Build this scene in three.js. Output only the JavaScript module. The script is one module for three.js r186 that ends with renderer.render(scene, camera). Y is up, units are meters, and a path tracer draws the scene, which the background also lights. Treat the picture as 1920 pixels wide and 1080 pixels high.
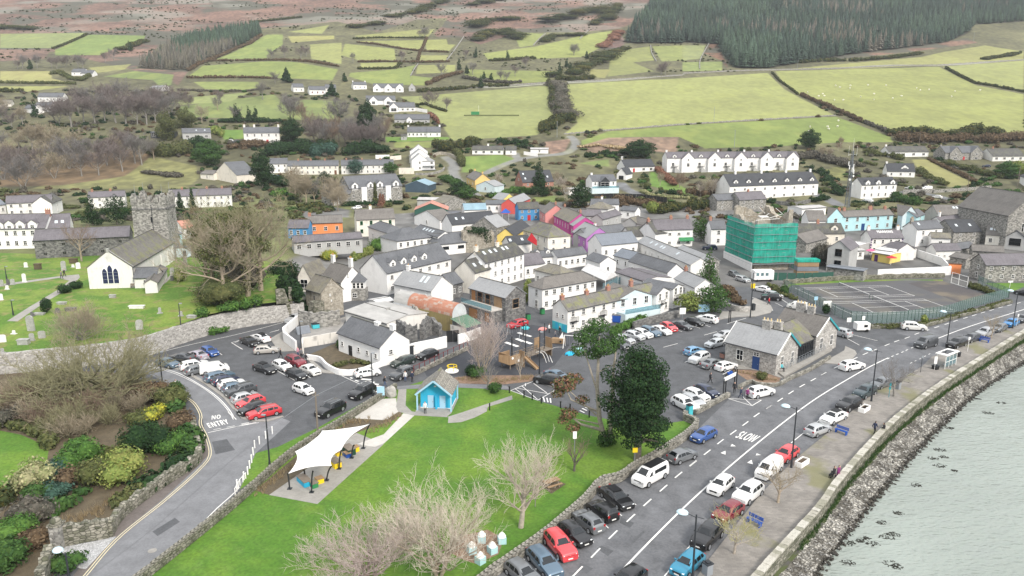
import*as THREE from'three';
import{mergeGeometries,mergeVertices}from'three/addons/utils/BufferGeometryUtils.js';
import{MarchingCubes}from'three/addons/objects/MarchingCubes.js';
import{FontLoader}from'three/addons/loaders/FontLoader.js';

const{cos,sin,PI,floor:flr,round:rnd0,max,min,hypot,abs,atan2}=Math;
// ---------------------------------------------------------------- camera, sky, sun, exposure
const scene=new THREE.Scene();
const camera=new THREE.PerspectiveCamera(42.19,1920/1080,1,9000);
camera.position.set(0,41.5,0);
camera.rotation.set(-13.2*PI/180,0,0);
const renderer=new THREE.WebGLRenderer({antialias:true});
renderer.toneMapping=THREE.LinearToneMapping;
renderer.toneMappingExposure=2.3;
renderer.shadowMap.enabled=true;
{
const w=128,h=64,d=new Float32Array(w*h*4),sun=new THREE.Vector3(0.42,0.62,0.66).normalize(),v=new THREE.Vector3();
for(let j=0;j<h;j++)for(let i=0;i<w;i++){
const th=(j+0.5)/h*PI-PI/2,ph=((i+0.5)/w-0.5)*2*PI,k=(j*w+i)*4;
v.set(cos(th)*cos(ph),sin(th),cos(th)*sin(ph));
const up=max(0,v.y),s=max(0,v.dot(sun));
let L=0.40+0.22*up+0.42*Math.pow(s,5);
if(v.y<0)L=0.3;
d[k]=L*0.97;d[k+1]=L*1.0;d[k+2]=L*1.045;d[k+3]=1;
}
const t=new THREE.DataTexture(d,w,h,THREE.RGBAFormat,THREE.FloatType);
t.mapping=THREE.EquirectangularReflectionMapping;t.magFilter=t.minFilter=THREE.LinearFilter;t.needsUpdate=true;
scene.background=t;scene.environment=t;
const sunLight=new THREE.DirectionalLight(0xfff6ea,1.5);
sunLight.position.set(0.42*400,0.62*400,0.66*400-150);sunLight.target.position.set(0,0,-150);
sunLight.castShadow=true;sunLight.shadow.radius=22;
Object.assign(sunLight.shadow.camera,{left:-260,right:260,top:260,bottom:-260,near:1,far:1500});sunLight.shadow.mapSize.set(2048,2048);
scene.add(sunLight,sunLight.target);
}
scene.fog=new THREE.FogExp2(0xe3e8ec,0.0001);

// ---------------------------------------------------------------- small tools
let SEED=7;
const rnd=()=>{SEED=(SEED+0x6d2b79f5)|0;let t=Math.imul(SEED^(SEED>>>15),1|SEED);t=(t+Math.imul(t^(t>>>7),61|t))^t;return((t^(t>>>14))>>>0)/4294967296;};
const rr=(a,b)=>a+(b-a)*rnd();
const V=(x,y,z)=>new THREE.Vector3(x,y,z);
const ssm=(a,b,x)=>{const t=min(1,max(0,(x-a)/(b-a)));return t*t*(3-2*t);};
const ramp=(d,a,w)=>d<a-w?0:d>a+w?d-a:(d-a+w)**2/(4*w);
const inPoly=(x,z,P)=>{let r=false;for(let i=0,j=P.length-1;i<P.length;j=i++)if((P[i][1]>z)!==(P[j][1]>z)&&x<(P[j][0]-P[i][0])*(z-P[i][1])/(P[j][1]-P[i][1])+P[i][0])r=!r;return r;};
const CHURCHYARD=[[-42.83,-148.69],[-51.54,-144.54],[-58.11,-137.96],[-61.07,-132.39],[-66.06,-122.97],[-106.06,-108.97],[-160,-100],[-160,-178],[-56,-178],[-52,-160]];
const mound=(x,z)=>3.1+1.2*ssm(118,150,-z);
function landBase(x,z){
const d=-z,dd=d+35*ssm(60,260,-x);
let b=.03*ramp(dd,195,15)+.03*ramp(dd,300,20)+.14*ramp(dd,410,40)+.10*ramp(d,950,150);
if(d>=178)b+=4.3*ssm(48,66,-x)*(1-ssm(215,330,d));
return b;
}
function ground(x,z){if(-z<178&&inPoly(x,z,CHURCHYARD))return mound(x,z);return landBase(x,z);}

const hsh=(x,y)=>{let n=Math.imul(x|0,374761393)^Math.imul(y|0,668265263);n=Math.imul(n^(n>>>13),1274126177);return((n^(n>>>16))>>>0)/4294967296;};
function vnoise(x,y,p){
const xi=flr(x),yi=flr(y),fx=x-xi,fy=y-yi,u=fx*fx*(3-2*fx),v=fy*fy*(3-2*fy);
const m=(a)=>p?((a%p)+p)%p:a;
const a=hsh(m(xi),m(yi)),b=hsh(m(xi+1),m(yi)),c=hsh(m(xi),m(yi+1)),d=hsh(m(xi+1),m(yi+1));
return a+(b-a)*u+(c-a)*v+(a-b-c+d)*u*v;
}
const fbm=(x,y,o=4,p)=>{let s=0,a=.5,f=1;for(let i=0;i<o;i++){s+=a*vnoise(x*f+i*17,y*f+i*31,p?p*f:0);a*=.5;f*=2;}return s/(1-Math.pow(.5,o));};

// ---------------------------------------------------------------- textures (colour of the matter only)
const clamp8=(v)=>max(0,min(255,v));
const toS=(l)=>255*(l<=0.0031308?12.92*l:1.055*Math.pow(l,1/2.4)-0.055);
function tex(n,size,fn,colour=true){
const d=new Uint8Array(n*n*4);
for(let j=0;j<n;j++)for(let i=0;i<n;i++){
const c=fn(i/n,j/n),k=(j*n+i)*4;
if(colour){d[k]=clamp8(toS(c[0]));d[k+1]=clamp8(toS(c[1]));d[k+2]=clamp8(toS(c[2]));}else d[k]=d[k+1]=d[k+2]=clamp8(c*255);
d[k+3]=255;
}
const t=new THREE.DataTexture(d,n,n);t.wrapS=t.wrapT=THREE.RepeatWrapping;t.magFilter=THREE.LinearFilter;t.minFilter=THREE.LinearMipmapLinearFilter;t.generateMipmaps=true;
if(colour)t.colorSpace=THREE.SRGBColorSpace;
t.repeat.set(1/size,1/size);t.needsUpdate=true;return t;
}
const mulc=(c,k)=>[c[0]*k,c[1]*k,c[2]*k],mixc=(a,b,t)=>[a[0]+(b[0]-a[0])*t,a[1]+(b[1]-a[1])*t,a[2]+(b[2]-a[2])*t];
function stoneCells(u,v,n,sx=1){
const X=u*n,Y=v*n*sx,xi=flr(X),yi=flr(Y);let d1=9,d2=9,id=0;
for(let j=-1;j<=1;j++)for(let i=-1;i<=1;i++){
const cx=((xi+i)%n+n)%n,ny=rnd0(n*sx),cy=((yi+j)%ny+ny)%ny;
const dx=xi+i+.15+.7*hsh(cx,cy)-X,dy=yi+j+.15+.7*hsh(cx+91,cy+7)-Y,q=dx*dx+dy*dy;
if(q<d1){d2=d1;d1=q;id=hsh(cx+5,cy+77);}else if(q<d2)d2=q;
}
return[Math.sqrt(d2)-Math.sqrt(d1),id];
}
const rgb=(...c)=>new THREE.Color().setRGB(...c),fba=(a,n)=>new THREE.Float32BufferAttribute(a,n),geom=()=>new THREE.BufferGeometry();
const cache0={},memo0=(k,f)=>cache0[k]||(cache0[k]=f());
const std=(o)=>new THREE.MeshStandardMaterial({roughness:.9,metalness:0,...o});
function speckled(c,size,amount,freq,n=256,coarse=.5){
return tex(n,size,(u,v)=>mulc(c,1+amount*(coarse*2*(fbm(u*8,v*8,3,8)-.5)+(1-coarse)*2*(fbm(u*freq,v*freq,2,freq)-.5))));
}
const M={};

M.asphalt=std({map:speckled([.088,.091,.097],9,.45,64,512,.55),roughness:.85});
M.asphaltPale=std({map:speckled([.185,.188,.197],9,.34,64,512,.6),roughness:.85});
M.rubber=std({map:speckled([.05,.053,.062],6,.3,64),roughness:.9});
M.court=std({map:tex(512,30,(u,v)=>mixc([.085,.085,.092],[.13,.12,.1],ssm(.45,.75,fbm(u*6,v*6,4,6))*.7+.2*fbm(u*64,v*64,1,64)))});
M.courtWorn=std({map:tex(512,22,(u,v)=>mixc([.075,.068,.068],[.16,.135,.1],ssm(.42,.7,fbm(u*4,v*4,5,4))))});
M.concrete=std({map:speckled([.31,.295,.27],7,.26,32,256,.6)});
M.concretePale=std({map:speckled([.52,.495,.455],7,.16,32,256,.6)});
M.roadGrey=std({map:speckled([.135,.138,.146],11,.5,64,512,.6),roughness:.85});
M.paving=std({map:tex(1024,24,(u,v)=>{const n=96,r=flr(v*n),x=u*48+(r&1)*.5,id=hsh(flr(x)%48,r),j=(x%1<.05||(v*n)%1<.09)?.84:1,g=fbm(u*6,v*6,5,6),q=mulc(mixc([.20,.185,.168],[.26,.24,.215],id),j*(.7+.6*fbm(u*14+4,v*14,4,14)));return mixc(q,[.19,.185,.085],.75*ssm(.55,.75,g));})});
M.moss=std({map:speckled([.13,.15,.065],3,.5,32)});
M.lawn=std({map:tex(1024,34,(u,v)=>{const a=fbm(u*7,v*7,4,7),b=fbm(u*150,v*150,2,150),st=.5+.5*sin((u*.8+v)*PI*2*14+3*a);return mulc(mixc(mixc([.068,.165,.014],[.118,.21,.02],ssm(.3,.7,a)),[.145,.225,.05],.25*ssm(.55,.85,fbm(u*23+3,v*23,3,23))+.07*st),.72+.56*b);}),roughness:1});
M.churchGrass=std({map:tex(1024,40,(u,v)=>{const a=fbm(u*8,v*8,4,8),b=fbm(u*130,v*130,2,130),q=fbm(u*20+9,v*20,3,20);return mulc(mixc(mixc([.085,.175,.018],[.165,.235,.036],ssm(.35,.65,a)),[.21,.2,.07],.8*ssm(.58,.78,q)),.72+.56*b);}),roughness:1});
M.soil=std({map:speckled([.10,.07,.045],4,.6,64)});
M.mulch=std({map:speckled([.23,.15,.10],3,.7,64)});
M.litter=std({map:speckled([.105,.082,.05],5,.6,64)});
M.cobble=std({map:tex(256,2.4,(u,v)=>{const[e,id]=stoneCells(u,v,14);return mulc([.5,.5,.5],e<.1?.5:.7+.5*id);}),bumpMap:tex(256,2.4,(u,v)=>min(1,stoneCells(u,v,14)[0]*3),false),bumpScale:.02});
M.yard=std({map:speckled([.30,.285,.265],8,.3,32,256,.7)});
M.paint=std({map:speckled([.78,.77,.74],3,.16,48),roughness:.7});
M.paintYellow=std({map:speckled([.70,.62,.42],3,.2,48),roughness:.7});

const rubble=(size,n,A,B,joint,bump=.04)=>std({
map:tex(512,size,(u,v)=>{const[e,id]=stoneCells(u,v,n,1.5),g=fbm(u*12,v*12,4,12);return mulc(mixc(mixc(A,B,id),joint,1-ssm(.03,.12,e)),.62+.76*g);}),
bumpMap:memo0('rb'+size+n,()=>tex(512,size,(u,v)=>min(1,stoneCells(u,v,n,1.5)[0]*3.5),false)),bumpScale:bump});
M.stone=rubble(5,12,[.13,.127,.118],[.40,.385,.35],[.27,.26,.24]);
M.stoneDark=rubble(5,12,[.075,.075,.075],[.24,.235,.225],[.15,.148,.143]);
M.stoneTan=rubble(5,14,[.27,.24,.19],[.44,.40,.33],[.38,.35,.30]);
M.stonePale=rubble(4,13,[.26,.25,.23],[.52,.50,.47],[.46,.44,.41]);
M.stoneWall=rubble(4,9,[.11,.105,.085],[.40,.38,.33],[.15,.145,.12],.07);
M.stoneMoss=rubble(4,9,[.085,.09,.055],[.32,.30,.25],[.09,.09,.065],.08);
M.revet=std({map:tex(1024,12,(u,v)=>{const[e,id]=stoneCells(u,v,34,1),g=fbm(u*5,v*5,4,5);return mulc(mixc(mixc(mixc([.17,.16,.14],[.50,.48,.43],id),[.10,.095,.08],1-ssm(.04,.16,e)),[.075,.068,.055],.85*ssm(.52,.64,g)),.75+.5*fbm(u*30,v*30,2,30));}),bumpMap:tex(512,12,(u,v)=>min(1,stoneCells(u,v,34,1)[0]*3),false),bumpScale:.14});
M.revetWeed=rubble(6,12,[.035,.032,.026],[.13,.115,.09],[.03,.03,.025],.12);
const copeMap=speckled([.8,.8,.8],3,.4,40),cope=(r,g,b)=>std({color:rgb(r/.8,g/.8,b/.8),map:copeMap});
M.coping=cope(.40,.38,.32);M.copingDull=cope(.29,.28,.22);M.copingPale=cope(.50,.48,.42);
const stain=(a)=>memo0('st'+a,()=>tex(256,9,(u,v)=>{const g=fbm(u*6,v*6,4,6),st=fbm(u*40,v*4+3,3,40),k=1-a*.8*ssm(.5,.85,g)-a*ssm(.6,.9,st)*.8-.05*fbm(u*90,v*90,1,90);return[k,k,k];}));
const render=(c,a=.14)=>std({color:rgb(...c),map:stain(a<.18?.14:a<.4?.22:.55),roughness:.92});
M.white=render([.83,.82,.80]);M.white2=render([.76,.745,.71],.22);M.cream=render([.74,.69,.60],.2);M.creamPale=render([.78,.74,.66],.2);
M.grime=render([.66,.63,.58],.55);M.dash=render([.46,.445,.41],.3);
M.blue=render([.07,.26,.50]);M.orange=render([.80,.27,.10]);M.magenta=render([.50,.075,.28]);M.lilac=render([.48,.21,.52]);M.red=render([.62,.10,.085]);M.pink=render([.66,.28,.26]);
M.yellow=render([.80,.62,.18]);M.ochre=render([.74,.52,.20]);M.turq=render([.44,.68,.72]);M.paleBlue=render([.60,.70,.73]);M.teal=render([.06,.46,.52]);M.cyan=render([.03,.42,.66],.1);M.aqua=render([.12,.62,.70],.1);
M.greyRender=render([.42,.42,.41],.2);M.darkGreen=render([.03,.10,.075]);M.navy=render([.045,.06,.10]);M.brick=std({map:tex(256,2.4,(u,v)=>{const n=32,r=flr(v*n),x=u*10+(r&1)*.5,j=(x%1<.06||(v*n)%1<.16);return j?[.36,.32,.28]:mulc([.36,.13,.085],.7+.6*hsh(flr(x)%10,r));})});
M.timber=std({map:tex(256,3,(u,v)=>mulc([.30,.145,.055],.7+.5*fbm(u*40,v*3,3,40)-(u*16%1<.06?.25:0)))});
M.timberPale=std({map:tex(256,3,(u,v)=>mulc([.31,.205,.115],.7+.5*fbm(u*40,v*3,3,40)))});
M.timberGrey=std({map:tex(256,3,(u,v)=>mulc([.21,.175,.14],.7+.5*fbm(u*40,v*3,3,40)))});

const slateBump=tex(256,6,(u,v)=>.3+.7*(1-(v*28)%1),false);
const slateK=(u,v,a)=>{const n=28,r=flr(v*n),x=u*20+(r&1)*.5,id=hsh(flr(x)%20,r+3),e=(v*n)%1<.1||x%1<.05?.8:1,g=fbm(u*5,v*5,4,5),s=fbm(u*30,v*3+5,3,30);return[e*(1-a*.5+a*id*.6+a*1.1*(g-.5)+a*.9*(s-.5)),s];};
const slateMap=(a)=>memo0('sl'+a,()=>tex(512,6,(u,v)=>{const k=.7*slateK(u,v,a)[0];return[k,k,k];}));
const slate=(c,a=.3,moss=0,mc=[.20,.21,.09])=>moss?std({map:tex(512,6,(u,v)=>{const[k,s]=slateK(u,v,a);return mixc(mulc(c,k),mc,moss*ssm(.42,.7,fbm(u*7+5,v*7,4,7))*(.5+.6*s));}),bumpMap:slateBump,bumpScale:.012,roughness:.72})
:std({color:rgb(...mulc(c,1/.7)),map:slateMap(a<.25?.18:.33),bumpMap:slateBump,bumpScale:.012,roughness:.72});
M.slate=slate([.125,.13,.14],.45);M.slateDark=slate([.05,.053,.06],.45);M.slateBlue=slate([.185,.205,.235],.2);M.slatePale=slate([.31,.315,.32],.16);M.slatePurple=slate([.15,.138,.15],.45);M.slateBrown=slate([.17,.157,.143],.45);M.slateMoss=slate([.165,.155,.14],.4,.8,[.19,.195,.07]);M.slateTan=slate([.195,.18,.15],.4,.35,[.25,.23,.12]);M.slateDull=slate([.09,.087,.082],.4,.25);
M.tileGrey=std({map:tex(256,2.8,(u,v)=>{const n=10,r=flr(v*n),x=u*10+(r&1)*.5;return mulc([.25,.235,.205],((v*n)%1<.14||x%1<.08?.6:1)*(.7+.6*hsh(flr(x)%10,r)));}),bumpMap:tex(256,2.8,(u,v)=>1-(v*10)%1,false),bumpScale:.03});
const corrBump=tex(256,10,(u)=>.5+.5*sin(u*PI*2*60),false);
const corr=(fn)=>std({map:tex(256,10,fn),bumpMap:corrBump,bumpScale:.03,roughness:.6});
M.rust=corr((u,v)=>{const g=fbm(u*6,v*6,5,6),p=hsh(flr(u*12),flr(v*5));return mixc(mixc([.36,.14,.08],[.50,.24,.16],g),[.46,.40,.34],.75*ssm(.52,.68,fbm(u*9+2,v*9,4,9)*.6+p*.4));});
M.corrGrey=corr((u,v)=>mulc([.52,.54,.55],.8+.4*fbm(u*8,v*8,4,8)));
M.corrPale=corr((u,v)=>mulc([.44,.43,.41],.75+.5*fbm(u*5,v*8,4,5)));
M.corrBrown=corr((u,v)=>mixc([.33,.27,.10],[.22,.17,.08],fbm(u*30,v*4,4,30)));
M.corrGreen=corr((u,v)=>mulc([.10,.19,.125],.75+.5*fbm(u*6,v*6,4,6)));
M.corrBlue=corr((u,v)=>mulc([.25,.37,.44],.8+.4*fbm(u*6,v*6,3,6)));M.cladNavy=corr((u,v)=>mulc([.05,.085,.12],.8+.4*fbm(u*6,v*6,3,6)));
M.corrRed=corr((u,v)=>mulc([.52,.24,.18],.75+.5*fbm(u*5,v*5,4,5)));
M.feltPale=std({map:speckled([.46,.45,.44],8,.2,16,256,.8)});M.feltWhite=std({map:speckled([.62,.61,.60],8,.2,16)});M.feltDark=std({map:speckled([.13,.135,.15],8,.3,16)});

M.glass=new THREE.MeshPhysicalMaterial({color:0x0c1116,roughness:.08,metalness:0});
M.glassPale=new THREE.MeshPhysicalMaterial({color:0xb9d2d8,roughness:.05,transmission:.8,thickness:0});
M.skylight=std({color:0xc9d2d6,roughness:.25});
const paint=(c,r=.55)=>std({color:c,roughness:r});
M.pWhite=paint(0xf0efeb);M.pBlack=paint(0x17181b);M.pGrey=paint(0x8c9196);M.pDark=paint(0x2b2f34);M.pBlue=paint(0x1d4fa3);M.pDoorBlue=paint(0x1a3f75);M.pRed=paint(0xb3202a);M.pTeal=paint(0x2f8f98);M.pCyan=paint(0x27a9cf);M.pLtBlue=paint(0x9fc6dc);M.pYellow=paint(0xe7c81e);M.pGreen=paint(0x2f7d4b);M.pDkGreen=paint(0x17432f);M.pPurple=paint(0x4c2a63);M.pBrown=paint(0x6a432a);M.pMaroon=paint(0x6d1a20);M.pPink=paint(0xd05a86);
M.steel=std({color:0x8d9296,roughness:.55,metalness:.2});M.pot=paint(0xb08858,.9);M.potCream=paint(0xd9c394,.9);M.stoneGrey=std({map:speckled([.36,.36,.34],2,.5,32)});M.marble=std({map:speckled([.74,.73,.70],2,.25,32)});M.slab=std({map:speckled([.13,.13,.125],2,.5,32)});

// ---------------------------------------------------------------- meshes, names
const used={};
function numbered(n){const k=used[n]=(used[n]||0)+1;return k===1?n:n+'_'+String(k-1).padStart(3,'0');}
const shade=(o)=>{o.castShadow=o.receiveShadow=true;return o;};
function tag(o,label,category,group,kind){o.userData.label=label;if(category)o.userData.category=category;if(group)o.userData.group=group;if(kind)o.userData.kind=kind;return o;}
function top(o,name){o.name=numbered(name);scene.add(o);return o;}
function thing(name,label,category,x=0,y=0,z=0,turn=0,group){const g=new THREE.Group();g.position.set(x,y,z);g.rotation.y=turn;return tag(top(g,name),label,category,group);}
function part(parent,name,geo,mat,x,y,z,ry){const m=shade(new THREE.Mesh(geo,mat));m.name=name;if(x!==undefined)m.position.set(x,y,z);if(ry)m.rotation.y=ry;parent.add(m);return m;}
function struct(name,geo,mat){const m=shade(new THREE.Mesh(geo,mat));m.userData.kind='structure';return top(m,name);}
function uvBox(g){
g=g.index?g.toNonIndexed():g;const p=g.attributes.position,n=p.count,uv=new Float32Array(n*2),a=V(),b=V(),c=V(),e=V(),f=V();
for(let i=0;i<n;i+=3){
a.fromBufferAttribute(p,i);b.fromBufferAttribute(p,i+1);c.fromBufferAttribute(p,i+2);e.subVectors(b,a);f.subVectors(c,a);e.cross(f).normalize();
const ax=abs(e.x),ay=abs(e.y),az=abs(e.z);
for(let k=0;k<3;k++){
const q=[a,b,c][k];let u,v;
if(ay>.95){u=q.x;v=q.z;}else if(ax>=az){u=q.z;v=q.y/max(.3,Math.sqrt(1-e.y*e.y));}else{u=q.x;v=q.y/max(.3,Math.sqrt(1-e.y*e.y));}
uv[(i+k)*2]=u;uv[(i+k)*2+1]=v;
}
}
g.setAttribute('uv',new THREE.BufferAttribute(uv,2));return g;
}
function soup(list){
const p=[];for(const q of list)for(let i=1;i+1<q.length;i++)p.push(...q[0],...q[i],...q[i+1]);
const g=geom();g.setAttribute('position',fba(p,3));uvBox(g);g.computeVertexNormals();return g;
}
const clean=(g)=>{g=g.index?g.toNonIndexed():g;for(const k of Object.keys(g.attributes))if(!['position','normal','uv'].includes(k))g.deleteAttribute(k);if(!g.attributes.normal)g.computeVertexNormals();if(!g.attributes.uv)uvBox(g);return g;};
const merge=(a)=>a.length===1?a[0]:mergeGeometries(a.map(clean));
function box(w,h,d,x=0,y=0,z=0,ry=0,rz=0,rx=0){const g=new THREE.BoxGeometry(w,h,d);if(rx)g.rotateX(rx);if(rz)g.rotateZ(rz);if(ry)g.rotateY(ry);g.translate(x,y,z);return uvBox(g);}
function bB(w,h,d,x=0,y=0,z=0,ry=0){return box(w,h,d,x,y+h/2,z,ry);}
function cyl(r0,r1,h,x=0,y=0,z=0,n=8){const g=new THREE.CylinderGeometry(r1,r0,h,n);g.translate(x,y+h/2,z);return clean(g);}
function bar(a,b,r,n=6,r2=r){const A=V(...a),B=V(...b),L=A.distanceTo(B),g=new THREE.CylinderGeometry(r2,r,L,n,1);g.translate(0,L/2,0);g.applyQuaternion(new THREE.Quaternion().setFromUnitVectors(V(0,1,0),B.sub(A).normalize()));g.translate(...a);return clean(g);}
const cache={};const memo=(k,f)=>cache[k]||(cache[k]=f());

// ---------------------------------------------------------------- ground sheets
function shG(poly,y){const s=new THREE.Shape(poly.map(([x,z])=>new THREE.Vector2(x,-z)));const g=new THREE.ShapeGeometry(s);g.rotateX(-PI/2);g.translate(0,y,0);return clean(g);}
const sheet=(name,poly,y,mat)=>struct(name,shG(poly,y),mat);
function slabGeo(poly,y0,h){const s=new THREE.Shape(poly.map(([x,z])=>new THREE.Vector2(x,-z)));const g=new THREE.ExtrudeGeometry(s,{depth:h,bevelEnabled:false});g.rotateX(-PI/2);g.translate(0,y0,0);return uvBox(g);}
const slab=(name,poly,y0,h,mat)=>struct(name,slabGeo(poly,y0,h),mat);
function walk_(P,step){const o=[];for(let i=0;i+1<P.length;i++){const[a,b]=[P[i],P[i+1]],L=hypot(b[0]-a[0],b[1]-a[1]),n=max(1,rnd0(L/step));for(let k=0;k<n;k++)o.push([a[0]+(b[0]-a[0])*k/n,a[1]+(b[1]-a[1])*k/n]);}o.push(P[P.length-1]);return o;}
function smooth(P,step=1){const c=new THREE.CatmullRomCurve3(P.map(([x,z])=>V(x,0,z)),false,'centripetal');const n=max(2,rnd0(c.getLength()/step));return c.getSpacedPoints(n).map((p)=>[p.x,p.z]);}
function offs(P,w){return P.map((p,i)=>{const a=P[max(0,i-1)],b=P[min(P.length-1,i+1)],dx=b[0]-a[0],dz=b[1]-a[1],L=hypot(dx,dz)||1;return[p[0]-dz/L*w,p[1]+dx/L*w];});}
function stripGeo(P,w,y){const A=offs(P,-w/2),B=offs(P,w/2),q=[];for(let i=0;i+1<P.length;i++){const h=(p)=>typeof y==='function'?y(p[0],p[1]):y;q.push([[A[i][0],h(A[i]),A[i][1]],[B[i][0],h(B[i]),B[i][1]],[B[i+1][0],h(B[i+1]),B[i+1][1]],[A[i+1][0],h(A[i+1]),A[i+1][1]]].reverse());}return soup(q);}
function patchGeo(poly,cell,hf){
let x0=1e9,x1=-1e9,z0=1e9,z1=-1e9;for(const[x,z]of poly){x0=min(x0,x);x1=max(x1,x);z0=min(z0,z);z1=max(z1,z);}
const cut=(P,ax,v,sg)=>{const o=[];for(let i=0;i<P.length;i++){const a=P[i],b=P[(i+1)%P.length],da=sg*(a[ax]-v),db=sg*(b[ax]-v);if(da>=0)o.push(a);if(da*db<0){const t=da/(da-db);o.push([a[0]+(b[0]-a[0])*t,a[1]+(b[1]-a[1])*t]);}}return o;};
const pos=[];
for(let x=x0;x<x1;x+=cell){const col=cut(cut(poly,0,x,1),0,x+cell,-1);if(col.length<3)continue;
for(let z=z0;z<z1;z+=cell){const c=cut(cut(col,1,z,1),1,z+cell,-1);if(c.length<3)continue;
for(const f of THREE.ShapeUtils.triangulateShape(c.map(([a,b])=>new THREE.Vector2(a,b)),[])){const t=f.map((i)=>c[i]);const ar=(t[1][0]-t[0][0])*(t[2][1]-t[0][1])-(t[2][0]-t[0][0])*(t[1][1]-t[0][1]);if(abs(ar)<1e-6)continue;if(ar>0)t.reverse();for(const[a,b]of t)pos.push(a,hf(a,b),b);}}}
let g=geom();g.setAttribute('position',fba(pos,3));
const uv=new Float32Array(pos.length/3*2);for(let i=0;i<pos.length/3;i++){uv[i*2]=pos[i*3];uv[i*2+1]=pos[i*3+2];}
g.setAttribute('uv',new THREE.BufferAttribute(uv,2));g.computeVertexNormals();return g;
}
const draped=(name,poly,lift,mat,hf=ground,cell=4)=>struct(name,patchGeo(poly,cell,(x,z)=>hf(x,z)+lift),mat);


const SEAWALL=smooth([[10.7,-45.1],[16.2,-53.1],[22.6,-60.9],[33.3,-73.3],[36.3,-77.3],[50.9,-94.3],[64.9,-108.2],[79.9,-121.8],[99.2,-138.9],[117.6,-154.4]],.7);
const WATERLINE=smooth([[15.6,-47.8],[23.4,-58.1],[30.2,-66.5],[33.8,-70.7],[41.4,-79.3],[53.2,-92.2],[63.6,-103.2],[77,-116.6],[82.2,-120.9],[94.7,-131.4],[115.3,-147.4]],1.5);
{
const land=[[-230,-15],...SEAWALL.filter((p,i)=>i%3===0),SEAWALL[SEAWALL.length-1],[150,-178],[-230,-178]];
struct('ground',shG(land,0),M.asphalt);
}
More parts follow.
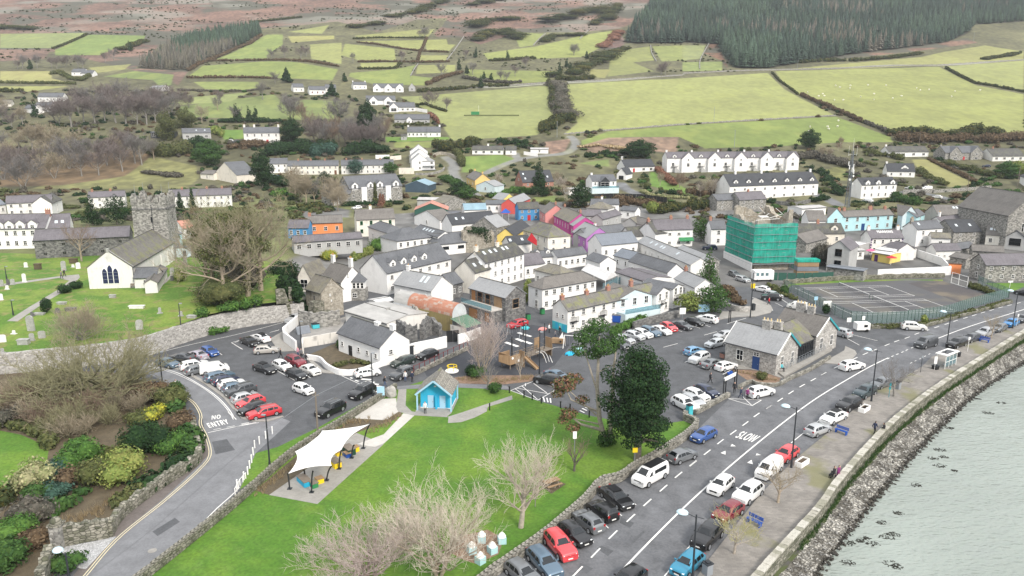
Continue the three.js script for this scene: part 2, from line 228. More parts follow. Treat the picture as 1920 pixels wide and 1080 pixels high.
// ---- the hillside: one sheet to beyond the top of the picture; its map holds the colours of the fields
const TX0=-1000,TX1=1000,TD0=170,TD1=1470;
const FIELDS=[
['#75744a',[[-220,-344],[-224,-367],[-210,-390],[-215,-420],[-195,-420],[-171,-408],[-158,-380],[-152,-349]]],['#695842',[[-268,-409],[-238,-426],[-205,-442],[-195,-379],[-212,-354],[-226,-349],[-238,-348],[-270,-398]]],
['#888d59',[[-92,-630],[33,-688],[34,-621],[28,-530],[16,-498],[-38,-483],[-50,-535],[-56,-565]]],['#8e925a',[[49,-693],[88,-707],[160,-727],[250,-759],[236,-670],[235,-629],[236,-559],[118,-530],[34,-500],[46,-535],[44,-592]]],
['#768445',[[44,-483],[64,-508],[118,-527],[235,-556],[245,-493],[240,-479],[208,-479],[172,-470],[118,-463],[108,-493],[74,-493],[43,-470]]],
['#898d54',[[261,-770],[439,-800],[413,-688],[428,-645],[335,-498],[289,-503],[256,-508],[249,-500],[244,-578],[239,-637],[245,-697]]],['#8e925b',[[443,-800],[555,-844],[433,-653],[421,-688]]],['#8c8c58',[[272,-782],[372,-831],[455,-868],[503,-906],[574,-949],[594,-906],[558,-850],[446,-813],[353,-788]]],
['#818a58',[[-645,-989],[-541,-996],[-519,-885],[-580,-885]]],['#738448',[[-530,-983],[-456,-976],[-437,-924],[-449,-885],[-440,-833],[-488,-833],[-510,-872],[-523,-937]]],['#96925f',[[-477,-723],[-429,-723],[-405,-682],[-370,-654],[-436,-659]]],['#8c8d55',[[-425,-641],[-367,-641],[-390,-613],[-407,-613]]],['#8b8a59',[[-406,-745],[-376,-769],[-366,-734],[-382,-712]]],['#728049',[[-365,-692],[-351,-723],[-306,-702],[-285,-646],[-290,-637],[-312,-673]]],
['#7b884c',[[-304,-794],[-307,-983],[-287,-983],[-267,-911],[-262,-833],[-252,-801]]],['#7c8849',[[-288,-687],[-301,-757],[-248,-788],[-219,-787],[-169,-755],[-161,-694],[-203,-691]]],['#8b8f58',[[-286,-1002],[-245,-1054],[-240,-990]]],['#93905a',[[-277,-970],[-222,-980],[-217,-956],[-260,-924]]],['#8c8f58',[[-236,-913],[-203,-933],[-173,-789],[-210,-815]]],['#7e884d',[[-273,-663],[-219,-668],[-209,-644],[-220,-625],[-250,-629]]],['#747f4b',[[-241,-557],[-190,-616],[-171,-578],[-161,-602],[-134,-602],[-122,-534],[-216,-523],[-231,-533]]],['#848c58',[[-260,-583],[-211,-619],[-212,-581],[-243,-563]]],
['#888a54',[[-197,-986],[-124,-1052],[-104,-1056],[-108,-993],[-190,-963]]],['#8c8f55',[[-188,-950],[-111,-980],[-105,-906],[-131,-918]]],['#8e9156',[[-109,-980],[-83,-991],[-78,-954],[-69,-955],[-73,-911],[-99,-907]]],['#878c52',[[-198,-928],[-137,-910],[-123,-826],[-156,-814],[-186,-849]]],['#8c8e57',[[-156,-802],[-120,-821],[-118,-778],[-148,-762]]],['#7c8749',[[-154,-738],[-117,-773],[-100,-808],[-97,-739],[-70,-727],[-76,-687],[-125,-687],[-151,-718]]],['#8c8f56',[[-98,-808],[-59,-813],[-56,-765],[-93,-750]]],['#8b8c56',[[-104,-875],[-72,-880],[-71,-837],[-98,-827]]],
['#848c50',[[2,-1042],[42,-1030],[26,-949],[9,-937]]],['#878e50',[[-33,-893],[30,-943],[95,-1024],[138,-1055],[131,-993],[104,-930],[77,-868],[27,-856],[-25,-844]]],['#818551',[[115,-906],[167,-943],[154,-844],[129,-831],[141,-770],[91,-737]]],['#818850',[[169,-943],[207,-949],[185,-844],[161,-837]]],['#7c8449',[[-47,-782],[42,-770],[31,-707],[-2,-697],[-45,-727]]],['#8b8955',[[79,-782],[100,-782],[87,-727],[74,-737]]],
['#68863a',[[-82,-492],[-41,-493],[-40,-486],[-79,-478]]],['#6d8340',[[-28,-444],[-6,-448],[1,-440],[-2,-427],[-15,-404],[-27,-404]]],['#7c844a',[[-74,-478],[-38,-483],[-44,-465],[-48,-465],[-72,-465]]],['#648139',[[-188,-491],[-174,-494],[-166,-472],[-177,-467]]],['#848a5c',[[207,-949],[235,-949],[207,-856],[185,-844]]],['#7c8750',[[182,-831],[226,-837],[210,-776],[169,-770]]],
['#8e8b58',[[231,-437],[241,-437],[230,-371],[210,-360],[220,-406]]],['#648236',[[74,-405],[78,-405],[83,-355],[79,-336],[67,-365]]],['#6e7c47',[[38,-428],[56,-438],[54,-419],[42,-425]]],['#6e7c43',[[10,-333],[20,-336],[19,-319],[8,-322]]],
['#977c6a',[[19,-479],[38,-488],[32,-457],[23,-448]]],['#8e7764',[[43,-470],[62,-491],[108,-493],[98,-452],[79,-457],[46,-448]]],['#737444',[[171,-412],[188,-424],[170,-381],[163,-381]]],
];
const FOREST=[[[211,-970],[252,-955],[239,-881],[228,-790],[260,-790],[345,-858],[400,-896],[452,-920],[537,-970],[597,-1030],[641,-1092],[726,-1117],[880,-1365],[293,-1365]],[[141,-964],[160,-1042],[189,-1130],[232,-1294],[244,-1365],[294,-1365],[211,-964]]];
const LANES=[];
const PLANTATION=[[-357,-740],[-389,-885],[-391,-957],[-370,-1002],[-334,-1034],[-316,-989],[-316,-898],[-310,-763],[-303,-728]];
{
const W=2048,Hh=1344,cv=document.createElement('canvas');cv.width=W;cv.height=Hh;const cx=cv.getContext('2d');
const U=(x)=>(x-TX0)/(TX1-TX0)*W,W2=(z)=>(1-(-z-TD0)/(TD1-TD0))*Hh;
cx.fillStyle='#5f5d42';cx.fillRect(0,0,W,Hh);
const fill=(P,c)=>{cx.fillStyle=c;cx.beginPath();P.forEach(([x,z],i)=>i?cx.lineTo(U(x),W2(z)):cx.moveTo(U(x),W2(z)));cx.closePath();cx.fill();};
const MOOR=[[-604,-807],[-555,-846],[-505,-859],[-442,-807],[-390,-807],[-410,-911],[-321,-1028],[-296,-1041],[-239,-1080],[-175,-1018],[-136,-1118],[-93,-1140],[-96,-1064],[-39,-955],[9,-1042],[92,-1042],[145,-1067],[163,-1092],[264,-1403],[515,-1403],[1086,-1403],[-995,-1356]];
fill(MOOR,'#71594d');
fill([[-410,-911],[-359,-740],[-303,-728],[-279,-646],[-298,-673],[-354,-728],[-442,-807],[-420,-846]],'#735c50');
fill([[-576,-879],[-518,-879],[-484,-807],[-518,-787]],'#755e51');fill([[220,-893],[248,-974],[252,-955],[231,-844],[218,-782],[227,-844]],'#735745');fill([[-102,-1025],[-97,-1076],[-48,-1055],[-50,-1005],[-95,-1002]],'#71584c');fill([[104,-930],[143,-1055],[141,-968],[114,-893]],'#715850');
fill([[342,-862],[417,-912],[481,-940],[580,-999],[576,-968],[466,-906],[363,-856]],'#7b6050');
for(const P of FOREST)fill(P,'#3b3a2e');fill(PLANTATION,'#4a4a3a');
fill([[-170,-174],[-60,-174],[-60,-330],[-170,-330]],'#62663f');fill([[-62,-174],[170,-174],[150,-260],[110,-300],[20,-320],[-50,-290]],'#696866');fill([[-73,-305],[-64,-295],[-60,-274],[-67,-269],[-76,-268],[-82,-291]],'#696866');
for(const[c,P]of FIELDS)fill(P,c);
const road=(P,w,c)=>{LANES.push(...smooth(P,4));cx.strokeStyle=c;cx.lineWidth=w/(TX1-TX0)*W;cx.lineJoin=cx.lineCap='round';cx.beginPath();smooth(P,4).forEach(([x,z],i)=>i?cx.lineTo(U(x),W2(z)):cx.moveTo(U(x),W2(z)));cx.stroke();};

road([[-16,-336],[-23,-362],[-29,-389],[-33,-419],[-31,-410],[-34,-430],[-39,-442]],5.5,'#7d7d7a');road([[-14,-402],[-7,-419],[5,-438],[18,-446],[31,-451],[38,-465],[40,-482],[38,-494]],5.5,'#82827d');road([[2,-451],[3,-441],[6,-436]],5,'#82827d');
road([[54,-372],[54,-355],[58,-336]],6,'#6c6d6e');road([[175,-341],[185,-347],[190,-338],[191,-326]],5,'#6c6d6e');road([[138,-338],[138,-326],[137,-313]],6,'#6c6d6e');
road([[249,-776],[317,-788],[401,-813],[444,-809],[558,-850]],4,'#9a9a8c');road([[-71,-670],[-9,-679],[35,-697],[88,-712],[165,-748]],4,'#9a9c8e');
const im=cx.getImageData(0,0,W,Hh),a=im.data;
for(let j=0;j<Hh;j++)for(let i=0;i<W;i++){
const k=(j*W+i)*4,x=TX0+i/W*(TX1-TX0),d=TD0+(1-j/Hh)*(TD1-TD0),green=a[k+1]>a[k]-8;
const g1=fbm(x*.02,d*.03,4),g2=fbm(x*.35,d*.22,2),g3=fbm(x*.09+40,d*.05,3);
const pasture=green&&a[k+1]>118;let m=pasture?.80+.16*g1+.16*g2:.5+.5*g1+.45*g2;let r=a[k]*m,g=a[k+1]*m,b=a[k+2]*m;
if(pasture){const t=.35*ssm(.5,.8,g3);r+=(158-r)*t*.8;g+=(166-g)*t*.7;b+=(92-b)*t*.6;}
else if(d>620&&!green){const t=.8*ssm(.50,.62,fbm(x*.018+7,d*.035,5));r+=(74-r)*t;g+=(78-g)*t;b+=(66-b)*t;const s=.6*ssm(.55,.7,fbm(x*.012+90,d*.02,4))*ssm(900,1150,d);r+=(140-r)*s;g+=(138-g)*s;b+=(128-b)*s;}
a[k]=r;a[k+1]=g;a[k+2]=b;
}
cx.putImageData(im,0,0);
const t=new THREE.CanvasTexture(cv);t.colorSpace=THREE.SRGBColorSpace;t.magFilter=THREE.LinearFilter;
const rows=[];let d=178;while(d<1900){rows.push(d);d+=d<480?4:9;}rows.push(1900);
const N=150,pos=[],uv=[],idx=[];
rows.forEach((dd)=>{for(let i=0;i<=N;i++){const s=i/N*2-1,x=(s*.55+.45*s*s*s)*max(260,dd*.95),z=-dd;pos.push(x,landBase(x,z),z);uv.push((x-TX0)/(TX1-TX0),(dd-TD0)/(TD1-TD0));}});
for(let j=0;j+1<rows.length;j++)for(let i=0;i<N;i++){const p=j*(N+1)+i;idx.push(p,p+1,p+N+1,p+1,p+N+2,p+N+1);}
const g=geom();g.setAttribute('position',fba(pos,3));g.setAttribute('uv',fba(uv,2));g.setIndex(idx);g.computeVertexNormals();
struct('hillside',g,std({map:t,roughness:1}));
}
// ---- sea
M.sea=new THREE.MeshPhysicalMaterial({roughness:.16,map:tex(512,60,(u,v)=>mulc([.285,.318,.288],.88+.24*fbm(u*6,v*6,4,6))),bumpMap:tex(512,14,(u,v)=>.6*fbm(u*9,v*22,3,11)+.4*fbm(u*30,v*60,2,30),false),bumpScale:.16,ior:1.33});
struct('sea',shG([[-400,250],[600,250],[600,-260],[108,-260],...WATERLINE.slice().reverse().map(([x,z])=>[x-6,z-4])],-3),M.sea);
// ---- sheets on the flat ground
const PARK=[[-34.7,-55.9],[-32.3,-64.1],[-30,-73.3],[-27.2,-85.8],[-23.3,-95.2],[-17.9,-108.5],[-13.6,-112.8],[0,-107.8],[4.4,-103.3],[10.8,-98.3],[18.1,-94.4],[23.8,-96.4],[25.1,-94.6],[18.1,-85.2],[15,-82],[12.3,-78.9],[10.4,-78],[7.9,-73.7],[2.9,-66.4],[-1.7,-60.8],[-3.8,-57.7]];
sheet('lawn',PARK,.012,M.lawn);
M.footpath=std({map:speckled([.145,.125,.115],6,.35,48)});
sheet('shore_road',[...[[-5,-55.6],[-1.7,-60.5],[2.8,-65.9],[7.8,-73.2],[10.3,-77.5],[12.5,-78.5],[15.1,-81.4],[18.2,-84.7],[25.5,-94.3],[32.7,-105],[37.5,-110.5],[41,-109.3],[43.9,-112],[54.8,-122.1],[59.6,-127],[61,-125.7],[64.2,-130.2],[70.9,-137.2],[76,-139.5],[82.4,-142.4],[90.8,-147.8],[100.3,-154],[111.1,-161.1],[122.2,-168.3]],...[[118.5,-155.8],[100.6,-143],[88.1,-134],[79.5,-127.9],[73,-123.7],[68.4,-118.4],[62.6,-113],[54.8,-106.7],[47.2,-98.1],[42.2,-92.4],[34.2,-83.7],[27.5,-75.6],[18.7,-63.2],[12.6,-53.9]]],.005,M.roadGrey);
sheet('road',[[-36.8,-50.5],[-39.4,-60.9],[-40,-67.5],[-38.6,-75.6],[-37.9,-86.3],[-43.6,-98.1],[-48,-105.2],[-56.2,-112.8],[-62.8,-118.4],[-64.8,-120.6],[-60.1,-121.1],[-54.4,-118.4],[-47.8,-112],[-42.5,-105.2],[-37.9,-97.2],[-33,-98.1],[-30.6,-96.2],[-32.1,-86.3],[-30.7,-78.7],[-32.3,-65.2],[-34.5,-55.6]],.006,M.asphaltPale);
sheet('pavement',[[-39.4,-60.6],[-39.8,-67.3],[-38.5,-75],[-37.9,-82.3],[-37.8,-86],[-40.1,-90.9],[-42.3,-94.4],[-43.3,-94.4],[-38.3,-84.1],[-38.5,-82.3],[-40.2,-77.5],[-41.2,-71],[-40.8,-68.3],[-40.3,-58.4]],.016,M.footpath);
sheet('driveway',[[-44.8,-65.6],[-44.5,-66.1],[-39.8,-67.4],[-39.8,-61.9],[-40.4,-62],[-43.1,-63.1]],.022,M.cobble);
sheet('garden_ground',[[-90.6,-114.4],[-80,-118.1],[-62.8,-115.8],[-52.9,-107.4],[-48.2,-103.1],[-43.5,-94.4],[-38.4,-84.1],[-41.3,-80.2],[-41.1,-69.5],[-45.4,-66.9],[-42.3,-60.9],[-44.9,-53.6]],.012,M.litter);
sheet('lawn',[[-70.1,-93.5],[-68.6,-93.1],[-65,-91.8],[-59,-88],[-56.9,-84.1],[-55.9,-77.8],[-56.7,-73.8]],.018,M.lawn);
sheet('path',[[-27.1,-75.8],[-21.2,-73.8],[-16.5,-88.9],[-20.7,-92.4],[-22.1,-89.4],[-24.6,-82]],.02,M.concrete);
sheet('planting_bed',[[-29,-76.8],[-27.1,-75.8],[-24.6,-82],[-22.1,-89.4],[-20.7,-92.4],[-18.8,-94.4],[-16.6,-96.2],[-15.5,-98.9],[-16.2,-100],[-19.3,-97],[-22.2,-97.5],[-23.2,-94.4],[-26.9,-85.1]],.018,M.litter);
sheet('path',[[-22.4,-98.1],[-19.6,-104.5],[-17.3,-104.8],[-16.5,-100.4],[-16.2,-99.6],[-17.5,-96.6],[-21.7,-97.2]],.024,M.concretePale);
sheet('path',[[-20,-88.9],[-17,-91.9],[-15.4,-99],[-13.7,-98.4],[-16.5,-89.1],[-17.5,-88.1]],.026,M.concretePale);
sheet('path',[[-17.5,-108.5],[-16.3,-108.7],[-15.5,-102],[-14.3,-99.7],[-13.5,-99.4],[-13.3,-98.4],[-9,-97.8],[-7.4,-99.1],[0,-105.9],[0.1,-104.3],[-3.5,-101.4],[-3.6,-99.7],[-5.2,-97.5],[-7,-95.9],[-8.8,-95.6],[-8.9,-97.6],[-14,-98.3],[-16.2,-99.6],[-16.8,-101.4]],.030,M.concrete);
sheet('path',[[-17.9,-108.3],[-18,-109.7],[-14.9,-110.5],[-8.3,-111],[-0.8,-110.1],[-0.3,-108.3],[-8.5,-109.2],[-16.3,-108.6]],.033,M.asphaltPale);
sheet('path',[[-13.8,-99.7],[-13.3,-104.8],[-8,-104.8],[-8.6,-99.1],[-9.2,-97.7],[-13.3,-98.4]],.036,M.concrete);
sheet('playground_surface',[[-14.7,-117.5],[-14.4,-119.8],[-8.4,-129.6],[-1.5,-140.2],[4.1,-144.5],[11.5,-139.5],[11.8,-135],[7.2,-119.8],[3.6,-114.8],[-6.6,-114],[-8.8,-114.6],[-13.8,-114.3]],.014,M.rubber);
sheet('planting_bed',[[-9.3,-113.7],[-6.6,-114.8],[3.6,-114.8],[3.4,-112.1],[-1.2,-110.6],[-8.5,-111]],.02,M.mulch);
sheet('planting_bed',[[-6.4,-65.1],[-4.9,-67.6],[-2.5,-68.7],[-0.8,-67],[-1.3,-64.3],[-3.4,-62.7],[-5,-63.6]],.02,M.mulch);
sheet('tennis_court',[[67.2,-176.9],[69.1,-179.8],[80.1,-182.2],[100.6,-185.8],[109.2,-184.6],[111.9,-168.8],[94.1,-151.4],[70.1,-147.7],[68,-153.1]],.014,M.court);
sheet('worn_court',[[99,-182],[102.8,-184.1],[109,-184.7],[111,-168.9],[100.4,-162.2]],.018,M.courtWorn);
sheet('verge',[[67.2,-176.9],[69.1,-179.8],[80.1,-182.2],[100.6,-185.8],[109.2,-184.6],[110.2,-186.4],[101.7,-187.9],[81.3,-185.2],[69.3,-182.8]],.02,M.churchGrass);
sheet('lawn',[[118.4,-182.4],[127.9,-182.4],[128.2,-180.6],[122.8,-175.9],[117.8,-172.2]],.014,M.lawn);
sheet('planting_bed',[[36.5,-117.5],[38,-117.5],[39.5,-117.5],[41.3,-116.4],[43.2,-113.5],[41.8,-111.1],[38.5,-110.5],[37.8,-111.5],[37,-114.8]],.02,M.mulch);
sheet('pavement',[[37.5,-119.8],[40.3,-119.8],[43.9,-116.4],[45,-117],[43.5,-113.3],[43,-114],[41.4,-116.7],[39.5,-117.8],[36.8,-118]],.02,M.concrete);
sheet('yard',[[-41.3,-140.5],[-38.1,-145.3],[-34.6,-151.2],[-33.5,-139.8],[-32.8,-135.2],[-38.2,-130.8]],.016,M.yard);
sheet('garden_ground',[[-36,-125],[-32.2,-133.2],[-24.3,-121.7],[-24,-118.3],[-28.6,-117.7],[-33.6,-122.9]],.016,M.litter);
sheet('verge',[[-32.1,-86.3],[-29.9,-88.1],[-26.1,-94.4],[-18.4,-110.4],[-18,-109],[-23.4,-95.3],[-27.4,-86.3],[-30.8,-77],[-31.3,-80.6]],.016,M.lawn);
slab('pavement',[[-45.6,-134.8],[-44.5,-140.5],[-43.8,-148.2],[-43,-150.3],[-43.9,-140.5],[-38.8,-127.6],[-41.6,-127.1]],.0,.1,M.concrete);
slab('pavement',[[-35.3,-122.6],[-31.3,-116],[-26.3,-114.9],[-28.3,-115.7],[-31.3,-117.5],[-34.3,-122.2],[-35.6,-123.5]],0,.1,M.concrete);
slab('pavement',[[41.6,-146.8],[43.8,-148.9],[46.8,-150.3],[50.8,-150.6],[55.1,-153.7],[56.5,-156.5],[57.3,-160.3],[55.9,-166.6],[54.4,-164.3],[52.1,-157.4],[48,-154.6],[45.1,-154.6]],0,.12,M.concrete);
slab('pavement',[[52.9,-120.9],[59.5,-127.6],[60.8,-130.2],[61.4,-127.6],[60.9,-125.7],[58.7,-122.7],[55.6,-120]],0,.12,M.concrete);
slab('kerb',[...[[-61.5,-119.5],[-60.8,-120.4],[-54.8,-117],[-48.3,-110.7],[-43,-104.7],[-40.1,-100.4],[-39.8,-100.3],[-37.7,-97.1],[-35.8,-96.1],[-33.7,-96.1],[-32,-97.8]],...[[-32.3,-98],[-33.9,-96.7],[-35.9,-96.7],[-37.5,-97.9],[-39.7,-101],[-39.7,-100.6],[-42.8,-105.3],[-48.2,-111.5],[-55.1,-118],[-61.4,-121.2]]],0,.11,M.concrete);
slab('promenade',[...[[12.7,-54.2],[18.8,-63.4],[27.6,-75.7],[34.2,-83.8],[42.3,-92.6],[47.3,-98.3],[54.9,-106.9],[62.7,-113.3],[68.6,-118.7],[73.2,-124],[79.7,-128.2],[88.3,-134.4],[100.8,-143.4],[115.9,-154.4]],...SEAWALL.filter(([x,z])=>z<-44).reverse()],0,.13,M.paving);

draped('churchyard_ground',CHURCHYARD,0,M.churchGrass,mound,5);
struct('churchyard_ground',patchGeo([[-160,-177.9],[-61,-177.9],[-62,-189],[-75,-192],[-160,-200]],5,(x,z)=>landBase(x,min(z,-178.01))+.04),M.churchGrass);
draped('path',[[-94.1,-134],[-96.1,-147.4],[-98.2,-157.3],[-100.8,-165.9],[-104.9,-168.7],[-110.4,-162.5],[-112.6,-159.9],[-114.1,-162.2],[-111.8,-164.5],[-106,-170.6],[-102.5,-172.7],[-100.4,-169.5],[-98.4,-163.9],[-95.8,-154.9],[-94.1,-145.4],[-92.1,-134]],.02,M.concrete,mound,5);
draped('path',[[-78,-159.9],[-79.3,-166.6],[-82.1,-178.6],[-86.5,-195.3],[-84,-199.7],[-83.3,-197.9],[-85.1,-193.5],[-80.7,-177],[-78,-164.5],[-77.1,-159.2]],.02,M.concrete,mound,5);

for(const P of[[[8.8,-65.8],[9.9,-64.9],[9.2,-64],[8.3,-65.3]],[[6.5,-62.9],[7.6,-62],[6.9,-61.2],[6.2,-62.2]],[[11.8,-66.4],[13.4,-68.5],[13.5,-68.2],[12.1,-66.3]],[[11.5,-71.1],[12.7,-70],[12.1,-69],[11.2,-70]],[[64.7,-137.2],[66.4,-129.6],[76,-136.5],[73.6,-140.2]],[[-38.9,-89.6],[-37.3,-90.5],[-35,-87.2],[-37,-86]],[[-36.6,-68.3],[-35.5,-71],[-34.6,-70.2],[-35.7,-67.5]]])sheet('road_patch',P,.008,M.asphalt);
// ---- markings: each stroke a sheet of paint on the road
const roadPaint=new THREE.Group();top(roadPaint,'road_markings');roadPaint.userData.kind='structure';
let PY=.045;
const stroke=(P,w,name='line',mat=M.paint)=>part(roadPaint,name,stripGeo(P.length>2?smooth(P,1.2):P,w,PY),mat);
const dashes=(P,len,w)=>P.forEach((p,i)=>{const a=P[max(0,i-1)],b=P[min(P.length-1,i+1)],L=hypot(b[0]-a[0],b[1]-a[1]),ux=(b[0]-a[0])/L,uz=(b[1]-a[1])/L;part(roadPaint,'dash',stripGeo([[p[0]-ux*len/2,p[1]-uz*len/2],[p[0]+ux*len/2,p[1]+uz*len/2]],w,PY),M.paint);});
stroke([[6.4,-55.9],[9.7,-60.9],[21.8,-77.2],[42.9,-102],[53.8,-113],[61,-119.8],[65.4,-123.6]],.2);stroke([[80.3,-135],[88.2,-141],[96.2,-146.6],[104.2,-151.9],[110.8,-156.3],[118.5,-161.1]],.2);
dashes([[6.1,-61.5],[8.1,-64.5],[10.2,-67.7],[12.5,-70.9],[14.8,-74.1],[17.2,-77.3],[19.6,-80.5],[22,-83.4],[22,-83.5],[24.5,-86.5],[27,-89.6],[29.5,-92.5],[32,-95.4],[34.5,-98.4],[37.2,-101.3],[37.2,-101.3],[39.8,-104.1],[42.5,-107.1],[45.3,-110],[48.1,-112.7],[50.9,-115.5],[50.9,-115.5],[54.4,-118.8],[59.5,-123.3],[62.5,-125.9],[65,-127.9],[68.9,-131.1],[71.8,-133.4],[74.9,-135.6],[78.1,-138.2],[81.2,-140.4],[84.4,-142.7],[87.8,-145.1],[90.8,-147.3],[94.2,-149.6],[97.3,-151.7],[100.5,-153.9],[103.6,-155.9],[107,-158.2],[110.2,-160.1],[113.5,-162.1]],1.9,.17);
dashes([[65.3,-123.3],[66.6,-124.5],[68,-125.6],[69.5,-126.8],[70.9,-128],[72.6,-129.4]],.9,.16);dashes([[68,-120.9],[69.3,-122],[70.7,-123.1],[72.3,-124.5],[73.7,-125.7]],.7,.12);
for(const P of[[[9.7,-75.9],[11.6,-71.3]],[[7.9,-73.6],[9.9,-68.9]],[[6.2,-71.2],[8.1,-66.3]],[[4.4,-68.7],[6.4,-63.9]],[[2.8,-66.1],[4.7,-61.3]],[[1.1,-63.5],[2.6,-59.7]],[[11,-77.7],[13.5,-73.6]]])stroke(P,.11,'bay_line');
stroke([[12.9,-59.2],[18,-66.4]],.12,'bay_line');stroke([[24.1,-74.7],[28.4,-80]],.12,'bay_line');stroke([[36,-89.2],[43,-97]],.12,'bay_line');
stroke([[-65.8,-122.1],[-59.9,-130.2],[-52.6,-138],[-45.8,-147]],.14);stroke([[-61.6,-119.5],[-55.5,-116.4],[-49.2,-110.7],[-44.4,-105.5],[-40.9,-100.8],[-38.6,-97],[-40.8,-100],[-38.3,-96.8]],.14);stroke([[-61.3,-119.1],[-55.6,-115.9],[-49.1,-110.3],[-44.4,-105.1],[-40.9,-100.4],[-38.7,-96.8]],.1);
for(const o of[0,.28])stroke(offs([[-39.4,-60.5],[-39.6,-67],[-38.3,-74.6],[-37.5,-81.7],[-37.6,-85.2],[-40,-90.5],[-42.9,-95.4],[-43.9,-98.1],[-47.1,-103.1],[-50.1,-106]],o),.1,'yellow_line',M.paintYellow);
stroke([[-40.5,-92.4],[-35.2,-95.8]],.14);dashes([[-39.7,-93.6],[-38.2,-94.4],[-36.5,-95.3]],1,.12);stroke([[-32.2,-69.2],[-31.8,-72.7],[-31.2,-75.8],[-31,-77.5]],.12);
stroke([[-38.9,-60.7],[-37.1,-67.5],[-35,-80.9],[-33.3,-90]],.06,'seam',M.asphaltPale);
for(const P of[[[-27.6,-114.5],[-23.6,-110.4]],[[-51.4,-132.5],[-51,-133.6]],[[-51,-131.2],[-48.7,-128.5]],[[-39.5,-117.7],[-34.6,-112.4]],[[-33.5,-115],[-32.4,-113.5]],[[-47,-139],[-45.7,-140.9]],[[-52,-132.4],[-51.1,-133.8]],[[-52,-132.4],[-48.5,-128.4]],[[-53.7,-124.8],[-52.4,-123.3]],[[-52.3,-126.7],[-51,-125.2]],[[-46.9,-139.1],[-45.7,-140.6]],[[-37.6,-94.3],[-34.8,-95.7]],[[-37.1,-95.2],[-36.2,-95.8]]])stroke(P,.12,'bay_line');
for(const[x,z]of[[-23.2,-113.1],[-22.4,-111.9],[-21.6,-111],[-20.9,-110],[-20.8,-107.8]])part(roadPaint,'zebra_bar',stripGeo([[x-.9,z+.1],[x+.7,z+.5]],.55,PY),M.paint);
for(const P of[[[-26,-113.7],[-25.6,-113.2]],[[-25,-112.4],[-24.3,-111.9]],[[-23.8,-111.2],[-23.2,-110.7]]])stroke(P,.3,'dash');

for(const P of[[[-0.2,-107.9],[3.4,-112]],[[-0.2,-107.9],[3.8,-103.9]],[[3.8,-103.9],[6.5,-107.9]],[[3.4,-112],[6.6,-109.3]],[[1.5,-110],[3.8,-104.2]],[[0.5,-108.6],[1.9,-105.8]],[[0.6,-109],[5.6,-106.5]],[[3.4,-111],[5.3,-106.9]],[[2.1,-111],[2.1,-109.8]],[[32.2,-104.6],[37,-104]],[[37,-104],[34.9,-101.8]],[[32.2,-104.6],[34.9,-101.8]],[[34.6,-105.5],[34.9,-102]],[[30,-125.7],[30.9,-124.5]],[[35.2,-130.9],[36.3,-129.6]],[[29.5,-121.2],[30.4,-122.1]],[[31.3,-119.5],[32.2,-120.3]],[[32.7,-117.2],[34.3,-118.9]],[[34.3,-115.1],[36.7,-117.8]],[[27.5,-129.6],[30.6,-131.9]],[[36.8,-137.2],[39.9,-139.6]],[[36.1,-143.7],[37.2,-141.9]],[[32.6,-140.2],[33.1,-139.6]],[[38.8,-144.1],[39.5,-142.9]],[[65.3,-137.6],[68.3,-133.6]],[[63.2,-135.8],[63.7,-130.9]],[[59,-162.3],[59.6,-158.9]],[[61.6,-165.9],[61.8,-158.4]],[[55.4,-167.5],[57.1,-161.3],[56.2,-155.5]],[[43.4,-145.1],[48.5,-149.3]]])stroke(P,.13,'hatch_line');
for(const P of[[[4.7,-105.1],[4.8,-103.3]],[[5.2,-104.9],[5.3,-103.1]],[[5.7,-104.7],[5.7,-102.9]],[[10.1,-100.8],[10.7,-100]],[[10.6,-101.2],[11.4,-100.4]],[[9.7,-100],[10.3,-99.2]]])stroke(P,.2,'hatch_line');

PY=.03;for(const P of[[[5.9,-134.8],[7.8,-135.3]],[[6.6,-127.4],[7.9,-129.7],[9.5,-129.7]],[[6.5,-126.2],[6.9,-121.1]]])stroke(P,.1,'surface_line');
for(const P of[[[1.2,-139],[3.6,-136.3]],[[0.8,-135],[2.1,-133.2]],[[2.4,-133.2],[3.6,-131.7]],[[-1.2,-132.7],[1.1,-130.1]]])stroke(P,.75,'surface_patch');

const courtO=[[70.6,-162.8],[94.4,-165.9]],cu=V(courtO[1][0]-courtO[0][0],0,courtO[1][1]-courtO[0][1]).normalize();
PY=.03;
for(const[k,o]of[[0,0],[1,-13.95]]){
const q=(a,b)=>[courtO[0][0]+cu.x*a-cu.z*(b+o),courtO[0][1]+cu.z*a+cu.x*(b+o)],Ls=23.77,Ws=10.97,tr=1.37,sv=5.485;
for(const[a,b,c,d]of[[0,0,Ls,0],[0,Ws,Ls,Ws],[0,tr,Ls,tr],[0,Ws-tr,Ls,Ws-tr],[0,0,0,Ws],[Ls,0,Ls,Ws],[sv,tr,sv,Ws-tr],[Ls-sv,tr,Ls-sv,Ws-tr],[sv,Ws/2,Ls-sv,Ws/2]])stroke([q(a,b),q(c,d)],.14,'court_line');
const n=thing('tennis_net',k?'tennis net across the court nearer the stone wall':'tennis net across the court nearer the road','tennis net'),A=q(Ls/2,-.9),B=q(Ls/2,Ws+.9);
part(n,'tape',bar([A[0],.95,A[1]],[B[0],.95,B[1]],.06),M.pWhite);for(const p of[A,B])part(n,'post',cyl(.05,.05,1.05,p[0],0,p[1]),M.pDkGreen);
const st=[];for(let i=1;i<40;i++){const t=i/40;st.push(bar([A[0]+(B[0]-A[0])*t,.05,A[1]+(B[1]-A[1])*t],[A[0]+(B[0]-A[0])*t,.92,A[1]+(B[1]-A[1])*t],.008,3));}for(let y=.1;y<.9;y+=.12)st.push(bar([A[0],y,A[1]],[B[0],y,B[1]],.008,3));part(n,'netting',merge(st),M.pBlack);
}
PY=.05;
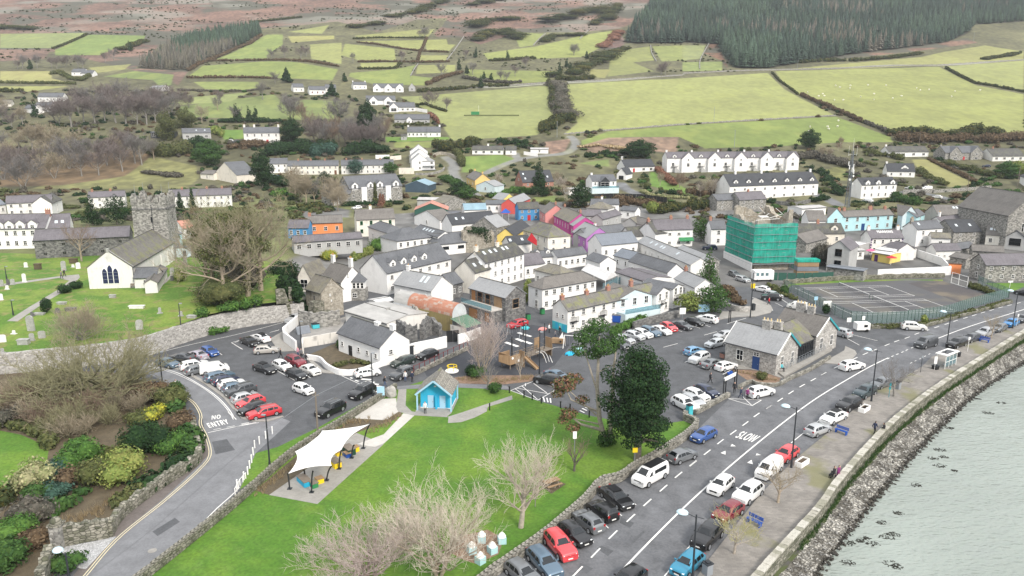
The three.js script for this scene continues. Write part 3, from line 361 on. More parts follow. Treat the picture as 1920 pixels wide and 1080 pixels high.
const font=await new FontLoader().loadAsync('fonts/droid/droid_sans_bold.typeface.json');
function words(str,w,h){const g=new THREE.ShapeGeometry(font.generateShapes(str,1));g.computeBoundingBox();const b=g.boundingBox;g.translate(-b.min.x,-b.min.y,0);g.scale(w/(b.max.x-b.min.x),h/(b.max.y-b.min.y),1);return clean(g);}
function roadWords(str,[a,b],h,name){const L=hypot(b[0]-a[0],b[1]-a[1]),g=words(str,L,h);g.rotateX(-PI/2);const m=part(roadPaint,name,g,M.paint);m.position.set(a[0],PY+.006,a[1]);m.rotation.y=atan2(-(b[1]-a[1]),b[0]-a[0]);return m;}
roadWords('SLOW',[[29.2,-90.9],[31.1,-89.3]],2.6,'slow_lettering');roadWords('NO',[[-41.7,-96.7],[-40.6,-97.1]],1.5,'no_lettering');roadWords('ENTRY',[[-40.9,-93.9],[-38.7,-95.4]],1.8,'entry_lettering');
for(const t of[[[26.1,-86.3],[26.6,-85.8],[26.9,-86.9]],[[27.9,-88.2],[28.6,-88.2],[28.3,-88.9]],[[30.3,-85.6],[31,-85.7],[30.6,-86.2]],[[28.6,-83.6],[29.2,-83.2],[29.4,-84.4]]])part(roadPaint,'triangle',shG(t,PY),M.paint);
struct('manhole_cover',(()=>{const g=new THREE.CircleGeometry(.42,20);g.rotateX(-PI/2);return g;})(),M.concrete).position.set(...((p)=>[p[0][0],.03,p[0][1]])([[-35,-64.9]]));

class Sticks{
constructor(){this.p=[];this.n=[];}
add(a,b,r0,r1,k){
const d=b.clone().sub(a),L=d.length();if(L<1e-4)return;d.divideScalar(L);const u=abs(d.y)<.9?V(0,1,0).cross(d).normalize():V(1,0,0).cross(d).normalize(),w=d.clone().cross(u),c=[];
for(let i=0;i<k;i++){const t=i/k*2*PI,x=cos(t),y=sin(t);c.push([u.x*x+w.x*y,u.y*x+w.y*y,u.z*x+w.z*y]);}
for(let i=0;i<k;i++){const q=c[i],s=c[(i+1)%k],A=[a.x+q[0]*r0,a.y+q[1]*r0,a.z+q[2]*r0],B=[a.x+s[0]*r0,a.y+s[1]*r0,a.z+s[2]*r0],C=[b.x+s[0]*r1,b.y+s[1]*r1,b.z+s[2]*r1],D=[b.x+q[0]*r1,b.y+q[1]*r1,b.z+q[2]*r1];if(r1>.002){this.p.push(...A,...B,...C,...A,...C,...D);this.n.push(...q,...s,...s,...q,...s,...q);}else{this.p.push(...A,...B,...C);this.n.push(...q,...s,...s);}}
}
geo(){const g=geom();g.setAttribute('position',fba(this.p,3));g.setAttribute('normal',fba(this.n,3));const uv=new Float32Array(this.p.length/3*2);for(let i=0;i<uv.length/2;i++){uv[i*2]=this.p[i*3]+this.p[i*3+2];uv[i*2+1]=this.p[i*3+1];}g.setAttribute('uv',new THREE.BufferAttribute(uv,2));return g;}
}
const ORD=['first','second','third','fourth','fifth','sixth','seventh','eighth','ninth','tenth','eleventh','twelfth','thirteenth','fourteenth','fifteenth','sixteenth','seventeenth','eighteenth','nineteenth','twentieth','twenty-first','twenty-second','twenty-third','twenty-fourth','twenty-fifth','twenty-sixth','twenty-seventh','twenty-eighth','twenty-ninth','thirtieth','thirty-first','thirty-second','thirty-third','thirty-fourth','thirty-fifth','thirty-sixth','thirty-seventh','thirty-eighth','thirty-ninth','fortieth'];
const fromLeft=(L)=>L.slice().sort((a,b)=>a[0]/-a[1]-b[0]/-b[1]);

// ---------------------------------------------------------------- houses
const windowGeo=(w,h,kind)=>memo('w'+w+'x'+h+kind,()=>{const t=.07,b=[bB(w,t,.08,0,0,.03),bB(w,t,.08,0,h-t,.03),bB(t,h-2*t,.08,-w/2+t/2,t,.03),bB(t,h-2*t,.08,w/2-t/2,t,.03)];if(kind>0)b.push(bB(w-2*t,.05,.07,0,h/2-.02,.03));if(kind>1)b.push(bB(.05,h/2-.1,.07,0,t,.03),bB(.05,h/2-.1,.07,0,h/2+.04,.03));return merge(b);});
const paneGeo=(w,h)=>memo('p'+w+'x'+h,()=>bB(w-.1,h-.1,.03,0,.05,.012));
const sillGeo=(w)=>memo('s'+w,()=>bB(w+.2,.08,.16,0,-.09,.05));
function win_(g,x,y,z,ry,w,h,o={}){const k=o.kind??(w>.75?2:1),f=part(g,'window',windowGeo(w,h,k),o.frame||M.pWhite,x,y,z,ry);part(f,'pane',paneGeo(w,h),M.glass);if(o.sill!==0)part(f,'sill',sillGeo(w),o.sillMat||M.concrete);return f;}
function addDoor(g,x,y,z,ry,w,h,mat){const d=part(g,'door',memo('d'+w+h,()=>merge([bB(w,h,.06,0,0,.03),bB(w+.2,.1,.1,0,h,.03),bB(.1,h,.1,-w/2-.05,0,.03),bB(.1,h,.1,w/2+.05,0,.03)])),mat,x,y,z,ry);part(d,'handle',memo('dh',()=>box(.05,.12,.05)),M.steel,w/2-.12,1,.08);return d;}
function roofPlanes(L,D,eh,rise,ov,hipL,hipR,t){
const w=D/2,e=ov,k=rise/w,y0=eh-e*k*.8+.04,lx=-e*(hipL?1:.6),rx=L+e*(hipR?1:.6);
const yr=eh+rise+.06,F0=[lx,y0,e],F1=[rx,y0,e],B0=[lx,y0,-D-e],B1=[rx,y0,-D-e],hi=min(w,L/2-.05);
const R0=[hipL?hi:lx,yr,-w],R1=[hipR?L-hi:rx,yr,-w],up=(p)=>[p[0],p[1]+t,p[2]];
const q=[],add=(...P)=>{q.push(P.map(up));q.push(P.slice().reverse());for(let i=0;i<P.length;i++){const a=P[i],b=P[(i+1)%P.length];q.push([a,b,up(b),up(a)]);}};
add(F0,F1,R1,R0);add(B1,B0,R0,R1);if(hipL)add(B0,F0,R0);if(hipR)add(F1,B1,R1);
return q;
}
function bodyPolys(L,D,eh,rise,hipL,hipR,y0=-1.2){
const w=D/2,q=[[[0,y0,0],[L,y0,0],[L,eh,0],[0,eh,0]],[[L,y0,-D],[0,y0,-D],[0,eh,-D],[L,eh,-D]]];
q.push(hipL?[[0,y0,-D],[0,y0,0],[0,eh,0],[0,eh,-D]]:[[0,y0,-D],[0,y0,0],[0,eh,0],[0,eh+rise,-w],[0,eh,-D]]);
q.push(hipR?[[L,y0,0],[L,y0,-D],[L,eh,-D],[L,eh,0]]:[[L,y0,0],[L,y0,-D],[L,eh,-D],[L,eh+rise,-w],[L,eh,0]]);return q;
}
const swap=(q,L)=>q.map((P)=>P.map(([x,y,z])=>[-z,y,x]).map(([x,y,z])=>[x,y,z-L]));
function chimney(g,x,y,z,mat,h=1.1,w=.9,d=.55,pots=2,pm=M.pot){const c=part(g,'chimney',memo('ch'+h+w+d,()=>merge([bB(w,h+.8,d,0,-.8,0),bB(w+.14,.12,d+.14,0,h,0)])),mat,x,y,z);for(let i=0;i<pots;i++)part(c,'chimney_pot',memo('pot',()=>cyl(.13,.1,.42,0,0,0,7)),pm,(i-(pots-1)/2)*w*.42,h+.12,0);return c;}
function dormer(g,x,eh,o){
const w=o.w||1.7,hw=w/2,h=o.h||1.3,rise=hw*.8,zf=o.z??-.5,y0=eh-zf*o.k*.0+(-zf)*o.k,zb=-((y0+h-eh)/o.k),zr=-((y0+h+rise-eh)/o.k);
const q=[[[-hw,y0-.6,zf],[hw,y0-.6,zf],[hw,y0+h,zf],[0,y0+h+rise,zf],[-hw,y0+h,zf]],[[-hw,y0-.6,zb],[-hw,y0-.6,zf],[-hw,y0+h,zf],[-hw,y0+h,zb]],[[hw,y0-.6,zf],[hw,y0-.6,zb],[hw,y0+h,zb],[hw,y0+h,zf]]];
const d=part(g,'dormer',soup(q),o.wall,x,0,0),e=.14,ye=y0+h-e*.8+.02;
const r=[];for(const s of[-1,1]){const P=[[s*(hw+e),ye,zf+.15],[s*(hw+e),ye,zb-.1],[0,y0+h+rise+.02,zr-.1],[0,y0+h+rise+.02,zf+.15]],U=P.map((p)=>[p[0],p[1]+.1,p[2]]);r.push(s>0?U:U.slice().reverse(),s>0?P.slice().reverse():P);for(let i=0;i<4;i++)r.push([P[i],P[(i+1)%4],U[(i+1)%4],U[i]]);}
part(d,'dormer_roof',soup(r),o.roof);const win=part(d,'window',windowGeo(o.ww||.9,o.wh||.95,2),M.pWhite,0,y0+.12,zf);win.add(shade(Object.assign(new THREE.Mesh(paneGeo(o.ww||.9,o.wh||.95),M.glass),{name:'pane'})));
return d;
}

const HOUSES=[];
function hs(a,label,o={}){
HOUSES.push([a[0],a[2],a[3],a[4],a[5]]);
const[x,y,z,yaw,L,D,eh,rise]=a,g=thing(o.name||'house',label,o.cat||o.name||'house',x,y,z,yaw,o.group),wm=o.w||M.white,rm=o.r||M.slate,t=.12,ov=o.ov??.28;
if(o.gf){part(g,'wall',soup(swap(bodyPolys(D,L,eh,rise,0,0,o.y0),D)),wm);if(rise>.01)part(g,'roof',soup(swap(roofPlanes(D,L,eh,rise,ov,0,0,t),D)),rm);}
else if(o.flat){part(g,'wall',soup([...bodyPolys(L,D,eh,0,1,1,o.y0)]),wm);part(g,'roof',bB(L+.3,.16,D+.3,L/2,eh,-D/2),rm);}
else if(o.mono){const q=[[-.2,eh,.25],[L+.2,eh,.25],[L+.2,eh+rise*2,-D-.1],[-.2,eh+rise*2,-D-.1]],u=q.map((p)=>[p[0],p[1]+.1,p[2]]),s=[u,q.slice().reverse()];for(let i=0;i<4;i++)s.push([q[i],q[(i+1)%4],u[(i+1)%4],u[i]]);
part(g,'wall',soup([[[0,-1,0],[L,-1,0],[L,eh,0],[0,eh,0]],[[L,-1,0],[L,-1,-D],[L,eh+rise*2,-D],[L,eh,0]],[[0,-1,-D],[0,-1,0],[0,eh,0],[0,eh+rise*2,-D]],[[L,-1,-D],[0,-1,-D],[0,eh+rise*2,-D],[L,eh+rise*2,-D]]]),wm);part(g,'roof',soup(s),rm);}
else{part(g,'wall',soup(bodyPolys(L,D,eh,rise,o.hip||o.hl,o.hip||o.hr,o.y0)),wm);const rf=part(g,'roof',soup(roofPlanes(L,D,eh,rise,ov,o.hip||o.hl,o.hip||o.hr,t)),rm);if(!o.noRidge)part(rf,'ridge',bB((o.hip?max(.3,L-D):L),.12,.24,L/2,eh+rise+.1,-D/2),o.rm||M.slateDull);}
const k=rise/(D/2);
if(!o.gf&&!o.flat&&!o.noGutter)part(g,'gutter',bB(L+.3,.1,.12,L/2,eh-.12,ov+.02),M.pDark);

const f=o.f??(eh>4?2:1),n=o.n??max(1,rnd0(L/3)),ww=o.ww||.9,wh=o.wh||min(1.25,eh/f*.46);
const doors=o.d||[];
for(let i=0;i<n;i++)for(let j=0;j<f;j++){const u=(i+.5)/n;if(j===0&&doors.some((d)=>abs(d[0]-u)<.5/n))continue;win_(g,u*L,eh/f*j+eh/f*(o.wy??.36),0,0,ww,wh,o);}
for(const[u,m,w,h]of doors)addDoor(g,u*L,0,0,0,w||.95,h||min(2.05,eh-.3),m||M.pDark);
const gable=(side,list)=>list.forEach(([v,yy,w,h])=>side<0?win_(g,0,yy,-v*D,-PI/2,w||.8,h||1.1,o):win_(g,L,yy,-v*D,PI/2,w||.8,h||1.1,o));
if(o.gl)gable(-1,o.gl);if(o.gr)gable(1,o.gr);
for(const c of o.c||[]){const u=Array.isArray(c)?c:[c];chimney(g,min(L-.45,max(.45,u[0]*L)),eh+rise,-D/2,o.cm||wm,u[1]||1.1,u[2]||.9,.6,u[3]??2,o.pm);}
for(const u of o.dm||[])dormer(g,u*L,eh,{k,wall:o.dw||wm,roof:rm,...o.do});
for(const[u,v]of o.sk||[]){const s=part(g,'skylight',memo('sky',()=>box(.75,.06,1.05)),M.skylight,u*L,eh+v*rise+.2,-v*D/2);s.rotation.x=Math.atan(k);}
for(const p of o.gab||[])bay_(g,p,eh,k,wm,rm);
g.userData.dims=undefined;delete g.userData.dims;return Object.assign(g,{dims:{L,D,eh,rise,k}});
}
function bay_(g,[x,w,pro,h,win,wall],eh,k,wm,rm){
const hw=w/2,rise=hw*.95,zb=-max(.5,(h+rise-eh)/k),q=[[[-hw,-1.2,pro],[hw,-1.2,pro],[hw,h,pro],[0,h+rise,pro],[-hw,h,pro]],[[-hw,-1.2,0],[-hw,-1.2,pro],[-hw,h,pro],[-hw,h,-max(0.02,(h-eh)/k)]],[[hw,-1.2,pro],[hw,-1.2,0],[hw,h,-max(0.02,(h-eh)/k)],[hw,h,pro]]];
const b=part(g,'gabled_bay',soup(q),wall||wm,x,0,0),e=.22,r=[];
for(const s of[-1,1]){const P=[[s*(hw+e),h-e*.95+.03,pro+.2],[s*(hw+e),h-e*.95+.03,-max(.02,(h-eh)/k)],[0,h+rise+.03,zb],[0,h+rise+.03,pro+.2]],U=P.map((p)=>[p[0],p[1]+.11,p[2]]);r.push(s>0?U:U.slice().reverse(),s>0?P.slice().reverse():P);for(let i=0;i<4;i++)r.push([P[i],P[(i+1)%4],U[(i+1)%4],U[i]]);}
part(b,'bay_roof',soup(r),rm);
for(const[wx,wy,ww,wh]of win||[])win_(b,wx,wy,pro,0,ww||.9,wh||1.15);
return b;
}
const board=(g,name,a,b,h,t,mat)=>{const A=V(...a),B=V(...b),m=part(g,name,box(A.distanceTo(B),h,t),mat);m.position.copy(A).add(B).multiplyScalar(.5);m.quaternion.setFromRotationMatrix(new THREE.Matrix4().makeBasis(B.clone().sub(A).normalize(),V(0,1,0),V(1,0,0)).multiply(new THREE.Matrix4()));m.up;const ex=B.clone().sub(A).normalize(),ez=V(1,0,0),ey=ez.clone().cross(ex);m.quaternion.setFromRotationMatrix(new THREE.Matrix4().makeBasis(ex,ey,ez));return m;};
const balcony=(g,x,y,z,ry,w=1.8,d=.6)=>{const b=part(g,'balcony',merge([bB(w,.12,d,0,0,d/2),bB(w,.05,.05,0,1,d),bB(.05,1,.05,-w/2,.06,d),bB(.05,1,.05,w/2,.06,d),...[-.4,-.3,-.2,-.1,0,.1,.2,.3,.4].map((t)=>bB(.025,.95,.025,t*w,.08,d))]),M.pBlack,x,y,z,ry);return b;};

// ---- row by row from the shore. Old station by the road
const station=hs([36.5,0,-122,-0.83,9.4,7.1,3.5,2.8],'stone station house with blue door and pale slate roof beside the car park',{name:'station_building',cat:'building',w:M.stonePale,r:M.slatePale,n:0,c:[],ov:.35});
{const{L,D,eh,rise}=station.dims;win_(station,L*.3,.9,0,0,1.25,1.8,{sillMat:M.coping});addDoor(station,L*.62,0,0,0,1.05,2.1,M.pDoorBlue);win_(station,L*.62,2.3,0,0,1.05,.7,{sill:0});
for(const s of[-.26,-.74])win_(station,L,.9,D*s,PI/2,.9,1.9);board(station,'bargeboard',[L+.28,eh-.1,.3],[L+.28,eh+rise+.1,-D/2],.3,.08,M.pWhite);board(station,'bargeboard',[L+.28,eh+rise+.1,-D/2],[L+.28,eh-.1,-D-.3],.34,.08,M.pTeal);board(station,'bargeboard',[-.24,eh-.1,.3],[-.24,eh+rise+.1,-D/2],.3,.08,M.pWhite);
for(const s of[-.02,-1])part(station,'quoin',bB(.5,eh-.1,.06,L-.25,0,s<-.5?-D-.03:.02),M.stonePale);
chimney(station,L*.58,eh+rise,-D/2,M.stonePale,1.3,1.5,.8,3,M.potCream);chimney(station,L*.74,eh+rise,-D/2-.9,M.stonePale,1.2,1.2,.8,2,M.potCream);}
const stationRear=hs([48.2,0,-132,-0.92,8.4,6.8,3.5,2.7],'rear stone wing of the station house with white bargeboard towards the road',{name:'station_wing',cat:'building',w:M.stonePale,r:M.slateBrown,n:0,c:[[.35,1.5,1.6,3],[.6,1.3,1.3,3]],cm:M.stonePale,pm:M.potCream,ov:.3});
{const{L,D,eh,rise}=stationRear.dims;for(const s of[-.26,-.74])win_(stationRear,L,.9,D*s,PI/2,.9,1.9);board(stationRear,'bargeboard',[L+.24,eh-.1,.3],[L+.24,eh+rise+.1,-D/2],.3,.08,M.pWhite);board(stationRear,'bargeboard',[L+.24,eh+rise+.1,-D/2],[L+.24,eh-.1,-D-.3],.34,.08,M.pTeal);}
const link=hs([49.1,0,-122.1,0.74,5.8,8.1,3,2.5],'glazed link between the two station gables under a mossy roof',{name:'station_link',cat:'building',w:M.pDark,r:M.slateMoss,n:0});
for(let i=0;i<9;i++)win_(link,(i+.5)/9*link.dims.L,.1,0,0,+(link.dims.L/9-.04).toFixed(2),2.6,{kind:0,frame:M.pDark,sill:0});
// ---- white cottage, sheds and stone gatehouse by the upper car park
hs([-31,0,-127.6,-0.77,12.5,6.2,3.4,2.3],'white two-storey cottage with grey slate roof beside the car park garden',{w:M.white,r:M.slate,n:5,ww:.7,wh:.85,d:[[.3,M.pBlack,.8,1.7]],c:[[.62,.5,1.2,0],[.97,.9,1,0]],gr:[[.35,1.7,.8,.9]]});
hs([-33.4,0,-144.6,-0.74,13.3,10,2.8,0.6],'low white store with pale sheet roof behind the white cottage',{name:'store',cat:'outbuilding',w:M.white2,r:M.corrPale,n:5,f:1,ww:.6,wh:.7});
hs([-28.2,0,-151.7,0.67,3.8,3.8,2.6,0.3],'white flat-roofed annexe touching the rusty barn',{name:'annexe',cat:'outbuilding',w:M.white,r:M.feltWhite,n:0});
const gate=hs([-43.3,0,-152.4,-0.75,5.8,5.2,5.6,2.6],'rough stone gatehouse tower with arched doorway below the church mound',{name:'gatehouse',w:M.stoneTan,r:M.slateTan,n:0,gr:[[.4,4.6,.3,.5],[.45,3.4,.25,.4]],y0:-.5});
{const{L}=gate.dims;const s=new THREE.Shape();s.moveTo(-.6,0);s.lineTo(.6,0);s.lineTo(.6,1.1);s.absarc(0,1.1,.6,0,PI);s.lineTo(-.6,0);part(gate,'archway',clean(new THREE.ExtrudeGeometry(s,{depth:.06,bevelEnabled:false})),M.pBlack,L*.4,0,-.02);win_(gate,L*.55,3.6,0,0,.4,1,{frame:M.stoneDark,sill:0,kind:0});part(gate,'buttress',merge([bB(2.2,4.2,2.4,L-.6,-.2,.9),bB(1.6,2.2,1.6,L+1.2,-.2,-.4)]),M.stoneMoss);}
const inn=hs([-43.9,0,-168.1,-0.77,8,6.1,4.6,3.1],'white house with tall chimneys behind the stone gatehouse',{w:M.white,r:M.slateBrown,n:0,c:[[.05,1.7,1,2],[.95,1.9,1.1,2]],gr:[[.3,5.6,.35,.9]]});
hs([-50.9,0,-173.4,-0.24,3.1,8,3.6,2.8],'pale gabled wing with big arched window beside the gatehouse',{name:'gabled_wing',cat:'house',gf:1,w:M.creamPale,r:M.slateTan,n:1,f:1,ww:1.9,wh:2.1,wy:.25,c:[]});
{const g=thing('corner_turret','slate-capped white corner bay with wrap-round windows by the inn','turret',...[-36.62,0,-164.35]);part(g,'wall',bB(3.4,2.6,3.2,1.7,0,-1.6),M.stone);part(g,'upper_wall',bB(2.6,1.7,2.6,1.8,2.6,-1.5),M.white);const r=new THREE.ConeGeometry(2.3,2,4);r.rotateY(PI/4);r.translate(1.8,5.3,-1.5);part(g,'roof',uvBox(r),M.slate);for(const x of[.9,1.8,2.7])win_(g,x,2.8,-.2,0,.7,1.3,{kind:1});win_(g,1,.7,0,0,1,1.1);}
hs([-29.1,0,-169.6,0.93,22.5,8.9,5.2,3.7],'long white shop building with row of white dormers and grey slates',{w:M.white,r:M.slate,n:7,ww:1,wh:1,c:[],dm:[.14,.3,.46,.62],do:{w:1.8,h:1.1,z:-1.1},gl:[]});
hs([-26.9,0,-166,-0.65,11.6,7.1,3.5,2.6],'white low house with pale slates and two long skylights',{w:M.white,r:M.slatePale,n:3,f:1,c:[[.1,1.2,.9,1]],sk:[[.6,.5],[.72,.5],[.6,.7],[.72,.7]]});
hs([-13.8,0,-165.1,0.93,4,5.1,3.5,2],'small grey stone wing with timber-framed window beside the pale slates',{w:M.stoneDark,r:M.slate,n:2,f:1,ww:.8});
{const t=hs([-9.1,0,-155.7,-0.85,11.8,5.5,5,1.9],'new stone and timber house with pale roof and glass balcony above the playground',{w:M.stoneDark,r:M.slatePale,n:0,gr:[]});const{L,D,eh}=t.dims;
for(const[u,w,m]of[[.12,1.2,M.timber],[.3,1.6,0],[.52,1.5,0],[.8,2.4,M.timberPale]])m?part(t,'timber_panel',bB(w,2.2,.08,u*L,2.6,.05),m):win_(t,u*L,2.6,0,0,w,2.1,{kind:1,frame:M.timber});
win_(t,L,2.4,-D*.5,PI/2,1.7,2,{kind:1,frame:M.timberPale,sillMat:M.concretePale});part(t,'balcony',bB(L*.85,.25,3,L*.5,2.35,1.6),M.concretePale);part(t,'stone_base',bB(L*.84,2.3,2.9,L*.5,0,1.5),M.stoneDark);part(t,'glass_rail',bB(L*.85,.95,.03,L*.5,2.62,3),M.glassPale);
part(t,'garage_door',bB(2.6,1.9,.1,L*.42,0,3),M.timber);part(t,'garage_door',bB(1.2,1.9,.1,L*.8,0,3),M.timber);}
hs([-6.4,0,-173.8,0.93,15.8,6.2,6.8,2.4],'tall white three-storey hotel block with dark roof and skylights',{w:M.white,r:M.slateDull,n:6,f:3,ww:.8,wh:1.15,c:[[.02,1.2,1.1,2],[.55,1,1,2]],cm:M.cream,sk:[[.15,.7],[.3,.7],[.43,.7],[.62,.7],[.72,.7]]});
hs([-8.7,0,-170.2,0.95,6,6,5.2,2.5],'cream gabled end block joined to the tall white hotel',{w:M.creamPale,r:M.slateDull,n:1,f:1,sk:[[.3,.5],[.7,.5]],c:[[.9,1,1,2]]});
hs([3.2,0,-186.8,0.55,6.1,6.2,3.6,2.3],'low white wing with brown slates beside the red roof gable',{w:M.white,r:M.slatePurple,n:3,f:1});
{const g=thing('red_gable','bright red gable panel standing among the dark hotel roofs','gable',...[5.63,0.56,-213.64]);part(g,'panel',soup([[[-1.2,5.2,0],[1.6,3.4,0],[1.6,5,0],[0,7.2,0]],[[-1.2,5.2,-.2],[0,7.2,-.2],[1.6,5,-.2],[1.6,3.4,-.2]],[[-1.2,5.2,0],[0,7.2,0],[0,7.2,-.2],[-1.2,5.2,-.2]],[[0,7.2,0],[1.6,5,0],[1.6,5,-.2],[0,7.2,-.2]]]),M.pRed);part(g,'post',bB(.25,4,.25,0,0,-.4),M.white);}
hs([6.5,0,-155.5,0.63,15.5,4.9,4.8,1.8],'white hip-roofed house with ivy on its corner',{w:M.white,r:M.slateBrown,hip:1,n:7,ww:.9,gl:[[.4,3,.8,1.4],[.4,.4,.9,1.6]]});
hs([5.6,0,-179.5,-0.86,9,5.1,4,1.5],'low hip roof of brown-grey slates behind the ivied house',{w:M.white2,r:M.slateTan,hip:1,n:4,f:1});
{const h=hs([10.7,0,-138.7,0.66,16.6,4.4,4.5,1.7],'white terrace with mossy roof and turquoise painted gable foot by the playground',{w:M.white2,r:M.slateMoss,n:6,ww:.8,wh:1.2,c:[[.02,.7,.8,2],[.42,.7,.8,2],[.78,.8,.9,2]],cm:M.brick,gl:[[.3,2.6,.6,.9],[.68,2.6,.6,.9]]});const{L,D}=h.dims;
part(h,'painted_plinth',bB(.06,1.6,D*.98,-.03,0,-D/2),M.teal);for(const v of[.2,.45,.7])part(h,'mural_panel',bB(.04,1.1,D*.16,-.08,.3,-D*v),v===.45?M.aqua:M.cyan);balcony(h,L*.09,2.0,0,0);balcony(h,L*.55,2.0,0,0);}
{const h=hs([21.3,0,-146.9,0.54,9.3,7,4.4,1.7],'pale blue rendered gable house with glass balcony',{gf:1,w:M.paleBlue,r:M.slateBrown,n:3,ww:1,wh:1.5});const{L}=h.dims;part(h,'terrace',bB(L,2.1,2.8,L/2,0,1.4),M.paleBlue);part(h,'glass_rail',bB(L,.95,.03,L/2,2.15,2.75),M.glassPale);}
for(const[a,l,b]of[[[30.3,0,-151.7,0.85,5.3,8,4.4,1.1],'white gable house with iron balcony beside the pale blue one',1],[[34.9,0,-157.2,0.77,3.8,8,4.4,0.7],'narrow white gable house with balcony next to the trees',1]]){const h=hs(a,l,{gf:1,w:M.white,r:M.slate,n:2,ww:.9,wh:1.5});balcony(h,h.dims.L*.3,2.1,0,0,1.6,.7);}
hs([25.8,0,-150.7,0.6,6.1,4.3,4.4,1.6],'mossy slate roof with tall brick chimney between the white gables',{w:M.white2,r:M.slateMoss,n:2,c:[[.0,1.2,.8,2]],cm:M.brick});
hs([38.5,0,-172.3,-1.32,9.9,5,3.4,1.7],'white house with plain pale grey roof behind the carpark shrubs',{w:M.white,r:M.slatePale,n:3,f:1,c:[[.02,.9,.8,2]],cm:M.brick});
hs([30.9,0.1,-192.9,-1.12,16.3,5.1,3.4,1.9],'long white outbuilding with grey slates and narrow windows',{name:'outbuilding',w:M.white,r:M.slate,n:6,f:1,ww:.6,wh:1});
hs([37.2,0.7,-218.6,-1.35,35.4,5.3,3.6,1.5],'long pale-roofed range with grey stone end gable',{name:'outbuilding',w:M.white2,r:M.slatePale,n:8,f:1,ww:.6,wh:.9,sk:[[.2,.5],[.3,.5],[.4,.5],[.45,.5],[.7,.5]]});
hs([46.7,0.4,-208.2,-1.35,18.3,3.5,3.6,1],'second pale-roofed range with dark gable window beside the parked cars',{name:'outbuilding',w:M.stone,r:M.slatePale,n:0,gr:[[.45,.6,1.6,1.9]]});
hs([28,0.2,-201.6,-1.03,6.7,5.6,3.2,1.6],'white outhouse with pale slates behind the brown flat roof',{name:'outbuilding',w:M.white,r:M.slateBlue,n:2,f:1,ww:.6,wh:1.2});
hs([25.8,0,-181.6,-1.11,11.4,8,3,0.6],'shallow purple-grey roof beside the white marquee',{name:'outbuilding',w:M.white,r:M.slatePurple,n:0});
hs([22.7,0,-188.8,0.46,4.9,7,3.8,1.4],'white gable with small window beside the marquee',{gf:1,w:M.white,r:M.slate,n:1,c:[],ww:.8});
{const m=thing('marquee','white marquee roof over the hotel courtyard','marquee',...[19.43,0.03,-188.09]);const P=[[17.6,-185.8],[22.2,-173.1],[26.1,-179.5],[21.1,-187.8]],o=m.position;const c=P.map(([x,z])=>[x-o.x,2.6,z-o.z]),mid=(a,b)=>[(a[0]+b[0])/2,4.1,(a[2]+b[2])/2],r0=mid(c[0],c[3]),r1=mid(c[1],c[2]);part(m,'canopy',soup([[c[0],c[1],r1,r0],[c[2],c[3],r0,r1],[c[1],c[2],r1],[c[3],c[0],r0]]),M.feltWhite);c.forEach((q)=>part(m,'pole',cyl(.06,.06,2.6,q[0],0,q[2]),M.pWhite));for(let i=0;i<6;i++){const t=i/5;part(m,'side_panel',bB(1.2,1.9,.05,c[1][0]+(c[2][0]-c[1][0])*t,.2,c[1][2]+(c[2][2]-c[1][2])*t),M.glassPale);}}
// ---- the middle of the town
hs([-60.3,3.6,-203.7,0.41,19,4.7,3,1.4],'long low grey building with flat lean-to facing the walled garden',{name:'long_shed',cat:'building',w:M.greyRender,r:M.slatePurple,n:7,f:1,ww:1.2});
hs([-66.9,5,-220.8,0,6.1,5.1,3.1,2],'deep blue cottage beside the orange house',{w:M.blue,r:M.slatePurple,n:3,f:1,ww:.9});
hs([-61.9,4.6,-225.3,0.24,10.1,4.9,4.2,1.9],'orange painted house with white sash windows',{w:M.orange,r:M.slateBrown,n:3,f:1,wy:.45,ww:1,c:[[.0,.7,.9,2]],cm:M.brick});
hs([-51.2,1.8,-244.4,0.3,12.6,7.4,5.4,2.9],'white pub with green framed windows and cream gable',{w:M.creamPale,r:M.slateBrown,n:4,frame:M.pGreen,c:[.4]});
hs([-46.2,1.3,-238.1,-1,15,5.8,4.6,1.8],'white hall with grey hipped roof facing the garden',{name:'hall',cat:'building',w:M.white2,r:M.slate,hip:1,n:2,f:1});
hs([-33.4,0.6,-214.5,0.69,11.9,9.7,4.6,2.8],'larger white hall with broad hipped slate roof',{name:'hall',cat:'building',w:M.white,r:M.slate,hip:1,n:5,f:1,wy:.6});
hs([-31,1.2,-233.3,-1,16.7,4.9,4.4,1.4],'grey roof with bright row of solar panels behind the white hall',{name:'hall',cat:'building',w:M.white,r:M.slate,n:0,sk:[[.3,.5],[.42,.5],[.54,.5],[.66,.5]]});
hs([-21.6,0.6,-215.6,0.51,9.8,8,3.4,2.5],'white building with grey hip and two wide dark windows',{w:M.white,r:M.slate,hl:1,n:2,f:1,ww:2,wh:.9,wy:.5,frame:M.pDark});
hs([-19.8,1.5,-244.6,0.59,17.4,7.1,4,3],'white house with long charcoal roof and two skylights',{w:M.white,r:M.slateDark,n:0,sk:[[.15,.5],[.3,.5],[.85,.4]]});
hs([-13.2,1.6,-246.9,-0.55,9.5,8,3.4,3.1],'grey stone gable with pale roof behind the ruined tower',{gf:1,w:M.stone,r:M.slatePale,n:0});
hs([0.6,0.9,-224.3,1.33,21.2,5.3,4.2,2.1],'yellow walled house with charcoal slates',{w:M.yellow,r:M.slateDark,n:0,c:[]});
hs([-0.6,0.6,-214.8,0.42,7,5.8,3.4,2],'dark slate roof with two skylights beside the cream hip house',{w:M.white2,r:M.slateDark,n:0,sk:[[.1,.5],[.65,.5]]});
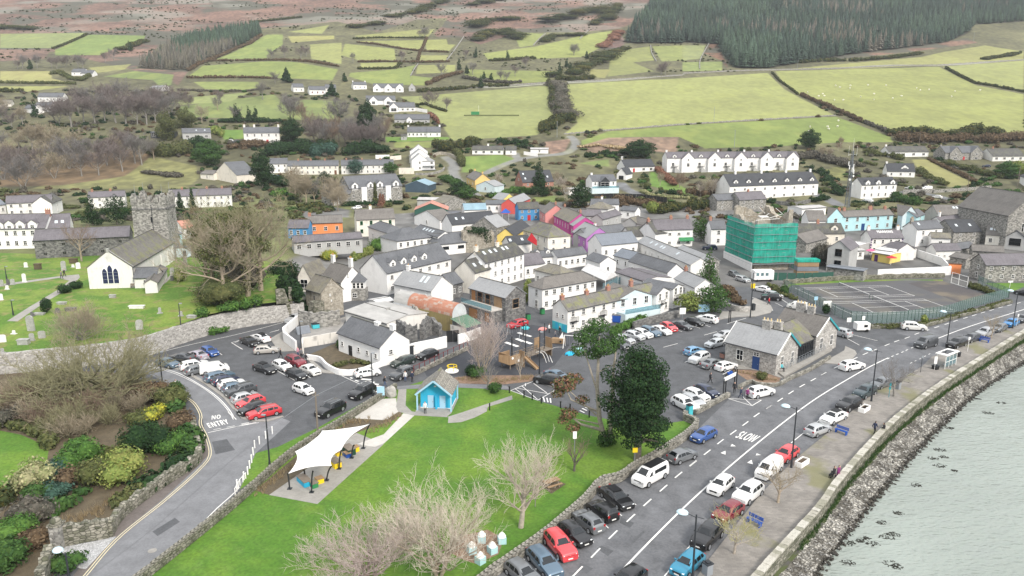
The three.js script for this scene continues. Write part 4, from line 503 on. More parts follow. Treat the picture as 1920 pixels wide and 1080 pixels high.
hs([3.5,1,-229,-1.11,15.6,7.6,5.2,2.8],'big cream house with mottled hipped roof in the middle of town',{w:M.creamPale,r:M.slateMoss,hip:1,n:4,ww:.8,gr:[[.25,3.2,.8,1.2],[.75,3.2,.8,1.2],[.25,.9,.8,1.2],[.75,.9,.8,1.2]]});
hs([5.8,0.1,-197,0.35,7,3.6,3.6,1.3],'grey slated hotel wing with paired dormers',{w:M.white,r:M.slate,n:4,f:1,dm:[.2,.65],do:{w:1.2,h:.8,z:-.8,ww:.7,wh:.6}});
hs([12.2,0.1,-197.3,0.61,10.3,4.2,3.6,1.5],'grey slated range running on from the hotel wing',{w:M.white,r:M.slate,n:5,f:1});
hs([25.6,0.5,-210.1,0.47,12.6,7.2,4.2,2.6],'big blue-grey roof over a white gable',{w:M.white,r:M.slateBlue,n:4,f:1,gl:[[.4,2,.6,.8]]});
hs([19.1,1.1,-232.6,-1.32,12.6,8.1,4,2.9],'lilac and lime painted shop with pale slates',{name:'shop',w:M.lilac,r:M.slatePale,n:3,ww:.8,d:[[.3,M.pYellow,.9,1.9]]});
hs([22.9,0.9,-224.1,0.64,17.3,6.5,3.8,2.2],'dark slate roof running back from the lilac shop',{w:M.greyRender,r:M.slate,n:0,c:[[.35,1.0,.6,1]],cm:M.white});
hs([14.9,2.1,-264.3,-1.34,18.4,7.7,4,2.8],'magenta painted shop front with row of tall windows',{name:'shop',w:M.magenta,r:M.slateTan,n:6,f:1,ww:.45,wh:1.5,wy:.4,c:[[.0,.8,.8,2],[1,.9,.8,2]],cm:M.brick});
hs([19.4,1.5,-246,-1.37,3.6,8.1,4,2.7],'narrow magenta house end beside the lilac shop',{name:'shop',w:M.magenta,r:M.slatePale,n:1,f:1,c:[]});
hs([10.3,2.4,-276.2,-1.41,10.2,7.9,4,2.9],'pink washed house at the top of the street',{w:M.pink,r:M.slateBrown,n:2,ww:.6,c:[[.9,.9,.8,2]],cm:M.brick});
hs([2.5,2.4,-275.7,0.25,7.9,5.4,4.4,2.1],'bright blue house with red door and white trim',{w:M.blue,r:M.slateDull,n:3,ww:.9,d:[[.5,M.pRed,1,2]],gl:[]});
hs([1.4,2.9,-291,1.29,22.3,5.8,3.8,2.1],'red painted house with pale roof behind the blue one',{w:M.red,r:M.slatePale,n:1,f:1});
hs([-3.7,3.4,-302.1,0.66,6.6,7,3.8,2.2],'yellow and red gabled house beside the lane',{gf:1,w:M.yellow,r:M.slatePale,n:1});
hs([-18,2.6,-281.3,0.2,8.5,6.9,3.2,2],'pale blue tin-roofed shed behind the charcoal roof',{name:'shed',w:M.white,r:M.corrBlue,n:0});
hs([-10.4,3.1,-294.8,0,8.8,9,3.2,1.1],'flat-topped white building beside the red house',{name:'shed',w:M.white,r:M.slate,n:3,f:1});

hs([31.5,1.9,-257.8,1.02,16.1,4.4,3.6,1.5],'slate roof with mottled patches above a grey wall',{w:M.greyRender,r:M.slatePurple,n:2,f:1});
hs([24.3,2.1,-266,0.18,8.3,5.3,3.4,1.8],'long slate roof behind the magenta shop',{w:M.greyRender,r:M.slatePurple,n:2,f:1});
hs([28.6,2.7,-285.4,-0.49,8.6,7,3.4,2],'square hip roof of tan slates below the garden wall',{w:M.white,r:M.slateTan,hip:1,n:0});
hs([31.5,3.1,-294.8,0,10.8,5.3,3.2,1.8],'white cottage with grey slates under the dark garden fence',{w:M.white,r:M.slate,n:3,f:1,c:[[.4,.9,.8,2]]});
hs([41.2,2.6,-282.5,-0.57,6.1,4.5,3,1.3],'small white cottage at the end of the fence',{w:M.white,r:M.slate,n:1,f:1});
hs([40.9,1.8,-254.5,-1.18,8.4,4.9,3.2,1.7],'worn tan roof sloping to the lane',{w:M.white2,r:M.slateBrown,n:1,f:1});
hs([36.5,1,-228.6,0.36,6.1,6.2,3.2,2.4],'short brown slate roof beside the white corner shop',{w:M.white2,r:M.slateDull,n:0});
hs([42.1,1.7,-251.1,0.96,6.5,4.8,3.4,1.6],'pale sheet roof above the corner shop',{w:M.greyRender,r:M.slateTan,n:0});
{const h=hs([44.3,1,-227.5,0.19,12.1,6.7,5.4,2.8],'white corner shop with green awning and two brick chimneys',{name:'shop',w:M.white,r:M.slatePurple,n:4,f:2,ww:1,wh:.8,c:[[.5,.8,.8,2],[.95,.8,.8,2]],cm:M.brick});part(h,'awning',soup([[[h.dims.L*.62,2.1,1.3],[h.dims.L,2.1,1.3],[h.dims.L,2.9,.02],[h.dims.L*.62,2.9,.02]],[[h.dims.L*.62,2.1,1.3],[h.dims.L*.62,1.85,1.3],[h.dims.L,1.85,1.3],[h.dims.L,2.1,1.3]]]),M.pGreen);}
hs([43.8,0.9,-225.8,0.57,4.9,7.7,4.6,3.2],'white gabled house joined to the corner shop',{w:M.white,r:M.slateDull,n:0,c:[[.05,.9,.9,2]],cm:M.brick});
hs([62.1,1.1,-230.5,0.1,4.8,5.1,5.2,2.3],'white two-storey house with tall sash windows beside the scaffolding',{w:M.white,r:M.slate,n:1,ww:.9,wh:1.2,c:[[.03,.9,.8,2]],cm:M.brick});
hs([81.9,3.2,-298.1,0.41,10.9,6.3,4.3,2.1],'grey stone house with dark doorway behind the scaffolding',{w:M.stone,r:M.slate,n:2});
hs([90.9,3.2,-298.3,0.37,13.1,6.8,4.4,2.7],'stone house with purple slates joined to the grey one',{w:M.stone,r:M.slatePurple,n:3,c:[[.5,.8,.8,2]],cm:M.brick});
hs([89.7,1.1,-231,0.07,14.8,6.7,3.6,2.6],'low house with white dormer and brick chimney beside the scaffolding',{w:M.cream,r:M.slateDull,n:3,f:1,dm:[.8],do:{w:2.2,h:1,z:-.9},c:[[.5,1,.8,2]],cm:M.brick});
hs([87.5,0.7,-219.2,0.77,14.6,6.8,3,2.3],'brown slate outhouse roof below the dormer house',{name:'outbuilding',w:M.stone,r:M.slateBrown,n:0});

hs([93.8,4.5,-323.1,0.33,46.8,10.5,6.2,4.7],'long white terrace with charcoal roof and seven dormers',{name:'terrace',w:M.white,r:M.slateDark,n:9,f:2,ww:1.1,wh:1,c:[[.13,1.2,.9,0],[.42,1.2,.9,0],[.7,1.2,.9,0],[.985,1.2,.9,0]],dm:[.08,.22,.36,.51,.65,.8,.94],do:{w:2.2,h:.9,z:-1}});
{const h=hs([83,10.4,-404.2,0.11,73.9,8.7,7.6,2.9],'upper white terrace of gabled town houses with balconies',{name:'terrace',w:M.white,r:M.slatePurple,n:0,c:[[.01,1,.9,0],[.2,1,.9,0],[.4,1,.9,0],[.6,1,.9,0],[.79,1,.9,0]]});const{L}=h.dims;
for(let i=0;i<5;i++){bay_(h,[L*(.15+.198*i),L*.095,1.8,7.2,[[0,6.2,.8,1],[0,3.2,1.4,1.7]]],7.6,h.dims.k,M.white,M.slatePurple);dormer(h,L*(.055+.198*i),7.6,{k:h.dims.k,wall:M.white,roof:M.slatePurple,w:2.2,h:.9,z:-.2});win_(h,L*(.045+.198*i),3.4,0,0,1.4,1.7);balcony(h,L*(.055+.198*i),3.0,0,0,3.4,1.2);part(h,'outside_stair',merge(Array.from({length:8},(_,s)=>bB(.45,.4+s*.34,1.2,L*(.075+.198*i)+1.6-s*.45,0,1.4))),M.greyRender);}}
hs([152.7,4.8,-327.5,0.28,18.6,6.7,6,2.8],'white block with three gabled wall dormers behind the lattice mast',{w:M.white,r:M.slateDark,n:5,ww:.9,gab:[],dm:[.17,.47,.88],do:{w:2.4,h:1.2,z:.05}});
hs([195.6,8.9,-392.8,-0.2,13.4,8.4,3,3.8],'white house with broad dark dormer on the slope',{w:M.white,r:M.slateDark,n:3,f:1,dm:[.65],do:{w:3.6,h:.7,z:-1.2,ww:2,wh:.7},c:[[.03,.9,.9,1]],gl:[[.5,3.4,.8,.9]]});
hs([220,16.3,-442.3,0.07,24.2,9.5,3,3],'long white bungalow with brown roof at the field edge',{name:'bungalow',w:M.white,r:M.slateDull,n:4,f:1,ww:1.7,wh:1.2,c:[[.02,1.1,.9,1]],gab:[]});
{const h=hs([248.4,14.8,-434.1,0.16,24.3,9.9,4.4,3.6],'stone fronted house with twin gables beside the bungalow',{w:M.stone,r:M.slate,n:0,c:[[.0,.9,.9,2]],d:[[.5,M.pRed]]});const{L}=h.dims;for(const u of[.25,.8])bay_(h,[L*u,L*.3,.8,4.4,[[0,3,1.3,1.1],[0,.6,2,1.3]]],4.4,h.dims.k,M.stone,M.slate);}
hs([274.7,14.5,-432.4,0.09,19.5,12,2.9,4],'bungalow with brick panel and brown roof at the edge of the picture',{name:'bungalow',w:M.white2,r:M.slateDull,n:4,f:1,ww:1.6,c:[[.2,.8,.9,2]],cm:M.brick});
hs([252.5,7.6,-373.7,-1.97,22,4.6,3.4,1.7],'white house end cut by the picture edge above the church',{w:M.white,r:M.slateDark,n:1,f:1});
{const h=hs([113,1.8,-254.3,0.27,21.1,5,5,1.7],'pale turquoise school-like building with three brick chimneys',{name:'long_house',cat:'building',w:M.turq,r:M.slateBrown,n:5,ww:1,wh:1.3,d:[[.42,M.pDoorBlue,1.1,2.3]],c:[[-.02,.9,1,2],[.12,.9,1,2],[.63,1.1,1.4,2],[.92,.9,.9,2]],cm:M.brick});const{L}=h.dims;bay_(h,[-L*.13,L*.3,.3,5,[[0,3.3,1.2,1.4],[0,.8,1.2,1.4]],M.turq],5,h.dims.k,M.turq,M.slateBrown);bay_(h,[L*1.24,L*.3,2.2,5,[[0,3.2,1.2,1.4]],M.paleBlue],5,h.dims.k,M.turq,M.slateBrown);}
hs([99.8,1.6,-249.9,-0.1,5.6,8.2,4.6,2.8],'white annexe at the end of the turquoise building',{name:'annexe',cat:'building',w:M.white,r:M.slateBrown,n:2,f:1});
hs([139.6,1.8,-256.7,0.83,11,5.1,4.6,1.7],'turquoise rear wing with grey roof',{name:'rear_wing',cat:'building',w:M.turq,r:M.slate,n:1});
hs([110.6,2.7,-283.9,0.43,12.4,7.4,3.2,0.4],'flat white building below the terrace wall',{name:'flat_building',cat:'building',w:M.white,r:M.feltPale,n:1,f:1,ww:2});

{const h=hs([149.2,1.6,-249.2,-1.51,23.8,13.2,9.5,6.4],'big stone church with steep brown roof at the picture edge',{name:'church',w:M.stone,r:M.slateBrown,n:0,gr:[]});const{L,D,eh}=h.dims;for(const[v,w2,hh]of[[.38,.8,2.6],[.5,1,3.8],[.62,.8,2.6]]){const f=win_(h,L,4.5,-D*v,PI/2,w2,hh,{kind:1});f.name='lancet_window';}}
{const g=hs([170.2,2.5,-276.9,0.11,12.5,4,6.2,0.7],'pebble-dashed schoolhouse front with rounded pediment',{name:'schoolhouse',cat:'building',w:M.dash,r:M.slateBrown,n:3,f:1,ww:.9,wh:1.6,wy:.5,d:[[.5,M.pBrown,1.6,1.8]]});const{L}=g.dims;const s=new THREE.Shape();s.moveTo(-2,0);s.lineTo(2,0);s.lineTo(2,.9);s.absarc(0,.9,1.5,0,PI);s.lineTo(-2,.9);part(g,'pediment',uvBox(new THREE.ExtrudeGeometry(s,{depth:.5,bevelEnabled:false})),M.dash,L/2,6.2,-.4);part(g,'cornice',bB(L+.4,.3,.5,L/2,6.1,0),M.stoneGrey);}
hs([149.9,2,-261.4,0,11.3,8.6,4.6,2.9],'brown roofed school wing with skylights',{name:'school_wing',cat:'building',w:M.dash,r:M.slateBrown,n:2,f:1,sk:[[.6,.7],[.7,.7],[.8,.7]]});
hs([125.2,1,-228.7,0.35,10.6,5.4,5.4,2.1],'white house with tall plain gable and one skylight',{w:M.white,r:M.slate,n:2,c:[[.0,1,1,2]],cm:M.stoneTan,sk:[[.2,.6]]});
hs([140.7,1.4,-240.5,0.5,15.7,6.9,4.4,2.5],'purple slate roof behind the white gable',{w:M.white,r:M.slatePurple,n:0,c:[[.1,1.4,.7,1]],cm:M.white});
hs([137.8,1.1,-230.6,0.19,9.8,8.9,4.2,3.2],'stone house with charcoal slates and two bright skylights',{w:M.stone,r:M.slateDark,n:2,f:2,sk:[[.25,.5],[.75,.5]]});
{const h=hs([105.9,0.7,-217.7,0.1,10.1,5.2,4.8,2],'cafe house with white lettering on its roof and purple corner stones',{name:'cafe',w:M.white2,r:M.slatePurple,n:4,ww:.7,c:[[.0,1,.9,2],[.97,1,.9,2]]});const{L,D,eh,rise,k}=h.dims;const t=part(h,'roof_lettering',words('TEAROOMS',L*.5,.9),M.pWhite,L*.26,eh+rise*.55+.24,-D/2*.55+.02);t.rotation.x=-(PI/2-Math.atan(k));for(const x of[0,L])for(let i=0;i<6;i++)part(h,'quoin',bB(i%2?.5:.3,.5,.06,x+(x?-.2:.2),.3+i*.75,.02),M.pPurple);}
hs([109,0.6,-213.6,-1.36,4.6,5.2,3,1.6],'low purple roof over the cafe kitchen',{name:'cafe_wing',cat:'cafe',w:M.white2,r:M.slatePurple,n:0});
hs([110.8,0.5,-210.6,0.33,6.6,6,2.8,1.1],'white cafe gable with purple window',{name:'cafe_gable',cat:'cafe',gf:1,w:M.white2,r:M.slatePurple,n:1,ww:1.2,frame:M.pPurple});
hs([102.7,0.4,-209.5,-0.96,5.2,5.9,2.4,0.2],'yellow flat-roofed cafe shed with round window',{name:'cafe_shed',cat:'shed',w:M.yellow,r:M.feltWhite,n:1,f:1,d:[[.25,M.pPurple,.8,1.8]]});
hs([104.7,0.5,-211.4,-0.86,4.7,6,2.8,0.2],'white flat roof over the cafe terrace',{name:'cafe_canopy',cat:'canopy',w:M.white2,r:M.feltWhite,n:0});
hs([100,0.7,-218.4,-1.04,3.3,6.7,3,0.3],'small white flat-roofed block beside the cafe',{name:'flat_building',cat:'building',w:M.greyRender,r:M.feltWhite,n:1,f:1});
hs([96.3,0.5,-210.1,0.18,4.9,3.5,2.6,0.2],'lower white flat roof beside the grey gable',{name:'flat_building',cat:'building',w:M.white,r:M.feltPale,n:2,f:1});
hs([84.6,0.1,-197,-0.65,5.5,9,6.2,2.2],'grey modern gable with tall black window',{gf:1,w:M.greyRender,r:M.slatePurple,n:1,f:2,ww:1.7,wh:2,frame:M.pBlack});
hs([81.8,0,-189.9,-0.68,8.9,3.5,2.6,0.1],'flat lead roof on stone walls under the grey gable',{name:'flat_building',cat:'building',w:M.stone,r:M.slateBlue,n:0});
hs([128.5,0.9,-226.1,-0.29,5.2,3.9,3.4,1.3],'tan slate lean-to behind the white cafe gable',{w:M.white,r:M.slateTan,n:1,f:1});
hs([121.1,0.4,-209.9,0.12,7.5,4.3,2.8,1.6],'old white cottage with sagging slates and small windows',{w:M.white2,r:M.slatePurple,n:4,f:1,ww:.5,wh:.6});
hs([129.4,0.5,-212.2,0.52,7.4,3.8,2.8,1.3],'low slate outhouse behind the old cottage',{name:'outbuilding',w:M.stone,r:M.slate,n:0});
hs([130.9,0.4,-208.9,-0.35,7.6,4.1,3,1.4],'wide brown slate roof behind the stone warehouse',{w:M.stone,r:M.slateBrown,n:0});
hs([120.9,0.3,-202.6,-1.09,4.5,4.9,2.6,0.9],'rough pale lean-to roof beside the orange door',{name:'lean_to',cat:'outbuilding',w:M.stone,r:M.slateBrown,n:0});
hs([147.6,1.1,-230.1,-0.64,5.4,7.9,3.6,2.7],'cream house with glass roof strip',{w:M.creamPale,r:M.slateBrown,n:2,f:1,sk:[[.2,.5],[.4,.5],[.6,.5]]});
hs([150.6,0.9,-225.6,-0.62,5.4,8,3.6,2.1],'black framed glass gable at the picture edge',{gf:1,w:M.greyRender,r:M.slateDark,n:1,f:1,ww:3,wh:2.2,frame:M.pBlack});
hs([159.7,1.4,-242.7,-0.17,7.3,6.2,3.6,2.3],'cream gabled house with skylight beside the big church',{w:M.creamPale,r:M.slate,n:2,f:1,sk:[[.7,.6]]});
hs([119,0,-183.7,0.07,12,5.9,4.3,2.3],'stone warehouse with pale gable and small square windows',{name:'warehouse',w:M.stone,r:M.slatePurple,n:4,ww:.9,wh:1,gl:[[.45,2.8,.7,1.1],[.5,.4,.7,1.6]]});
hs([82.8,1.2,-233.9,0.66,1.8,2.4,3.2,0.7],'small cream lean-to beside the scaffolded castle',{name:'lean_to',cat:'outbuilding',w:M.cream,r:M.slate,n:0,f:1});
// ---- left and upper left
hs([-127.3,10.6,-396.3,0.28,9.1,7.9,4.8,2.7],'white house at the end of the upper terrace beside the dark tree',{w:M.white,r:M.slate,n:3,c:[]});
hs([-117,9.9,-393.5,0.16,25.8,7.3,4.6,2.5],'cream terrace of small houses with brick chimneys on the slope',{name:'terrace',w:M.creamPale,r:M.slate,n:9,ww:.8,wh:1.1,c:[[.2,.6,.8,2],[.45,.6,.8,2],[.73,.6,.8,2]],cm:M.brick,d:[[.06,M.pBrown],[.94,M.pBrown]]});
hs([-90,9.9,-397.5,0.19,27.3,7.7,4.6,2.6],'white terrace of small houses below the wood',{name:'terrace',w:M.white2,r:M.slate,n:9,ww:.8,wh:1.1,c:[[.1,.6,.8,2],[.4,.6,.8,2],[.75,.6,.8,2]],cm:M.brick});
{const h=hs([-67.3,4.2,-310.5,0.64,24.5,11.4,6.6,4.8],'tall stone and white apartment block with four white dormers',{name:'apartments',w:M.stone,r:M.slate,n:7,f:3,ww:.9,wh:1.2,dm:[.1,.39,.57,.88],dw:M.white,do:{w:2.8,h:1.5,z:.05,ww:1.1,wh:1.5}});for(const u of[.26,.72])part(h,'white_bay',bB(h.dims.L*.1,7.2,.5,h.dims.L*u,-.2,.25),M.white);}
{const h=hs([-78.8,4.2,-309.2,0,12,9.3,4.7,3.6],'lower stone apartment wing behind bare trees',{name:'apartments',w:M.stone,r:M.slate,n:4,ww:1.1,wh:1.2});part(h,'white_bay',bB(2.4,4.8,.4,h.dims.L*.5,0,.2),M.white);}
hs([-49.2,5.9,-345.8,-0.2,11,12,3.2,2],'navy clad shed with pale blue tin roof',{name:'metal_shed',cat:'shed',gf:1,w:M.cladNavy,r:M.corrBlue,n:0,f:1,d:[]});
hs([-37.1,2.7,-283.2,0.05,12.5,10,2.8,2.5],'shed with faded red sheet roof',{name:'metal_shed',cat:'shed',gf:1,w:M.darkGreen,r:M.corrRed,n:0});
hs([-28.5,2.2,-267.2,1.04,17.8,4.9,2.6,0.2],'dark green low unit behind the white gables',{name:'green_unit',cat:'shed',w:M.darkGreen,r:M.feltDark,n:0});
hs([-39.3,3.8,-309.5,-0.08,10,8,2.6,0.6],'brown flat roof beside the navy shed',{name:'flat_shed',cat:'shed',w:M.greyRender,r:M.feltPale,n:0});
hs([-27,3.2,-298.7,0.7,10.7,8,3,2.4],'grey block shed with pale sheet roof',{name:'block_shed',cat:'shed',gf:1,w:M.stone,r:M.slateTan,n:0});
hs([-35.3,2.2,-268.4,-0.84,15.4,7,3,2.7],'small white gable with grey sheet roof',{gf:1,w:M.white,r:M.slateBrown,n:1,f:1});
hs([-58.5,14.9,-434.5,0.14,10.1,7,5,3.8],'topmost of the white stepped houses on the steep lane',{gf:1,w:M.white,r:M.slatePale,n:1});
hs([-56.6,13.1,-423.9,0.28,10.4,6,4.8,3.8],'second white stepped house on the steep lane',{gf:1,w:M.white,r:M.slatePale,n:1});
hs([-54.1,10.9,-407.8,0.26,8.6,6,5.6,3.5],'lowest white stepped house on the steep lane',{gf:1,w:M.white,r:M.slatePale,n:1});
{const h=hs([-48.4,11.1,-409.4,0.24,6.5,7,5,2],'white balconied house beside the bend of the lane',{w:M.white,r:M.slatePale,hip:1,n:2,ww:1.4});part(h,'balcony',bB(h.dims.L,.3,1.6,h.dims.L/2,2.3,.8),M.pGrey);part(h,'balcony',bB(h.dims.L*1.1,.3,1.8,h.dims.L/2,.2,.9),M.pGrey);}
hs([-22.2,7.2,-367.9,-1.32,20.4,7.5,3.8,2.9],'ochre cottage at the corner of the lane',{w:M.ochre,r:M.slateBrown,n:2,c:[[.1,.8,.8,2],[.95,.8,.8,2]],cm:M.ochre});
hs([-16.6,6,-347.7,-0.55,10.2,8,2.8,2.1],'pale blue cottage gable below the ochre one',{gf:1,w:M.paleBlue,r:M.slatePale,n:1,f:1});
hs([5.1,6.6,-357.9,0.38,16.2,9.9,2.6,5.1],'red brick house with steep charcoal roof behind the conifer',{w:M.brick,r:M.slateDark,n:3,f:1,sk:[[.1,.7],[.12,.3],[.85,.4]],gl:[[.5,3,1,1.2]]});
{const h=hs([36.7,5.7,-343.3,0.25,11.8,8.7,5.4,2.5],'white modern house with glazed upper gable above the town',{w:M.white,r:M.slate,n:4,ww:.9,c:[[.1,.8,.9,0]]});bay_(h,[h.dims.L*.46,h.dims.L*.38,2,5.2,[[0,3,4,2]],M.pDark],5.4,h.dims.k,M.white,M.slate);part(h,'terrace',bB(h.dims.L*1.1,2.5,3.2,h.dims.L*.45,0,1.8),M.paleBlue);part(h,'glass_rail',bB(h.dims.L*1.1,.9,.03,h.dims.L*.45,2.5,3.4),M.glassPale);}
hs([25.6,5.4,-337,0.31,8.1,7,2.6,0.2],'white flat-roofed garage beside the modern house',{name:'garage',w:M.white,r:M.feltPale,n:0,d:[[.5,M.pDark,2.4,2]]});
hs([60.4,10.3,-403.4,0.27,17.5,10.7,3,3.6],'white bungalow with charcoal roof and red door',{name:'bungalow',w:M.white,r:M.slateDark,n:4,f:1,ww:1.6,d:[[.3,M.pRed]],c:[[-.1,1.6,1,0],[.02,1.4,.9,0]],cm:M.white});
hs([53.6,8.2,-385.3,-0.57,5.1,8,2.8,3.1],'gabled garage wing of the charcoal-roofed bungalow',{name:'garage',gf:1,w:M.white,r:M.slateDark,n:0,d:[[.5,M.pBlack,2.4,2]]});
hs([-23.6,17.4,-449.2,-0.04,18.4,9,2.7,2.2],'white bungalow with brown roof above the round lawn',{name:'bungalow',w:M.white,r:M.slateDull,n:4,f:1,ww:1.5,c:[[.5,1.2,1.1,0]]});
hs([-3.8,17.4,-448.4,0,6.4,8,2.7,2.1],'white gabled extension with navy door beside the bungalow',{name:'bungalow_wing',cat:'bungalow',w:M.white,r:M.slateDull,n:1,f:1});
hs([11,17.9,-451.4,-0.05,10.6,7,2.6,0.6],'low white cottage behind the white wall on the lane',{w:M.white,r:M.feltPale,n:1,f:1});
hs([-161.9,23.3,-459.7,0.29,20.7,9,6.4,3.3],'pale grey Georgian house with red door on the wooded slope',{w:M.white2,r:M.slate,n:5,ww:.9,wh:1.5,d:[[.65,M.pRed,1.1,2.2]],c:[[.0,1.6,1.1,2],[.3,1.6,1.1,2],[1,1.6,1.1,2]]});
hs([-199.5,25.5,-461.2,0.44,16.1,9,4.2,2.6],'grey house with skylights and long terrace in the trees',{w:M.greyRender,r:M.slate,n:3,f:1,sk:[[.5,.5],[.8,.5]],ww:1.6});
hs([-219.5,26.5,-462.7,0.17,13.7,8,3.4,0.4],'dark flat-roofed glass house in the trees',{name:'modern_house',cat:'house',w:M.pDark,r:M.feltDark,n:4,f:1,ww:2.2,wh:2});
hs([-149.2,7.8,-377.5,-0.64,18.9,11,4.2,5.8],'cream gable house above the churchyard terrace',{gf:1,w:M.cream,r:M.slate,n:0});
hs([-156.6,8.8,-378.2,-0.44,9,8,3,1.5],'white outbuilding with brown terrace beside the cream gable',{name:'outbuilding',w:M.creamPale,r:M.slateBrown,n:1,f:1});
hs([-165.8,4.9,-292.4,0.38,12.8,5.7,4.4,1.9],'terrace end with brick chimneys behind the church tower',{name:'terrace',w:M.white2,r:M.slatePurple,n:5,c:[[.1,.6,.8,2],[.6,.6,.8,2]],cm:M.brick});
hs([-135.9,4.6,-296.5,0.33,23.1,6.8,4.6,2.3],'white terrace with purple-grey roof running right of the church tower',{name:'terrace',w:M.white2,r:M.slatePurple,n:9,ww:.8,c:[[.2,.6,.8,2],[.6,.6,.8,2],[.85,.6,.8,2]],cm:M.brick});
hs([-181.3,5.3,-267.4,0.46,14,6.4,4.6,2.3],'white two-storey house with bare trees before it, left of the tower',{w:M.white2,r:M.slatePurple,n:5});
hs([-167.2,5.1,-270.8,1.88,14.9,6.2,4.4,2.4],'white gable end joined to the two-storey house',{w:M.white,r:M.slateDull,n:1});
hs([-186.5,5.4,-267.4,1.32,5.4,5.4,3.6,2],'blue tinted house roof at the picture edge',{w:M.white,r:M.slateBlue,n:2,f:1});
hs([-144.3,4.9,-202.3,0.16,15.3,8.7,5.6,3.4],'white terrace with a row of gabled dormers beside the churchyard',{name:'terrace',w:M.white,r:M.slatePurple,n:7,f:2,dm:[.05,.25,.42,.6,.8],do:{w:2.2,h:1.5,z:.08,ww:1,wh:.9},c:[[1,1,1.2,3]],cm:M.brick});
hs([-130,4.9,-206.1,0.43,6,8.7,5.2,3.4],'slate roof with rooflights joined to the dormer terrace',{w:M.white,r:M.slatePurple,n:0,sk:[[.45,.4],[.7,.4]]});
hs([-123.9,4.5,-191,0.32,22.3,6.4,4.8,2.3],'long rough stone barn with purple slates bounding the churchyard',{name:'stone_barn',cat:'barn',w:M.stoneDark,r:M.slatePurple,n:5,f:2,ww:.9,wh:.7,frame:M.stoneDark,sill:0});
hs([-92.4,4.6,-202.5,1.23,2.5,7,4.4,1.3],'pale blue house end with tall chimney beside the tower',{w:M.turq,r:M.slateBlue,n:1,c:[[.7,2.4,.9,1]],cm:M.turq});
hs([-97,5.1,-218.2,0.91,3.3,5.5,3.2,2],'small house with red tiled roof edge behind the tower',{w:M.white,r:M.corrRed,n:1,f:1});
// ---- far houses on the slope
hs([-67.6,26.3,-492.4,0.08,12.6,10,3,3.4],'long white farmhouse with grey slates below the others on the hill',{w:M.white,r:M.slate,n:5,f:1,ww:1.1,c:[[.0,1,1,0]]});
hs([-54.9,26.3,-492.5,0.11,8.7,10,3,3.4],'white wing with end chimney on the hill farmhouse',{w:M.white,r:M.slate,n:2,f:1,c:[[.95,1.2,1.1,0]]});
{const h=hs([-81.4,33.9,-529.9,0.09,24.1,11,3.2,3.4],'long grey stone bungalow with small central gable',{name:'bungalow',w:M.greyRender,r:M.slate,n:5,f:1,ww:1.4});bay_(h,[h.dims.L*.42,3.6,.8,3.2,[[0,1,1,1.2]],M.white],3.2,h.dims.k,M.white,M.slate);}
{const h=hs([-90.6,42.3,-570.6,0.21,18.5,11,3.2,3.7],'white hillside house with glazed gable and navy roof panels',{w:M.white,r:M.slate,n:5,f:1,ww:1.6});bay_(h,[h.dims.L*.14,h.dims.L*.36,1.6,3.2,[[0,.4,4,2.2]],M.white],3.2,h.dims.k,M.white,M.slate);}
{const h=hs([-112.6,47.7,-593.8,0.18,22.4,11,3.2,3.7],'white hillside house with two broad gables',{w:M.white,r:M.slate,n:0});const L=h.dims.L;for(const u of[.25,.75])bay_(h,[L*u,L*.28,1.5,3.2,[[0,.5,2.4,2]],M.white],3.2,h.dims.k,M.white,M.slate);}
{const h=hs([-116.5,58.8,-649,0.15,24.9,11,3.2,3.7],'white house with three gables under the green pasture',{w:M.white,r:M.slate,n:0});const L=h.dims.L;for(const u of[.12,.5,.88])bay_(h,[L*u,L*.26,1.5,3.4,[[0,1,1.6,1.4]],M.white],3.2,h.dims.k,M.white,M.slate);}
hs([-87.8,59.4,-656.5,0.14,5.6,9,3.2,3.5],'grey gable house beside the three white gables',{gf:1,w:M.greyRender,r:M.slate,n:1,f:1,ww:1.6});
hs([-134.2,60.7,-654,0.42,11.4,7.5,4,2.5],'white house with grey roof, left end of the upper row on the hill',{w:M.white,r:M.slate,n:3,c:[[.0,.9,.9,0],[1,.9,.9,0]]});
hs([-70.6,24.6,-483.9,0.04,3.4,5,2.6,0.9],'small dark lean-to on the end of the hill farmhouse',{name:'lean_to',cat:'outbuilding',w:M.greyRender,r:M.slateDull,n:1,f:1});
hs([-395.4,74,-696.2,0,11.2,9,3.2,3],'white farm cottage with outbuildings among far fields',{w:M.white,r:M.slate,n:2,f:1});hs([-383.5,72.8,-690.4,0,10.3,7.9,3,2.7],'second white building of the far farm',{w:M.white,r:M.slate,n:1,f:1});
hs([-162.9,55.6,-620.9,0.42,12.7,9,4,3],'white house with red window trim on the far slope',{w:M.white,r:M.slate,n:3,frame:M.pRed});hs([-177.9,57.9,-628.6,0.49,8.6,9,4,3],'grey roofed house half hidden by trees on the far slope',{w:M.white2,r:M.slate,n:2,f:1});hs([-153.5,58,-635.5,0.3,8.6,9,3.4,3],'grey roofed house behind the dark fir on the far slope',{w:M.white2,r:M.slate,n:2,f:1});
hs([-342.2,40.5,-537.9,-0.62,16,6.3,4,2.5],'white gabled house above the dense bare trees',{w:M.white,r:M.slate,n:2});hs([-353.4,49.5,-573.7,0.12,17.5,9,3.6,3],'white long house above the dense bare trees',{w:M.white,r:M.slate,n:4,f:1});hs([-334.8,42.3,-537.9,0,12.4,9,3.4,3],'white low house beside the white gable above the wood',{w:M.white,r:M.slate,n:3,f:1});hs([-371.9,45.3,-552.9,0.34,10,9,3,2.4],'cream house at the picture edge above the wood',{w:M.creamPale,r:M.slateTan,n:2,f:1});
